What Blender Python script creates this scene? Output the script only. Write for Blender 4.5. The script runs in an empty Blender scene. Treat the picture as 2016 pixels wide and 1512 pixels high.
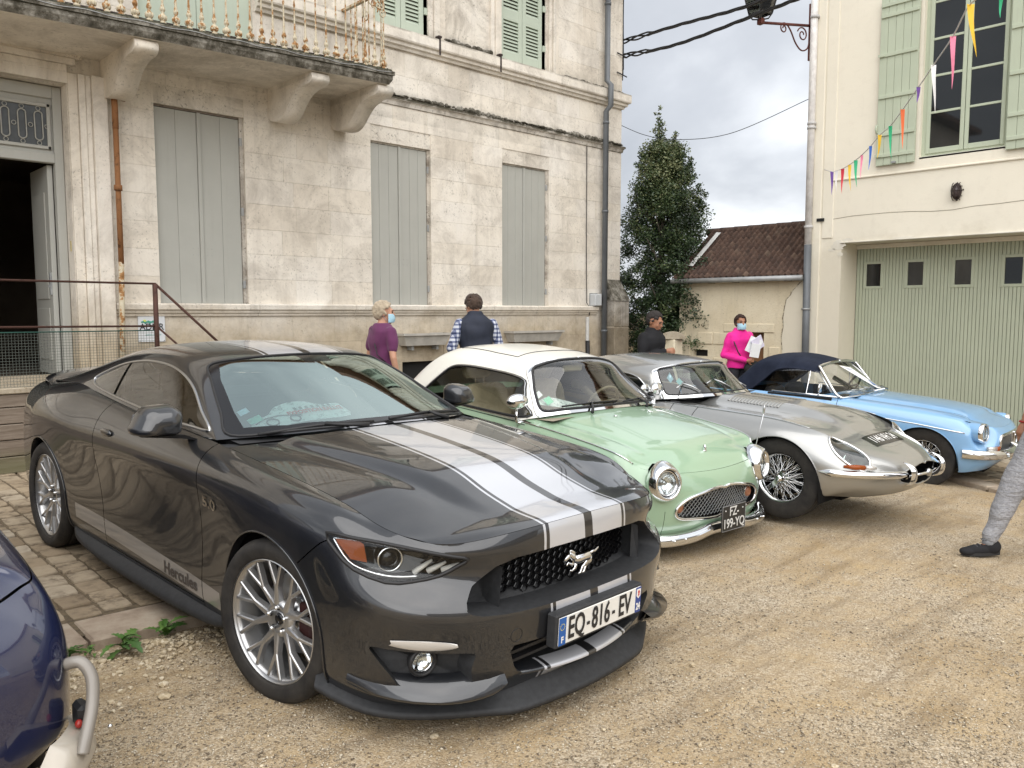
import bpy,bmesh,math,random
import numpy as np
from mathutils import Vector,Matrix
from mathutils.bvhtree import BVHTree
PI=math.pi
S=bpy.context.scene
COL=S.collection
# camera
H_EYE=1.56
cd=bpy.data.cameras.new('camera');cam=bpy.data.objects.new('camera',cd);COL.objects.link(cam)
cam.location=(0,0,H_EYE)
cam.rotation_euler=(math.radians(90-5.1),0,math.radians(-43.5))
cd.sensor_width=36.0;cd.lens=36.0*1600/2016
cd.clip_start=0.05;cd.clip_end=2000
S.camera=cam
S.render.resolution_x,S.render.resolution_y=1024,768
S.view_settings.view_transform='Standard';S.view_settings.look='None'
S.view_settings.exposure=0.0;S.view_settings.gamma=1.0
S.view_settings.use_curve_mapping=False
# world: overcast sky
SUN_EL,SUN_AZ=math.radians(52),math.radians(215)
W=bpy.data.worlds.new('World');S.world=W;W.use_nodes=True
def build_world():
 nt=W.node_tree;N=nt.nodes;Lk=nt.links
 N.clear()
 out=N.new('ShaderNodeOutputWorld');bg=N.new('ShaderNodeBackground')
 sky=N.new('ShaderNodeTexSky');sky.sky_type='NISHITA';sky.sun_disc=False
 sky.sun_elevation=SUN_EL;sky.sun_rotation=SUN_AZ;sky.dust_density=3.0
 tc=N.new('ShaderNodeTexCoord')
 sep=N.new('ShaderNodeSeparateXYZ');Lk.new(tc.outputs['Generated'],sep.inputs[0])
 zz=N.new('ShaderNodeMath');zz.operation='MAXIMUM';Lk.new(sep.outputs[2],zz.inputs[0]);zz.inputs[1].default_value=0.0
 za=N.new('ShaderNodeMath');za.operation='ADD';Lk.new(zz.outputs[0],za.inputs[0]);za.inputs[1].default_value=0.28
 dx=N.new('ShaderNodeMath');dx.operation='DIVIDE';Lk.new(sep.outputs[0],dx.inputs[0]);Lk.new(za.outputs[0],dx.inputs[1])
 dy=N.new('ShaderNodeMath');dy.operation='DIVIDE';Lk.new(sep.outputs[1],dy.inputs[0]);Lk.new(za.outputs[0],dy.inputs[1])
 cb=N.new('ShaderNodeCombineXYZ');Lk.new(dx.outputs[0],cb.inputs[0]);Lk.new(dy.outputs[0],cb.inputs[1])
 cb.inputs[2].default_value=3.1
 n1=N.new('ShaderNodeTexNoise');n1.inputs['Scale'].default_value=0.85;n1.inputs['Detail'].default_value=9
 n1.inputs['Roughness'].default_value=0.5;n1.inputs['Distortion'].default_value=0.25
 Lk.new(cb.outputs[0],n1.inputs['Vector'])
 r=N.new('ShaderNodeValToRGB');Lk.new(n1.outputs[0],r.inputs[0])
 e=r.color_ramp.elements
 e[0].position=0.31;e[0].color=(0.37,0.39,0.425,1)
 e[1].position=0.62;e[1].color=(1.0,1.01,1.03,1)
 m=e.new(0.42);m.color=(0.50,0.52,0.555,1)
 m=e.new(0.52);m.color=(0.78,0.80,0.825,1)
 sc=N.new('ShaderNodeVectorMath');sc.operation='SCALE';Lk.new(sky.outputs[0],sc.inputs[0]);sc.inputs[3].default_value=0.1
 mx=N.new('ShaderNodeMixRGB');mx.inputs[0].default_value=0.9
 Lk.new(sc.outputs[0],mx.inputs[1]);Lk.new(r.outputs[0],mx.inputs[2])
 Lk.new(mx.outputs[0],bg.inputs[0]);bg.inputs[1].default_value=1.0
 Lk.new(bg.outputs[0],out.inputs[0])
build_world()
sl=bpy.data.lights.new('sun','SUN');sl.energy=2.4;sl.angle=math.radians(95);sl.color=(1,0.975,0.945)
sun=bpy.data.objects.new('sun',sl);COL.objects.link(sun)
sun.rotation_euler=(PI/2-SUN_EL,0,PI-SUN_AZ)
S.view_settings.exposure=0.60
# node helper
class NB:
 def __init__(s,name,rough=0.6,metal=0.0,color=(0.5,0.5,0.5),spec=0.5,coat=0.0,coord='world'):
  s.m=bpy.data.materials.new(name);s.m.use_nodes=True
  s.t=s.m.node_tree;s.N=s.t.nodes;s.b=s.N['Principled BSDF']
  s.b.inputs['Base Color'].default_value=(*color,1);s.b.inputs['Roughness'].default_value=rough
  s.b.inputs['Metallic'].default_value=metal;s.b.inputs['Specular IOR Level'].default_value=spec
  if coat:s.b.inputs['Coat Weight'].default_value=coat;s.b.inputs['Coat Roughness'].default_value=0.02
  if coord=='world':s.co=s.N.new('ShaderNodeNewGeometry').outputs['Position']
  else:s.co=s.N.new('ShaderNodeTexCoord').outputs['Object']
 def L(s,a,b):s.t.links.new(a,b)
 def val(s,v):
  return v
 def put(s,v,sock):
  if hasattr(v,'is_linked')or hasattr(v,'links'):s.L(v,sock)
  elif isinstance(v,(tuple,list)):sock.default_value=(*v,1)if len(v)==3 and len(sock.default_value)==4 else v
  else:sock.default_value=v
 def map(s,sc=(1,1,1),rot=(0,0,0),loc=(0,0,0),src=None):
  n=s.N.new('ShaderNodeMapping');s.L(src or s.co,n.inputs[0])
  n.inputs['Location'].default_value=loc;n.inputs['Rotation'].default_value=rot;n.inputs['Scale'].default_value=sc
  return n.outputs[0]
 def noise(s,scale,detail=4,rough=0.55,vec=None,dist=0.0,col=False):
  n=s.N.new('ShaderNodeTexNoise');s.L(vec or s.co,n.inputs['Vector'])
  n.inputs['Scale'].default_value=scale;n.inputs['Detail'].default_value=detail
  n.inputs['Roughness'].default_value=rough;n.inputs['Distortion'].default_value=dist
  return n.outputs[1 if col else 0]
 def voro(s,scale,vec=None,feature='F1',out=0,rnd=1.0):
  n=s.N.new('ShaderNodeTexVoronoi');n.feature=feature;s.L(vec or s.co,n.inputs['Vector'])
  n.inputs['Scale'].default_value=scale;n.inputs['Randomness'].default_value=rnd
  return n.outputs[out]
 def ramp(s,f,stops,interp='LINEAR'):
  n=s.N.new('ShaderNodeValToRGB');s.L(f,n.inputs[0]);n.color_ramp.interpolation=interp
  e=n.color_ramp.elements
  while len(e)<len(stops):e.new(0.5)
  for k,(p,c)in enumerate(stops):
   if not isinstance(c,(tuple,list)):c=(c,c,c)
   e[k].position=p;e[k].color=(*c,1)
  return n.outputs[0]
 def mix(s,f,a,b,mode='MIX'):
  n=s.N.new('ShaderNodeMixRGB');n.blend_type=mode
  s.put(f,n.inputs[0]);s.put(a,n.inputs[1]);s.put(b,n.inputs[2]);return n.outputs[0]
 def math(s,op,a,b=0.0,c=0.0):
  n=s.N.new('ShaderNodeMath');n.operation=op
  s.put(a,n.inputs[0]);s.put(b,n.inputs[1]);s.put(c,n.inputs[2]);return n.outputs[0]
 def xyz(s,src=None):
  n=s.N.new('ShaderNodeSeparateXYZ');s.L(src or s.co,n.inputs[0]);return n.outputs
 def obj_random(s):
  return s.N.new('ShaderNodeObjectInfo').outputs['Random']
 def color(s,c):s.put(c,s.b.inputs['Base Color']);return s
 def rough(s,c):s.put(c,s.b.inputs['Roughness']);return s
 def bump(s,h,strength=0.5,dist=0.01):
  n=s.N.new('ShaderNodeBump');n.inputs['Strength'].default_value=strength;n.inputs['Distance'].default_value=dist
  s.L(h,n.inputs['Height']);s.L(n.outputs[0],s.b.inputs['Normal']);return s
def simple(name,color,rough=0.6,metal=0.0,spec=0.5,coat=0.0,var=0.12,nscale=12,bump=0.0,coord='obj'):
 n=NB(name,rough,metal,color,spec,coat,coord)
 if var:
  f=n.noise(nscale,5)
  lo=tuple(c*(1-var)for c in color);hi=tuple(min(1,c*(1+var))for c in color)
  n.color(n.ramp(f,[(0.3,lo),(0.7,hi)]))
 if bump:n.bump(n.noise(nscale*4,6),bump,0.004)
 return n.m
def glass_mat(name,tint=(0.75,0.85,0.8),refl=1.0,rough=0.0,ior=1.5,body=0.0):
 m=bpy.data.materials.new(name);m.use_nodes=True;t=m.node_tree;N=t.nodes;N.clear()
 o=N.new('ShaderNodeOutputMaterial');tr=N.new('ShaderNodeBsdfTransparent');gl=N.new('ShaderNodeBsdfGlossy')
 tr.inputs[0].default_value=(*tint,1);gl.inputs['Roughness'].default_value=rough
 gl.inputs[0].default_value=(refl,refl,refl,1)if not isinstance(refl,tuple)else(*refl,1)
 fr=N.new('ShaderNodeFresnel');fr.inputs[0].default_value=ior
 mx=N.new('ShaderNodeMixShader')
 a=N.new('ShaderNodeMath');a.operation='MULTIPLY';a.inputs[1].default_value=2.0;t.links.new(fr.outputs[0],a.inputs[0])
 b=N.new('ShaderNodeMath');b.operation='ADD';b.inputs[1].default_value=1.0;t.links.new(fr.outputs[0],b.inputs[0])
 c=N.new('ShaderNodeMath');c.operation='DIVIDE';t.links.new(a.outputs[0],c.inputs[0]);t.links.new(b.outputs[0],c.inputs[1])
 t.links.new(c.outputs[0],mx.inputs[0]);t.links.new(tr.outputs[0],mx.inputs[1]);t.links.new(gl.outputs[0],mx.inputs[2])
 t.links.new(mx.outputs[0],o.inputs[0])
 return m
 # mesh helpers
def tag(o,label=None,cat=None,group=None,kind=None):
 if label:o['label']=label
 if cat:o['category']=cat
 if group:o['group']=group
 if kind:o['kind']=kind
 return o
def thing(name,label,cat,loc=(0,0,0),rz=0.0,group=None,rx=0.0):
 o=bpy.data.objects.new(name,None);COL.objects.link(o);o.location=loc
 o.rotation_euler=(rx,0,rz);o.empty_display_size=0.2
 return tag(o,label,cat,group)
def link(name,me,mat=None,parent=None,loc=None,rot=None,scale=None):
 o=bpy.data.objects.new(name,me);COL.objects.link(o)
 if mat is not None and not me.materials:
  for m in(mat if isinstance(mat,(list,tuple))else[mat]):me.materials.append(m)
 if parent:o.parent=parent
 if loc:o.location=loc
 if rot:o.rotation_euler=rot
 if scale:o.scale=scale
 return o
def mesh(V,F,mats=None,smooth=False,fm=None):
 me=bpy.data.meshes.new('m');me.from_pydata([tuple(map(float,v))for v in V],[],F)
 if mats is not None:
  for m in(mats if isinstance(mats,(list,tuple))else[mats]):me.materials.append(m)
 if fm is not None:me.polygons.foreach_set('material_index',fm)
 if smooth:me.polygons.foreach_set('use_smooth',[True]*len(me.polygons))
 me.update();return me
class MB:
 """collects shapes into one mesh"""
 def __init__(s):s.V=[];s.F=[];s.S=[];s.MI=[];s.mi=0
 def add(s,V,F,smooth=False,M=None):
  b=len(s.V)
  if M is not None:V=[M@Vector(v)for v in V]
  s.V+=[tuple(v)for v in V]
  for f in F:s.F.append([i+b for i in f]);s.S.append(smooth);s.MI.append(s.mi)
  return s
 def box(s,a,b,M=None,ch=0.0):
  (x0,y0,z0),(x1,y1,z1)=a,b
  if ch<=0:
   V=[(x,y,z)for z in(z0,z1)for y in(y0,y1)for x in(x0,x1)]
   return s.add(V,[(0,2,3,1),(4,5,7,6),(0,1,5,4),(2,6,7,3),(0,4,6,2),(1,3,7,5)],False,M)
  c=ch;V=[];
  for z in(z0,z1):
   iz=c if z==z0 else-c
   for y in(y0,y1):
    iy=c if y==y0 else-c
    for x in(x0,x1):
     ix=c if x==x0 else-c
     V+=[(x,y+iy,z+iz),(x+ix,y,z+iz),(x+ix,y+iy,z)]
  v=lambda i,k:i*3+k
  F=[(v(0,0),v(4,0),v(6,0),v(2,0)),(v(1,0),v(3,0),v(7,0),v(5,0)),(v(0,1),v(1,1),v(5,1),v(4,1)),(v(2,1),v(6,1),v(7,1),v(3,1)),(v(0,2),v(2,2),v(3,2),v(1,2)),(v(4,2),v(5,2),v(7,2),v(6,2))]
  for i,j in((0,4),(1,5),(2,6),(3,7)):F.append((v(i,0),v(i,1),v(j,1),v(j,0)))
  for i,j in((0,2),(1,3),(4,6),(5,7)):F.append((v(i,0),v(j,0),v(j,2),v(i,2)))
  for i,j in((0,1),(2,3),(4,5),(6,7)):F.append((v(i,1),v(i,2),v(j,2),v(j,1)))
  for i in range(8):F.append((v(i,0),v(i,1),v(i,2)))
  return s.add(V,F,False,M)
 def tube(s,pts,r,n=8,closed=False,cap=True,smooth=True):
  P=[Vector(p)for p in pts];m=len(P);rs=r if isinstance(r,(list,tuple))else[r]*m
  V=[];up=None
  for i,p in enumerate(P):
   t=(P[(i+1)%m]-P[i-1])if closed else(P[min(i+1,m-1)]-P[max(i-1,0)])
   if t.length<1e-9:t=Vector((0,0,1))
   t.normalize()
   if up is None:up=t.orthogonal().normalized()
   else:
    up=up-t*up.dot(t);up=up.normalized()if up.length>1e-6 else t.orthogonal().normalized()
   w=t.cross(up)
   for k in range(n):
    a=2*PI*k/n;V.append(p+(up*math.cos(a)+w*math.sin(a))*rs[i])
  F=[]
  for i in range(m if closed else m-1):
   j=(i+1)%m
   for k in range(n):
    F.append((i*n+k,i*n+(k+1)%n,j*n+(k+1)%n,j*n+k))
  if cap and not closed:F+=[tuple(range(n))[::-1],tuple((m-1)*n+k for k in range(n))]
  return s.add(V,F,smooth)
 def lathe(s,prof,n=16,M=None,smooth=True,ax='z',a0=0.0):
  V=[];F=[];m=len(prof)
  for k in range(n):
   a=2*PI*k/n+a0
   for r,h in prof:
    V.append((r*math.cos(a),r*math.sin(a),h)if ax=='z' else((h,r*math.cos(a),r*math.sin(a))if ax=='x' else(r*math.cos(a),h,r*math.sin(a))))
  for k in range(n):
   j=(k+1)%n
   for i in range(m-1):F.append((k*m+i,j*m+i,j*m+i+1,k*m+i+1))
  return s.add(V,F,smooth,M)
 def prism(s,poly,a,b,ax='y',M=None,smooth=False):
  """poly of 2d points extruded along ax from a to b"""
  n=len(poly);V=[]
  for h in(a,b):
   for p,q in poly:
    V.append({'x':(h,p,q),'y':(p,h,q),'z':(p,q,h)}[ax])
  F=[tuple(range(n))[::-1],tuple(range(n,2*n))]
  b0=len(s.F)
  s.add(V,F,False,M)
  base=len(s.V)-2*n
  for i in range(n):
   j=(i+1)%n;s.F.append([base+i,base+j,base+n+j,base+n+i]);s.S.append(smooth);s.MI.append(s.mi)
  return s
 def ball(s,c,r,nu=12,nv=8,M=None):
  rx,ry,rz=r if isinstance(r,(tuple,list))else(r,r,r)
  V=[];F=[]
  for i in range(nv+1):
   t=PI*i/nv
   for k in range(nu):
    a=2*PI*k/nu
    V.append((c[0]+rx*math.sin(t)*math.cos(a),c[1]+ry*math.sin(t)*math.sin(a),c[2]+rz*math.cos(t)))
  for i in range(nv):
   for k in range(nu):
    F.append((i*nu+k,(i+1)*nu+k,(i+1)*nu+(k+1)%nu,i*nu+(k+1)%nu))
  return s.add(V,F,True,M)
 def grid(s,P,smooth=True,flip=False):
  nu,nv=len(P),len(P[0]);V=[p for r in P for p in r];F=[]
  for i in range(nu-1):
   for j in range(nv-1):
    f=(i*nv+j,i*nv+j+1,(i+1)*nv+j+1,(i+1)*nv+j)
    F.append(f[::-1]if flip else f)
  return s.add(V,F,smooth)
 def me(s,mats=None):
  me=mesh(s.V,s.F,mats,False,s.MI if any(s.MI)else None)
  me.polygons.foreach_set('use_smooth',s.S);me.update();return me
 def build(s,name,mats=None,parent=None,loc=None,rot=None,kind=None,label=None):
  o=link(name,s.me(mats),None,parent,loc,rot)
  if kind:o['kind']=kind
  if label:o['label']=label
  return o
def bake(o):
 """mesh of a temporary object, evaluated in a side scene that is removed again"""
 sc=bpy.data.scenes.new('side');sc.collection.objects.link(o);vl=sc.view_layers[0];vl.update()
 me=bpy.data.meshes.new_from_object(o.evaluated_get(vl.depsgraph));bpy.data.objects.remove(o);bpy.data.scenes.remove(sc);return me
def text_mesh(txt,size,depth=0.0,font_scale=(1,1),align='CENTER',bold=0.0,space=1.0):
 cu=bpy.data.curves.new('t','FONT');cu.body=txt;cu.size=size;cu.align_x=align;cu.align_y='CENTER'
 cu.extrude=depth;cu.offset=bold;cu.resolution_u=3;cu.space_character=space
 me=bake(bpy.data.objects.new('t',cu))
 for v in me.vertices:v.co.x*=font_scale[0];v.co.y*=font_scale[1]
 me.materials.clear()
 return me
def copy_tree(o,parent=None,skip=()):
 c=o.copy();COL.objects.link(c)
 if parent:c.parent=parent
 for ch in o.children:copy_tree(ch,c)
 return c
RND=random.Random(7)
def lerp(a,b,t):return a+(b-a)*t
def bez(pts,n):
 """smooth Catmull-Rom through points"""
 P=[Vector(p)for p in pts];out=[]
 for i in range(len(P)-1):
  p0=P[max(i-1,0)];p1=P[i];p2=P[i+1];p3=P[min(i+2,len(P)-1)]
  for k in range(n):
   t=k/n
   out.append(0.5*((2*p1)+(p2-p0)*t+(2*p0-5*p1+4*p2-p3)*t*t+(3*p1-p0-3*p2+p3)*t**3))
 out.append(P[-1]);return out
 # GROUND
def gz(x,y):
 """gravel level"""
 return float(np.interp(x,[-4,2.3,3.6,4.9,5.9,7.4,9.0,13],[.08,-.055,-.09,-.135,-.10,-.15,-.24,-.34]))
def pz(x,y):
 """old stone pavement along the house"""
 return 0.022+0.02*(y-4.1)-0.022*(max(min(x,13),0)-1.5)*1.0
def on_apron(x,y):
 return(x-8.9)-(y-2.3)*0.62>0
def mat_gravel():
 n=NB('gravel_sand',0.92,spec=0.25)
 big=n.noise(0.55,5,0.6);mid=n.noise(2.3,6,0.65)
 f=n.math('ADD',n.math('MULTIPLY',big,0.55),n.math('MULTIPLY',mid,0.45))
 zone=n.ramp(f,[(0.40,0.0),(0.66,0.75)])
 cell=n.voro(130,out=1);cr=n.xyz(cell)[0]
 grey=n.ramp(cr,[(0.0,(0.14,0.115,0.085)),(0.3,(0.31,0.26,0.195)),(0.65,(0.46,0.395,0.305)),(1.0,(0.66,0.59,0.48))])
 fine=n.noise(140,4,0.7)
 sand=n.ramp(fine,[(0.3,(0.30,0.205,0.105)),(0.52,(0.46,0.34,0.19)),(0.72,(0.60,0.47,0.30))])
 s2=n.mix(n.ramp(n.noise(7,5,0.6),[(0.35,0.0),(0.65,1.0)]),sand,n.mix(0.5,sand,grey))
 c=n.mix(zone,s2,grey)
 c=n.mix(n.ramp(n.noise(1.1,6,0.7),[(0.3,0.28),(0.55,0.0)]),c,(0.15,0.10,0.05),'MIX')
 streak=n.noise(1.0,6,0.7,n.map((0.9,7.0,1),(0,0,0.4)))
 c=n.mix(n.ramp(streak,[(0.36,0.42),(0.5,0.0)]),c,(0.16,0.11,0.06))
 n.color(c)
 h=n.math('ADD',n.math('MULTIPLY',n.voro(130),-0.5),n.math('ADD',n.math('MULTIPLY',n.noise(40,5,0.6),0.5),n.math('MULTIPLY',n.noise(4,3),1.5)))
 n.bump(h,0.8,0.012);return n.m
M_GRAVEL=mat_gravel()
def build_ground():
 V=[];F=[]
 xs=np.concatenate([np.array([-600,-200,-60,-20,-10]),np.arange(-6,14.01,0.12),np.array([18,26,60,200,600])])
 ys=np.concatenate([np.array([-600,-200,-60,-20,-8,-4]),np.arange(-2,12.01,0.12),np.array([16,26,60,200,600])])
 from mathutils import noise as mn
 for y in ys:
  for x in xs:
   z=gz(x,y)
   if-6<=x<=14 and-2<=y<=12:
    z+=0.012*mn.noise(Vector((x*0.9,y*0.9,0)))+0.005*mn.noise(Vector((x*4,y*4,3)))
    if y>4.2:z-=min(0.12,(y-4.2)*1.2)
    elif on_apron(x,y):z-=min(0.1,((x-8.9)-(y-2.3)*0.62)*0.6)
   V.append((x,y,z))
 nx=len(xs)
 for j in range(len(ys)-1):
  for i in range(nx-1):
   F.append((j*nx+i,j*nx+i+1,(j+1)*nx+i+1,(j+1)*nx+i))
 o=link('ground',mesh(V,F,M_GRAVEL,True));o['kind']='structure'
build_ground()
def rock_me(seed,sub=1):
 r=random.Random(seed);bm=bmesh.new();bmesh.ops.create_icosphere(bm,subdivisions=sub,radius=1)
 ax=[r.uniform(.7,1.2)for _ in range(2)]+[r.uniform(.4,.75)]
 for v in bm.verts:
  k=r.uniform(.8,1.15);v.co=Vector((v.co.x*ax[0]*k,v.co.y*ax[1]*k,v.co.z*ax[2]*k))
 me=bpy.data.meshes.new('rock');bm.to_mesh(me);bm.free();return me
def mat_pebble(name,lo,mid,hi):
 n=NB(name,0.85,spec=0.25)
 c=n.voro(70,out=1);f=n.xyz(c)[1]
 n.color(n.ramp(f,[(0.05,lo),(0.5,mid),(1.0,hi)]));return n.m
M_PEB=mat_pebble('pebble_mix',(0.13,0.10,0.07),(0.37,0.31,0.225),(0.62,0.55,0.43))
M_ROCK=mat_pebble('limestone_chip',(0.34,0.27,0.17),(0.50,0.41,0.275),(0.64,0.56,0.42))
def build_gravel():
 rng=np.random.default_rng(3)
 base_v=np.array([(1,0,0),(-1,0,0),(0,1,0),(0,-1,0),(0,0,1),(0,0,-.6)],float)
 base_f=np.array([(0,2,4),(2,1,4),(1,3,4),(3,0,4),(2,0,5),(1,2,5),(3,1,5),(0,3,5)])
 n=150000
 fw=2.0+6.5*rng.random(n)**1.7;t=rng.uniform(-0.72,0.72,n)
 sa,ca=math.sin(math.radians(43.5)),math.cos(math.radians(43.5))
 x=fw*(sa+t*ca);y=fw*(ca-t*sa)
 keep=(y<4.0)&~((x-8.85)-(y-2.3)*0.62>0)
 patch=np.sin(x*2.1+1.3*np.sin(y*1.7))*np.sin(y*2.7+1.1*np.cos(x*1.3))+0.5*np.sin(x*5.3+y*3.1)
 keep&=rng.random(n)<np.clip(0.75+0.55*patch,0.12,1)
 x,y=x[keep],y[keep];n=len(x)
 s=rng.lognormal(math.log(0.0033),0.42,n)
 s=np.minimum(s,0.0095)
 a=rng.uniform(0,2*PI,n);sc=rng.uniform(.6,1.3,(n,3))*np.array([1,1,.6]);jit=rng.uniform(.75,1.2,(n,6,1))
 v=base_v[None]*jit*sc[:,None]*s[:,None,None]
 cx,sx=np.cos(a)[:,None],np.sin(a)[:,None]
 X=v[:,:,0]*cx-v[:,:,1]*sx+x[:,None];Y=v[:,:,0]*sx+v[:,:,1]*cx+y[:,None]
 Z=v[:,:,2]+np.interp(x,[-4,2.3,3.6,4.9,5.9,7.4,9.0,13],[.08,-.055,-.09,-.135,-.10,-.15,-.24,-.34])[:,None]+0.002
 from mathutils import noise as mn
 bump=np.array([0.012*mn.noise(Vector((p*0.9,q*0.9,0)))+0.005*mn.noise(Vector((p*4,q*4,3)))for p,q in zip(x,y)])
 Z+=bump[:,None]
 Vv=np.stack([X,Y,Z],-1).reshape(-1,3);Ff=(base_f[None]+(np.arange(n)*6)[:,None,None]).reshape(-1,3)
 me=bpy.data.meshes.new('gravel');me.vertices.add(len(Vv));me.vertices.foreach_set('co',Vv.ravel())
 me.loops.add(len(Ff)*3);me.loops.foreach_set('vertex_index',Ff.ravel())
 me.polygons.add(len(Ff));me.polygons.foreach_set('loop_start',np.arange(len(Ff))*3);me.update(calc_edges=True)
 me.materials.append(M_PEB);o=bpy.data.objects.new('gravel',me);COL.objects.link(o);o['kind']='stuff'
 tag(o,'fine loose grey and beige gravel spread over the parking ground','gravel')
 rocks=[rock_me(k)for k in range(6)];r=random.Random(5)
 b=MB()
 def put(x,y,s,z=None):
  me=r.choice(rocks);Mx=Matrix.Translation((x,y,(gz(x,y)if z is None else z)+s*.3))@Matrix.Rotation(r.uniform(0,6.28),4,'Z')@Matrix.Scale(s,4)
  b.add([v.co for v in me.vertices],[tuple(p.vertices)for p in me.polygons],False,Mx)
 for _ in range(1300):
  x=r.uniform(0.7,2.9);d=abs(r.gauss(0,0.22));put(x,3.98-d,r.lognormvariate(math.log(0.0085),.4))
 for _ in range(260):
  f=r.uniform(2.3,8);t=r.uniform(-.65,.7);x=f*(.688+t*.725);y=f*(.725-t*.688)
  if y<3.9:put(x,y,r.lognormvariate(math.log(0.0065),.4))
 b.build('gravel_chips',M_ROCK,None,kind='stuff');bpy.data.objects['gravel_chips']['label']='coarse pale limestone chips heaped along the kerb foot and strewn over sand'
 bpy.data.objects['gravel_chips']['category']='gravel'
 for x,y,s,lb in((1.18,3.33,.026,'pale lone stone on bare sand left of the dark front wheel'),(1.10,3.86,.024,'cream stone at the kerb beside the left weed'),(1.16,3.90,.020,'cream stone touching the weed leaves at the kerb'),(0.98,3.80,.026,'flat cream stone by the white bumper of the blue car'),(1.03,3.72,.022,'small cream stone just below the weeds'),(1.38,3.95,.022,'pale stone between the weeds and the front tyre'),(2.75,1.22,.014,'small white stone on gravel near the bottom edge')):
  me=rocks[int(s*1000)%6]
  o=link('stone',me,M_ROCK,None,(x,y,gz(x,y)+s*.35),(0,0,x*7),(s,s,s))
  tag(o,lb,'stone','loose pale stones on the ground')
build_gravel()
# pavement of setts
def mat_sett():
 n=NB('sett_stone',0.78,spec=0.35);rr=n.obj_random()
 base=n.ramp(rr,[(0.0,(0.27,0.21,0.14)),(0.4,(0.38,0.305,0.21)),(0.8,(0.40,0.33,0.235)),(1.0,(0.46,0.40,0.31))])
 st=n.ramp(n.noise(16,6,0.7),[(0.40,1.0),(0.56,0.0)])
 st2=n.math('MULTIPLY',st,n.ramp(n.noise(3.5,3),[(0.42,0.0),(0.6,0.8)]))
 c=n.mix(n.noise(24,5),base,n.mix(1.0,base,(0.75,0.72,0.70),'MULTIPLY'))
 n.color(n.mix(st2,c,(0.12,0.09,0.06)));n.bump(n.noise(30,6,0.65),0.5,0.008);return n.m
M_SETT=mat_sett()
M_SOIL=simple('joint_soil',(0.12,0.09,0.055),0.95,var=0.4,nscale=30,bump=0.8,coord='world')
def mat_kerb():
 n=NB('kerb_stone',0.8,spec=0.3)
 c=n.ramp(n.noise(6,7,0.7),[(0.3,(0.25,0.19,0.14)),(0.5,(0.36,0.29,0.22)),(0.7,(0.43,0.37,0.29))])
 n.color(c);n.bump(n.noise(25,6),0.4,0.006);return n.m
M_KERB=mat_kerb()
def sett_mesh(seed):
 r=random.Random(seed);b=bmesh.new()
 n=4;
 ring=[]
 for k in range(16):
  a=2*PI*k/16;c,s_=math.cos(a),math.sin(a)
  p=14.0;q=(abs(c)**p+abs(s_)**p)**(-1/p)
  ring.append((c*q*.5*r.uniform(.96,1.0),s_*q*.5*r.uniform(.94,1.0)))
 V=[(x,y,-0.06)for x,y in ring]+[(x*.99,y*.99,-0.009)for x,y in ring]+[(x*.955,y*.955,-0.001+r.uniform(-.002,.002))for x,y in ring]+[(0,0,0.001)]
 F=[]
 for L0 in(0,16):
  for k in range(16):F.append((L0+k,L0+(k+1)%16,L0+16+(k+1)%16,L0+16+k))
 for k in range(16):F.append((32+k,32+(k+1)%16,48))
 me=mesh(V,F,M_SETT,False);return me
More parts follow.
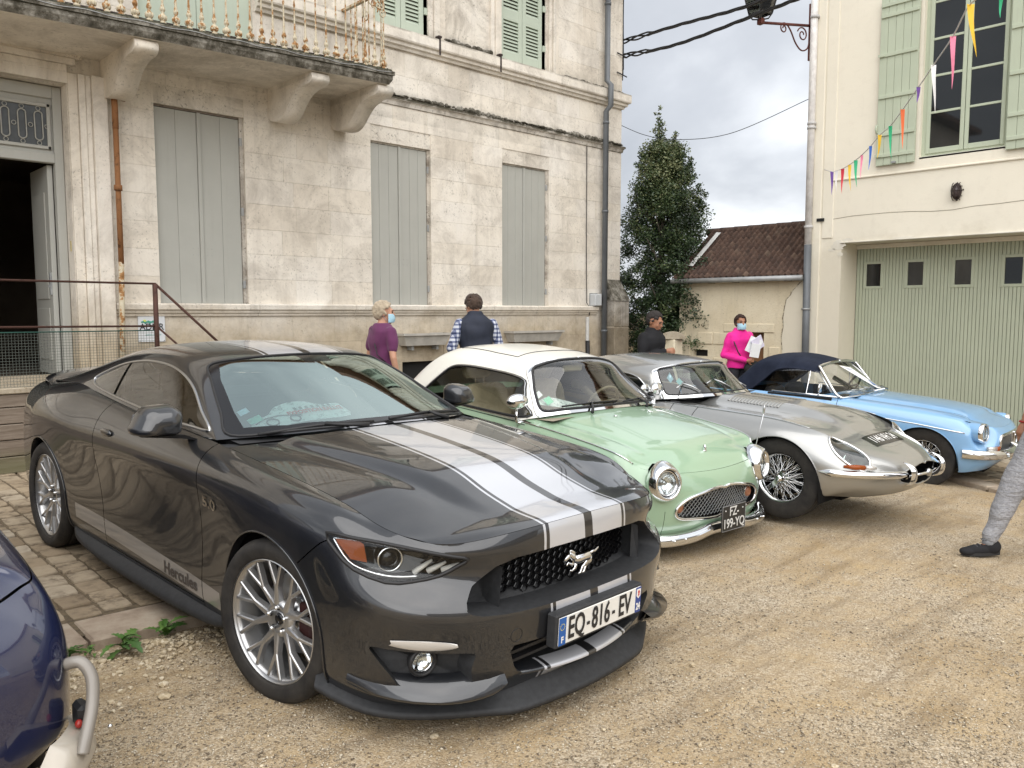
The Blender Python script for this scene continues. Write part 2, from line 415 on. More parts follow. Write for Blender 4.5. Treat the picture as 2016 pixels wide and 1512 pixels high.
def build_pavement():
 V=[];F=[]
 xs=np.arange(-6,13.01,0.5);ys=np.arange(4.12,10.3,0.5)
 for y in ys:
  for x in xs:V.append((x,y,pz(x,y)-0.010))
 nx=len(xs)
 for j in range(len(ys)-1):
  for i in range(nx-1):F.append((j*nx+i,j*nx+i+1,(j+1)*nx+i+1,(j+1)*nx+i))
 pav=link('pavement',mesh(V,F,M_SOIL,True));pav['kind']='structure'
 metas=[sett_mesh(k)for k in range(7)];r=random.Random(11)
 cells=[]
 cw=0.158
 for i in range(-20,90):
  x=0.95+(i+.5)*cw;y=4.36+r.uniform(-.03,.03)
  while y<9.6:
   l=r.uniform(.15,.235);cells.append((x,y+l/2,cw,l));y+=l
 vis=[];rest=[]
 for c in cells:
  x,y,w,l=c;u=0
  D=x*.688+y*.725;lat=x*.725-y*.688
  uu=1008+1600*lat/D
  if-30<uu<480 and D>3.5 and x<2.2 and not(y>8.3 and x<3):vis.append((D,c))
  elif x<4 or(x>5.6 and y<5):rest.append(c)
 vis.sort();ind=[c for _,c in vis[:300]];rest+=[c for _,c in vis[300:]]
 for x,y,w,l in ind:
  o=link('sett',r.choice(metas),None,pav,(x+r.uniform(-.006,.006),y,pz(x,y)+r.uniform(-.006,.006)),(r.uniform(-.03,.03),r.uniform(-.03,.03),r.uniform(-.03,.03)),(w-r.uniform(.008,.014),l-r.uniform(.004,.010),1))
 b=MB()
 for x,y,w,l in rest:
  me=r.choice(metas);Mx=Matrix.Translation((x,y,pz(x,y)+r.uniform(-.006,.006)))@Matrix.Diagonal((w-.014,l-.010,1,1))
  b.add([v.co for v in me.vertices],[tuple(p.vertices)for p in me.polygons],True,Mx)
 b.build('setts',M_SETT,pav,kind='stuff')
 x=-3.1
 for k,w in enumerate([1.2,1.05,.98,.97,1.6,1.1,1.15,1.2,1.1,1.15,1.0]):
  y0,y1=4.02,4.335;z=pz(x+w/2,4.1)
  bb=MB().box((-w/2+.006,-.155,-.2),(w/2-.006,.155,0),ch=0.012)
  o=bb.build('kerb_stone',M_KERB,pav,(x+w/2,(y0+y1)/2,z),(0,math.atan(.022),0));x+=w
 ap=MB();ap.prism([(8.9,2.3),(13.6,9.88),(13.6,-6),(3.75,-6.0)],-0.4,-0.24,'z')
 apo=ap.build('apron',M_SOIL);apo['kind']='structure'
 th=math.atan2(1,.62)
 ex=Vector((math.cos(th),math.sin(th),0));ey=Vector((math.sin(th),-math.cos(th),0))
 o0=Vector((8.9,2.3,0));kb=MB()
 for i in range(-14,10):
  p=o0+ex*(i*.62)+ey*.10
  if p.y>4.2 or p.y<-1:continue
  bb=MB().box((-.3,-.1,-.15),(.3,.1,0),ch=.01)
  bb.build('kerb_stone',M_KERB,apo,(p.x,p.y,-0.205),(0,0,th))
 for i in range(-16,14):
  for j in range(0,16):
   l=.42;wd=.26
   p=o0+ex*((i+(j%2)*.5)*l)+ey*(.22+(j+.5)*wd)
   if p.x>12.9 or p.y>4.6 or p.y<-1.0:continue
   bb=MB().box((-l/2+.009,-wd/2+.009,-.1),(l/2-.009,wd/2-.009,0),ch=.012)
   bb.build('paving_slab',M_SETT,apo,(p.x,p.y,-0.215+r.uniform(-.006,.004)),(0,0,th))
build_pavement()
# weeds at the kerb
M_LEAF=None
def build_weeds():
 n=NB('weed_leaf',0.5,spec=0.4,coord='obj')
 n.color(n.ramp(n.obj_random(),[(0,(0.05,0.115,0.025)),(0.6,(0.075,0.16,0.03)),(1,(0.11,0.20,0.045))]));mt=n.m
 r=random.Random(21)
 def leaf(L,Wd):
  V=[];F=[];n=11
  for i in range(n):
   t=i/(n-1);x=L*t;w=Wd*math.sin(PI*min(1,t*1.02))**.7*(1.0 if i%2 else .5)
   if i in(0,n-1):w=.002
   z=L*(.55*t-.62*t*t)
   V+=[(x,-w,z+abs(w)*.25),(x,0,z-.001),(x,w,z+abs(w)*.25)]
  for i in range(n-1):
   a=i*3;F+=[(a,a+1,a+4,a+3),(a+1,a+2,a+5,a+4)]
  return mesh(V,F,mt,True)
 lv=[leaf(.11,.022),leaf(.085,.02),leaf(.13,.026)]
 for x,y,s,lb in((.97,3.95,.8,'low leafy weed at the kerb beside the white bumper'),(1.22,3.93,1.15,'largest leafy weed growing against the middle of the kerb stone'),(1.42,3.97,1.0,'leafy weed at the kerb nearest the dark car sill'),(1.08,3.96,.6,'small weed tuft between two bigger weeds at the kerb')):
  t=thing('weed',lb,'weed',(x,y,gz(x,y)+.01),0,'weeds along the kerb')
  for k in range(13 if s>.7 else 8):
   link('leaf',r.choice(lv),None,t,(r.uniform(-.02,.02),r.uniform(-.015,.015),.004*k),(r.uniform(-.3,.3),r.uniform(-.75,.15),r.uniform(0,6.28)),(s*r.uniform(.7,1.1),)*3)
build_weeds()
# OLD STONE HOUSE
YF=9.98
def mat_limestone(name,tone=1.0,dirt=0.5,mortar=False):
 n=NB(name,0.9,spec=0.2)
 p=n.co;z=n.xyz()[2]
 tint=n.noise(0.9,4,0.6)
 base=n.ramp(tint,[(0.28,(0.59,0.54,0.465)),(0.5,(0.765,0.71,0.62)),(0.72,(0.785,0.745,0.675))])
 if not mortar:
  base=n.mix(0.20,base,n.ramp(n.obj_random(),[(0,(0.58,0.49,0.38)),(0.4,(0.74,0.68,0.58)),(0.8,(0.76,0.73,0.69)),(1,(0.62,0.58,0.54))]))
 pt=n.ramp(n.noise(1.7,8,0.74,dist=0.8),[(0.45,0.0),(0.66,0.78*dirt)])
 c=n.mix(pt,base,(0.235,0.20,0.16))
 stv=n.noise(1.0,6,0.65,n.map((9,9,0.55)))
 c=n.mix(n.ramp(stv,[(0.52,0.0),(0.72,0.45*dirt)]),c,(0.25,0.215,0.18))
 sp=n.ramp(n.noise(34,3,0.65),[(0.585,0.0),(0.65,1.0)])
 sp=n.math('MULTIPLY',sp,n.ramp(n.noise(2.1,5,0.7),[(0.42,0.06),(0.64,0.85*dirt+.1)]))
 c=n.mix(sp,c,(0.13,0.115,0.09))
 lo=n.ramp(n.math('ADD',z,n.math('MULTIPLY',n.noise(2.2,6,0.7),0.9)),[(0.0,0.0),(1.0,1.0)])
 zb=n.math('SUBTRACT',n.math('ADD',1.70,n.math('MULTIPLY',n.noise(1.9,6,0.7),0.8)),z)
 zb=n.ramp(zb,[(0.42,0.0),(0.95,0.80)])
 c=n.mix(zb,c,n.ramp(n.noise(5,6,0.7),[(0.3,(0.26,0.205,0.13)),(0.6,(0.44,0.36,0.245))]))
 for z0,z1,k in((4.64,4.80,0.9),(5.60,5.80,0.75),(4.36,4.56,0.35)):
  band=n.math('MULTIPLY',n.ramp(n.math('SUBTRACT',z,z0-.02),[(0.0,0.0),(0.02,1.0)]),n.ramp(n.math('SUBTRACT',z1-.0,z),[(0.0,0.0),(z1-z0,1.0)]))
  band=n.math('MULTIPLY',band,n.ramp(n.noise(3.2,6,0.75),[(0.36,0.0),(0.6,k*dirt*1.6)]))
  c=n.mix(band,c,(0.10,0.09,0.065))
 if tone!=1.0:c=n.mix(1.0,c,(tone,tone,tone),'MULTIPLY')
 n.color(c)
 h=n.math('ADD',n.noise(9,8,0.7),n.math('MULTIPLY',n.voro(22),0.25))
 n.bump(h,0.45,0.015);return n.m
M_LIME=mat_limestone('limestone')
M_LIMEJ=mat_limestone('limestone_joint',0.93,0.8,True)
M_LIMED=mat_limestone('limestone_dirty',0.80,1.35)
M_BUTT=mat_limestone('buttress_limestone',0.52,1.5)
def mat_lichen():
 n=NB('blackened_stone',0.95,spec=0.15)
 n.color(n.ramp(n.noise(7,9,0.75),[(0.34,(0.035,0.033,0.024)),(0.47,(0.11,0.10,0.08)),(0.6,(0.27,0.255,0.22)),(0.72,(0.42,0.40,0.36))]))
 n.bump(n.noise(22,7,0.7),0.8,0.02);return n.m
M_LICH=mat_lichen()
M_MOSS=simple('dark_moss',(0.05,0.05,0.03),1.0,var=0.6,nscale=25,bump=1.0,coord='world')
def mat_paint(name,col,dirt=0.15,rough=0.55):
 n=NB(name,rough,spec=0.35)
 c=n.mix(n.ramp(n.noise(2.5,5,0.6),[(0.35,0.0),(0.7,0.5)]),col,tuple(k*.88 for k in col))
 st=n.ramp(n.noise(1.0,6,0.7,n.map((22,22,1.0))),[(0.55,0.0),(0.75,dirt)])
 c=n.mix(st,c,(0.2,0.18,0.15));n.color(c);n.bump(n.noise(30,4),0.15,0.003);return n.m
M_SHUT=mat_paint('grey_green_paint',(0.40,0.40,0.365))
M_LOUV=mat_paint('pale_green_paint',(0.46,0.52,0.43),0.08)
M_DOORP=mat_paint('grey_door_paint',(0.42,0.42,0.385))
M_DARK=simple('dark_gap',(0.012,0.012,0.012),0.9,var=0)
M_ROOM=simple('dim_room_wall',(0.11,0.085,0.06),0.9,var=0.2,nscale=2,coord='world')
M_IRON=simple('dark_iron',(0.035,0.022,0.02),0.6,0.3,var=0.4,nscale=20)
def mat_rust(name,a,b_,cream=0.0):
 n=NB(name,0.8,spec=0.3)
 f=n.noise(14,7,0.7)
 st=[(0.32,a),(0.46,b_)]
 if cream:st+=[(0.49,(0.50,0.44,0.32)),(0.8,(0.60,0.55,0.43))]
 n.color(n.ramp(f,st));n.bump(n.noise(50,5),0.5,0.004);return n.m
M_RUST=mat_rust('rusty_pipe',(0.10,0.04,0.015),(0.26,0.12,0.05))
M_RUSTP=mat_rust('rusty_cream_paint',(0.16,0.075,0.025),(0.36,0.19,0.075),1)
M_PVC=simple('grey_pipe_plastic',(0.115,0.125,0.135),0.45,var=0.12,nscale=4,coord='world')
M_LEAD=simple('zinc_grey',(0.33,0.34,0.34),0.5,0.3,var=0.2,nscale=6,coord='world')
M_CABLE=simple('black_cable',(0.012,0.012,0.013),0.6,var=0)
house=thing('stone_house','weathered pale limestone house with balcony and grey-green shutters behind the cars','house',(6,YF,0))
HO=Vector((6,YF,0))
OPEN=[(3.68,4.79,1.655,4.0),(6.69,7.77,1.655,4.0),(9.25,10.36,1.655,4.0)]
DOOR=(1.25,2.76,0.80,4.04)
UP=[(3.55,4.95,4.66,7.45),(6.80,7.73,5.66,7.45),(9.22,10.25,5.66,7.45)]
def clip_rects(x0,x1,z0,z1,holes):
 """split a rectangle around holes -> list of rectangles"""
 R=[(x0,x1,z0,z1)]
 for a,b,c,d in holes:
  out=[]
  for(p,q,r,s)in R:
   if b<=p or a>=q or d<=r or c>=s:out.append((p,q,r,s));continue
   if p<a:out.append((p,a,r,s))
   if q>b:out.append((b,q,r,s))
   m0,m1=max(p,a),min(q,b)
   if r<c:out.append((m0,m1,r,c))
   if s>d:out.append((m0,m1,d,s))
  R=out
 return R
def build_house():
 r=random.Random(42);P=lambda o:o
 def bl(name,a,b,mat,par=house,ch=0.0,**k):
  a=[a[i]-HO[i]for i in range(3)];b=[b[i]-HO[i]for i in range(3)]
  return MB().box(a,b,ch=ch).build(name,mat,par,**k)
 w=MB();holes=OPEN+[DOOR]+UP+[(7.2,8.0,0.50,0.80)]
 for(a,b,c,d)in clip_rects(-5,12.325,-.6,7.6,holes):
  w.box((a-6,0.012,c),(b-6,0.5,d))
 w.box((12.315-6,0.012,-.6),(12.33-6,9,7.6))
 w.build('wall',M_LIMEJ,house)
 bl('back_wall',(-5,18.5,-.6),(12.3,18.9,7.6),M_LIME)
 bl('roof',(-5.2,9.62,7.62),(12.6,19.1,7.78),simple('roof_clay',(0.18,0.1,0.07),.9,coord='world'))
 count=0;rest=MB();meshes={}
 def course(z0,z1,x0,x1,holes,face=0.0,wmin=.42,wmax=.82):
  nonlocal count
  hs=sorted([h for h in holes if h[2]<z1-.02 and h[3]>z0+.02])
  segs=[];cur=x0
  for h in hs:
   if h[0]>cur:segs.append((cur,min(h[0],x1)))
   cur=max(cur,h[1])
  if cur<x1:segs.append((cur,x1))
  for a,b in segs:
   L=b-a;k=max(1,round(L/r.uniform(wmin+.08,wmax-.05)));cuts=[a]
   for i in range(1,k):cuts.append(a+L*i/k+r.uniform(-.3,.3)*L/k*.6)
   cuts.append(b)
   for i in range(k):
    p,q=cuts[i],cuts[i+1];g=.0009
    dp=r.uniform(-.0012,.001)
    box=((p+g,face+dp-.0,z0+g),(q-g,.02,z1-g))
    if count<300 and q>2.7:
     cx,cz=(p+q)/2,(z0+z1)/2
     MB().box((p+g-cx,face+dp,z0+g-cz),(q-g-cx,.03,z1-g-cz),ch=.0014).build('ashlar_block',M_LIME,house,(cx-6,0,cz));count+=1
    else:rest.box((p+g-6,face+dp,z0+g),(q-g-6,.03,z1-g),ch=.003)
 base=[(0,1.2,-.6,4.1)]
 dr=[(1.25-.4,3.145,0,4.55)]
 X0=-5
 for i in range(9):
  h=(4.545-1.655)/9;course(1.655+i*h,1.655+(i+1)*h,X0,12.325,OPEN+dr)
 for i in range(4):
  h=.38;course(i*h,(i+1)*h,X0,12.325,dr+[(7.2,8.0,.50,.80)])
 for i in range(2):course(4.66+i*.33,4.66+(i+1)*.33,X0,12.325,[UP[0]])
 pan=[(8.06,9.02,5.60,9)]
 for i in range(6):course(5.62+i*.33,5.62+(i+1)*.33,X0,12.325,UP+pan+[(6.6,7.95,5.6,9),(9.02,10.5,5.6,9)])
 if rest.V:rest.build('ashlar_course',M_LIME,house,kind='stuff')
 def band(name,prof,x0=-5.0,x1=12.325,mat=M_LIME,ret=True):
  """prof: list of (y out, z) closed moulding profile, mitred round the corner"""
  b=MB();n=len(prof)
  V=[(x0-6,-p,z)for p,z in prof]+[(x1-6+(p if ret else 0),-p,z)for p,z in prof]
  F=[(i,(i+1)%n,n+(i+1)%n,n+i)for i in range(n)]+[tuple(range(n))]
  if ret:
   V+=[(x1-6+p,3.0,z)for p,z in prof];F+=[(n+i,n+(i+1)%n,2*n+(i+1)%n,2*n+i)for i in range(n)]
  else:F.append(tuple(range(n,2*n))[::-1])
  return b.add(V,F).build(name,mat,house)
 xs=[3.15,4.9,6.35,7.78,9.0,10.02,11.1,11.62]
 for a,b in zip(xs[:-1],xs[1:]):
  band('sill_band',[(-.02,1.50),(.03,1.505),(.035,1.53),(.055,1.545),(.06,1.57),(.085,1.585),(.09,1.64),(.07,1.657),(-.02,1.66)],a+.003,b-.003,M_LIME,False)
 band('string_course',[(-.02,4.545),(.02,4.55),(.03,4.60),(.045,4.62),(.06,4.625),(.06,4.655),(-.02,4.69)],6.25,12.325,M_LIMED)
 r5=random.Random(6)
 for(xa,xb,yy,zz,hh,dens)in((6.3,12.3,.02,4.69,.035,330),(8.06,9.0,.03,5.665,.03,50),(10.6,12.3,.0,5.64,.03,90),(6.3,12.3,-.05,4.655,.012,160)):
  mo=MB()
  for _ in range(dens):x=r5.uniform(xa,xb);k=(.5+.5*math.sin(x*2.3+1))*.8+.35;mo.ball((x-6,-yy-r5.uniform(-.01,.04),zz+r5.uniform(-.01,.01)),(r5.uniform(.02,.06),.03,hh*k*r5.uniform(.4,1.3)),6,4)
  mo.build('moss',M_LICH,house,kind='stuff')
 band('cornice',[(-.02,5.345),(.03,5.35),(.045,5.385),(.08,5.40),(.085,5.44),(.12,5.455),(.13,5.475),(.13,5.61),(-.02,5.635)],4.98,12.325,M_LIME)
 for x in(7.86,9.10):
  b=MB().box((x-6-.012,-.142,5.38),(x-6+.012,-.13,5.66)).box((x-6-.03,-.145,5.63),(x-6+.03,-.05,5.66));b.build('iron_cramp',M_IRON,house)
 for x0,x1,d in((7.73,7.82,.03),(7.82,7.93,.06),(7.93,8.05,.04),(8.98,9.06,.04),(9.06,9.14,.06),(9.14,9.22,.03),(10.32,10.40,.03),(10.40,10.47,.06),(10.47,10.56,.035),(6.62,6.74,.05)):
  bl('pilaster_strip',(x0+.002,YF-d,5.637),(x1-.002,YF+.05,7.6),M_LIME,ch=.006)
 bl('wall_panel',(8.06,YF+.05,5.64),(8.97,YF+.2,7.6),M_LIME)
 bl('panel_sill',(8.04,YF-.06,5.60),(8.99,YF+.05,5.66),M_LICH,ch=.01)
 for(a,b,c,d)in UP[1:]:bl('reveal',(b-.0,YF+.002,c),(b+.004,YF+.25,d),M_LIMED)
 # grey shutters on the ground floor
 def shutter(x0,x1,z0,z1,nb,n_open):
  s=bl('shutter',(x0,YF+.075,z0),(x1,YF+.11,z1),M_DARK)
  bw=(x1-x0)/nb
  for k in range(nb):
   MB().box((x0+k*bw+.0012-HO.x,.055,z0+.004),(x0+(k+1)*bw-.0012-HO.x,.085,z1-.004),ch=.003).build('board',M_SHUT,s)
  return s
 for i,(a,b,c,d)in enumerate(OPEN):
  m=(a+b)/2-.02
  bl('window_reveal',(a-.004,YF+.10,c),(a+.0,YF+.3,d),M_LIMED)
  bl('opening_back',(a,YF+.3,c),(b,YF+.32,d),M_DARK)
  bl('frame',(b-.045,YF+.04,c),(b-.0,YF+.12,d),M_LIMED)
  bl('frame',(a,YF+.05,d-.022),(b-.046,YF+.12,d),mat_rust('frame_brown',(.12,.10,.08),(.20,.17,.14))if i==0 else M_LIMED)
  nb=(2,3,3)[i]
  s1=shutter(a+.004,m-.014,c,d-.024,nb,0);s2=shutter(m+.036,b-.05,c,d-.024,nb,0)
  MB().box((m-.012-6,.035,c+.002),(m+.034-6,.09,d-.026),ch=.005).build('meeting_strip',M_SHUT,s2)
  for zz in(c+.25,(c+d)/2,d-.3):
   MB().box((b-.05-6,.025,zz-.05),(b-.018-6,.05,zz+.05),ch=.004).build('hinge',M_LEAD,s2)
  for sx in(-.07,.105):
   for q in(-.03,.03):
    for zz in(c+.60,c+.68):
     MB().box((m+sx+q-6-.004,.051,zz-.004),(m+sx+q-6+.004,.056,zz+.004)).build('bolt',M_LEAD,s1 if sx<0 else s2)
     # louvred shutters upstairs
 def louvre(x0,x1,z0,z1,groups):
  s=bl('louvred_shutter',(x0,YF+.075,z0),(x1,YF+.08,z1),M_DARK)
  sw=.085;inn=(x0+sw,x1-sw)
  fr=MB()
  fr.box((x0-6,.03,z0),(inn[0]-6,.068,z1),ch=.003);fr.box((inn[1]-6,.03,z0),(x1-6,.068,z1),ch=.003)
  prev=z0
  for g0,g1 in groups:
   fr.box((inn[0]-6,.032,prev),(inn[1]-6,.068,g0));prev=g1
  fr.box((inn[0]-6,.032,prev),(inn[1]-6,.068,z1));fr.build('frame',M_LOUV,s)
  p=.058
  sl=mesh([(0,0,0),(inn[1]-inn[0],0,0),(inn[1]-inn[0],.032,.048),(0,.032,.048),(0,.008,-.004),(inn[1]-inn[0],.008,-.004),(inn[1]-inn[0],.04,.044),(0,.04,.044)],[(0,1,2,3),(7,6,5,4),(0,4,5,1),(3,2,6,7)],M_LOUV)
  for g0,g1 in groups:
   k=int((g1-g0)/p+.5)
   for i in range(k):link('slat',sl,None,s,(inn[0]-6,.034,g0+i*(g1-g0)/k-.0))
 for(a,b,c,d),n_ in zip(UP,(0,1,2)):
  m=(a+b)/2
  if n_==0:
   for q0,q1 in((a,m-.003),(m+.003,b)):
    bl('shutter',(q0,YF+.05,c),(q1,YF+.09,d),M_LOUV,ch=.004)
  else:
   z0=c+.01
   g=[(z0+.13,z0+.13+.50),(z0+.80,z0+.80+1.2)]if n_==2 else[(z0+.12,z0+.12+.50),(z0+.80,z0+.80+1.2)]
   louvre(a+.005,m-.004,z0,d,g);louvre(m+.004,b-.05,z0,d,g)
   for zz in(c+.35,c+1.0):bl('hinge',(b-.05,YF+.0,zz-.05),(b+.012,YF+.03,zz+.05),M_LOUV,ch=.004)
  bl('opening_back',(a,YF+.28,c),(b,YF+.3,d),M_DARK)
  # doorway
 x0,x1,z0,z1=DOOR
 for p0,p1,d in((2.76,2.86,.035),(2.86,2.93,.065),(2.93,2.99,.05),(2.99,3.145,.10)):
  bl('door_surround',(p0+.001,YF-d,.80),(p1-.001,YF+.02,4.155+(p0-2.76)*.0),M_LIME,ch=.006)
 for q0,q1,d in((4.04,4.12,.035),(4.12,4.19,.065),(4.19,4.26,.055),(4.26,4.40,.11)):
  bl('door_lintel',(.7,YF-d,q0+.116),(2.76+(q0-4.04),YF+.02,q1+.114),M_LIME,ch=.006)
 bl('door_lintel',(.7,YF-.03,4.04),(2.759,YF+.02,4.155),M_LIME)
 bl('door_jamb',(2.755,YF+.0,.8),(2.765,YF+.42,4.04),M_LIME)
 bl('door_frame',(2.66,YF+.20,.8),(2.75,YF+.30,4.03),M_DOORP,ch=.006)
 bl('door_frame',(x0,YF+.20,3.90),(2.659,YF+.30,4.03),M_DOORP,ch=.006)
 bl('transom',(x0,YF+.20,3.20),(2.659,YF+.30,3.30),M_DOORP,ch=.006)
 tp=bl('transom_panel',(x0,YF+.235,3.30),(2.659,YF+.27,3.90),M_DOORP)
 y=.225;
 for a,b,c,d in((2.12,2.66,3.345,3.38),(2.12,2.66,3.80,3.835)):MB().box((a-6,y-.02,c),(b-6-.02,y+.012,d),ch=.004).build('moulding',M_DOORP,tp)
 for a in(2.085,2.60):MB().box((a-6,y-.02,3.345),(a+.035-6,y+.012,3.835),ch=.004).build('moulding',M_DOORP,tp)
 MB().box((2.12-6,y+.004,3.38),(2.60-6,y+.009,3.80)).build('glass',simple('old_dark_glass',(0.07,0.075,0.075),0.15,var=.2),tp)
 orn=MB()
 for k in range(3):
  cx=2.20+k*.16-6
  pts=[(cx+.04*math.cos(t),y-.008,3.59+(.115 if math.sin(t)>0 else-.115)+.04*math.sin(t))for t in np.linspace(0,2*PI,17)[:-1]]
  orn.tube(pts,.007,5,closed=True)
  for dx,dz in((.0,.185),(0,-.185),(.08,.0)):
   orn.tube([(cx+dx+.022*math.cos(t),y-.008,3.59+dz+.022*math.sin(t))for t in np.linspace(0,2*PI,9)[:-1]],.005,4,closed=True)
 orn.build('window_grille',M_SHUT,tp)
 lf=MB().box((2.60-6,.30,.84),(2.655-6,1.02,3.19),ch=.006).build('door_leaf',M_DOORP,house)
 for c,d in((1.0,1.6),(1.7,2.9)):MB().box((2.585-6,.42,c),(2.60-6,.92,d),ch=.006).build('panel',M_DOORP,lf)
 MB().box((2.58-6,.315,1.75),(2.60-6,.36,2.0)).box((2.565-6,.33,1.83),(2.60-6,.35,1.86)).build('lock_plate',M_LEAD,lf)
 room=MB()
 room.box((.2-6,.5,.75),(6-6,6,.8));room.box((.15-6,.5,.8),(.2-6,6,3.6));room.box((5-6,.5,.8),(5.1-6,6,3.6));room.box((.2-6,5.0,.8),(5-6,5.1,3.6));room.box((.2-6,.5,3.6),(5-6,6,3.7))
 room.build('corridor',M_ROOM,house)
 bl('inner_partition',(3.3,12.0,.8),(3.45,12.9,3.6),simple('inner_post',(.05,.03,.02),.8),ch=.01)
 bl('doorbell',(2.752,YF+.08,2.23),(2.775,YF+.13,2.35),simple('bell_cream',(.55,.45,.2),.5),ch=.004)
 bb=MB();bb.grid([[(2.05+.22*u-6+.02*math.sin(9*v),2.6+.03*math.sin(12*u+3*v),1.52+.62*v-.1*abs(u-.5)*(v>.8))for u in np.linspace(0,1,7)]for v in np.linspace(0,1,7)]);c=bb.build('x',simple('black_cloth',(.012,.012,.014),.9))
 c.name='coat';c.location=HO;tag(c,'black coat hanging on the dim corridor wall inside the doorway','coat')
 bl('notice_board',(2.28,YF+2.7,1.78),(2.48,YF+2.73,2.15),simple('board_pale',(.2,.19,.17),.8))
 # corner buttress
 bt=MB();
 bt.prism([(-.28,.0),(.0,.0),(.0,2.12),(-.02,2.12),(-.28,1.76)],11.83-6,12.25-6,'x')
 bt.build('buttress',M_LIMEJ,house)
 for i,(z0_,z1_)in enumerate(((-.4,.25),(.25,.75),(.75,1.27),(1.27,1.76))):
  for a,b in(((11.82,12.03),(12.03,12.26))if i%2 else((11.82,12.26),)):bl('buttress_stone',(a+.004,YF-.295,z0_+.004),(b-.004,YF-.0,z1_-.004),M_BUTT,ch=.014)
 cp=MB();cp.prism([(-.31,1.76),(.0,1.76),(.0,2.16),(-.04,2.16)],11.81-6,12.27-6,'x');cp.build('buttress_cap',M_LICH,house)
 # vents and small things on the wall
 bl('cellar_vent',(7.2,YF+.12,.50),(8.0,YF+.16,.80),M_DARK)
 for k,x in enumerate((3.30,)):pass
 dp=MB();xp=11.76-6
 dp.tube([(xp,-.11,7.6),(xp,-.11,5.75),(xp,-.20,5.66),(xp,-.20,5.30),(xp-.02,-.11,5.2),(xp-.02,-.11,-.1)],.052,12)
 for z in(7.1,5.0,3.4,1.2):dp.lathe([(.052,-.02),(.062,-.02),(.062,.02),(.052,.02)],12,Matrix.Translation((xp-(.02 if z<5.2 else 0),-.11,z)))
 d=dp.build('drainpipe',M_PVC,None,HO);tag(d,'grey plastic drainpipe running down the stone house near its corner','drainpipe')
 rp=MB();xq=3.20-6
 rp.tube([(xq+.16,.02,3.98),(xq+.05,-.09,4.0),(xq+.0,-.14,3.95),(xq,-.15,3.85),(xq,-.15,3.6)],.034,10)
 rp.tube([(xq,-.15,3.62),(xq,-.15,2.1)],.030,10)
 rp.lathe([(.036,-.03),(.046,-.03),(.046,.03),(.036,.03)],10,Matrix.Translation((xq,-.15,2.95)))
 d=rp.build('drainpipe',M_RUST,None,HO);tag(d,'rusty brown iron pipe with an elbow beside the open doorway','drainpipe')
 rp2=MB();rp2.tube([(xq-.0,-.15,2.12),(xq-.03,-.14,.8)],.03,10).build('lower_pipe',M_RUSTP,d);d.children[0].parent=d
 t=thing('meter_box','small light grey meter box on the wall left of the grey drainpipe','box',HO)
 MB().box((11.45-6,-.14,1.66),(11.64-6,.0,1.88),ch=.015).build('cover',simple('box_grey',(.5,.52,.53),.5,var=.05),t)
 MB().box((11.44-6,-.02,1.64),(11.65-6,.0,1.90),ch=.004).build('back_plate',M_LEAD,t)
 cb=MB();cb.tube([(11.32-6,-.02,4.54),(11.32-6,-.03,2.5),(11.34-6,-.03,1.72),(11.42-6,-.05,1.6),(11.38-6,-.05,1.48)],.008,6)
 c=cb.build('wall_cable',M_CABLE,None,HO);tag(c,'thin dark cable running down the stone wall to the meter box','cable')
 g=MB();g.box((11.34-6,-.045,1.02),(11.40-6,0,1.46),ch=.008);o=g.build('cable_duct',simple('duct_white',(.6,.6,.58),.5),None,HO);tag(o,'short white cable duct on the wall below the meter box','cable duct')
 g=MB();g.tube([(11.37-6,-.03,1.02),(11.37-6,-.04,.6),(11.39-6,-.04,-.1)],.04,8);o=g.build('cable_duct',M_CABLE,None,HO);tag(o,'black corrugated duct coming out under the white cable duct','cable duct')
 for i,(a,b,lb)in enumerate(((7.06,7.98,'stone trough on brackets on the wall beside the woman in purple'),(9.28,10.52,'wide pale stone trough on the wall right of the man in the waistcoat'))):
  t=thing('wall_trough',lb,'trough',HO,0,'stone troughs fixed to the house wall')
  m=MB();V=[]
  for z,ins,dpt in((1.235,0,.24),(1.20,0,.24),(1.19,.03,.21),(1.05,.09,.17)):
   V+=[(a+ins-6,-dpt,z),(b-ins-6,-dpt,z),(b-ins-6,.0,z),(a+ins-6,0,z)]
  F=[(k*4+j,k*4+(j+1)%4,k*4+4+(j+1)%4,k*4+4+j)for k in range(3)for j in range(4)]+[(12,13,14,15)]
  m.add(V,F);m.box((a+.02-6,-.22,1.19),(b-.02-6,-.02,1.21));m.build('basin',M_LEAD if i<0 else simple('trough_stone',(.42,.40,.36),.85,var=.15,nscale=8,bump=.3),t)
  for x in(a+.25,b-.2):MB().box((x-.02-6,-.12,.98),(x+.02-6,0,1.06)).build('bracket',M_LEAD,t)
 t=thing('wall_sign','white plate reading ADMR in black with green trees, behind the railing','sign',(HO.x,HO.y,0))
 MB().box((3.40-6,-.022,1.20),(3.71-6,-.01,1.53),ch=.003).build('plate',simple('plate_white',(.62,.64,.66),.35,var=.03),t)
 link('lettering',text_mesh('ADMR',.105,.0015,(.95,1.05),bold=.001),simple('ink',(.03,.03,.035),.5,var=0),t,(3.555-6,-.0245,1.375),(PI/2,0,0))
 gsh=MB()
 for k in range(11):gsh.ball((3.445-6+k*.018,-.0235,1.435+.006*math.sin(k*2.1)),(.013,.002,.011+.004*(k%3)),8,5)
 gsh.build('tree_emblem',simple('emblem_green',(.05,.28,.2),.5,var=0),t)
 MB().ball((3.475-6,-.0235,1.448),(.02,.002,.016),10,5).build('sun_emblem',simple('emblem_yellow',(.6,.62,.12),.5,var=0),t)
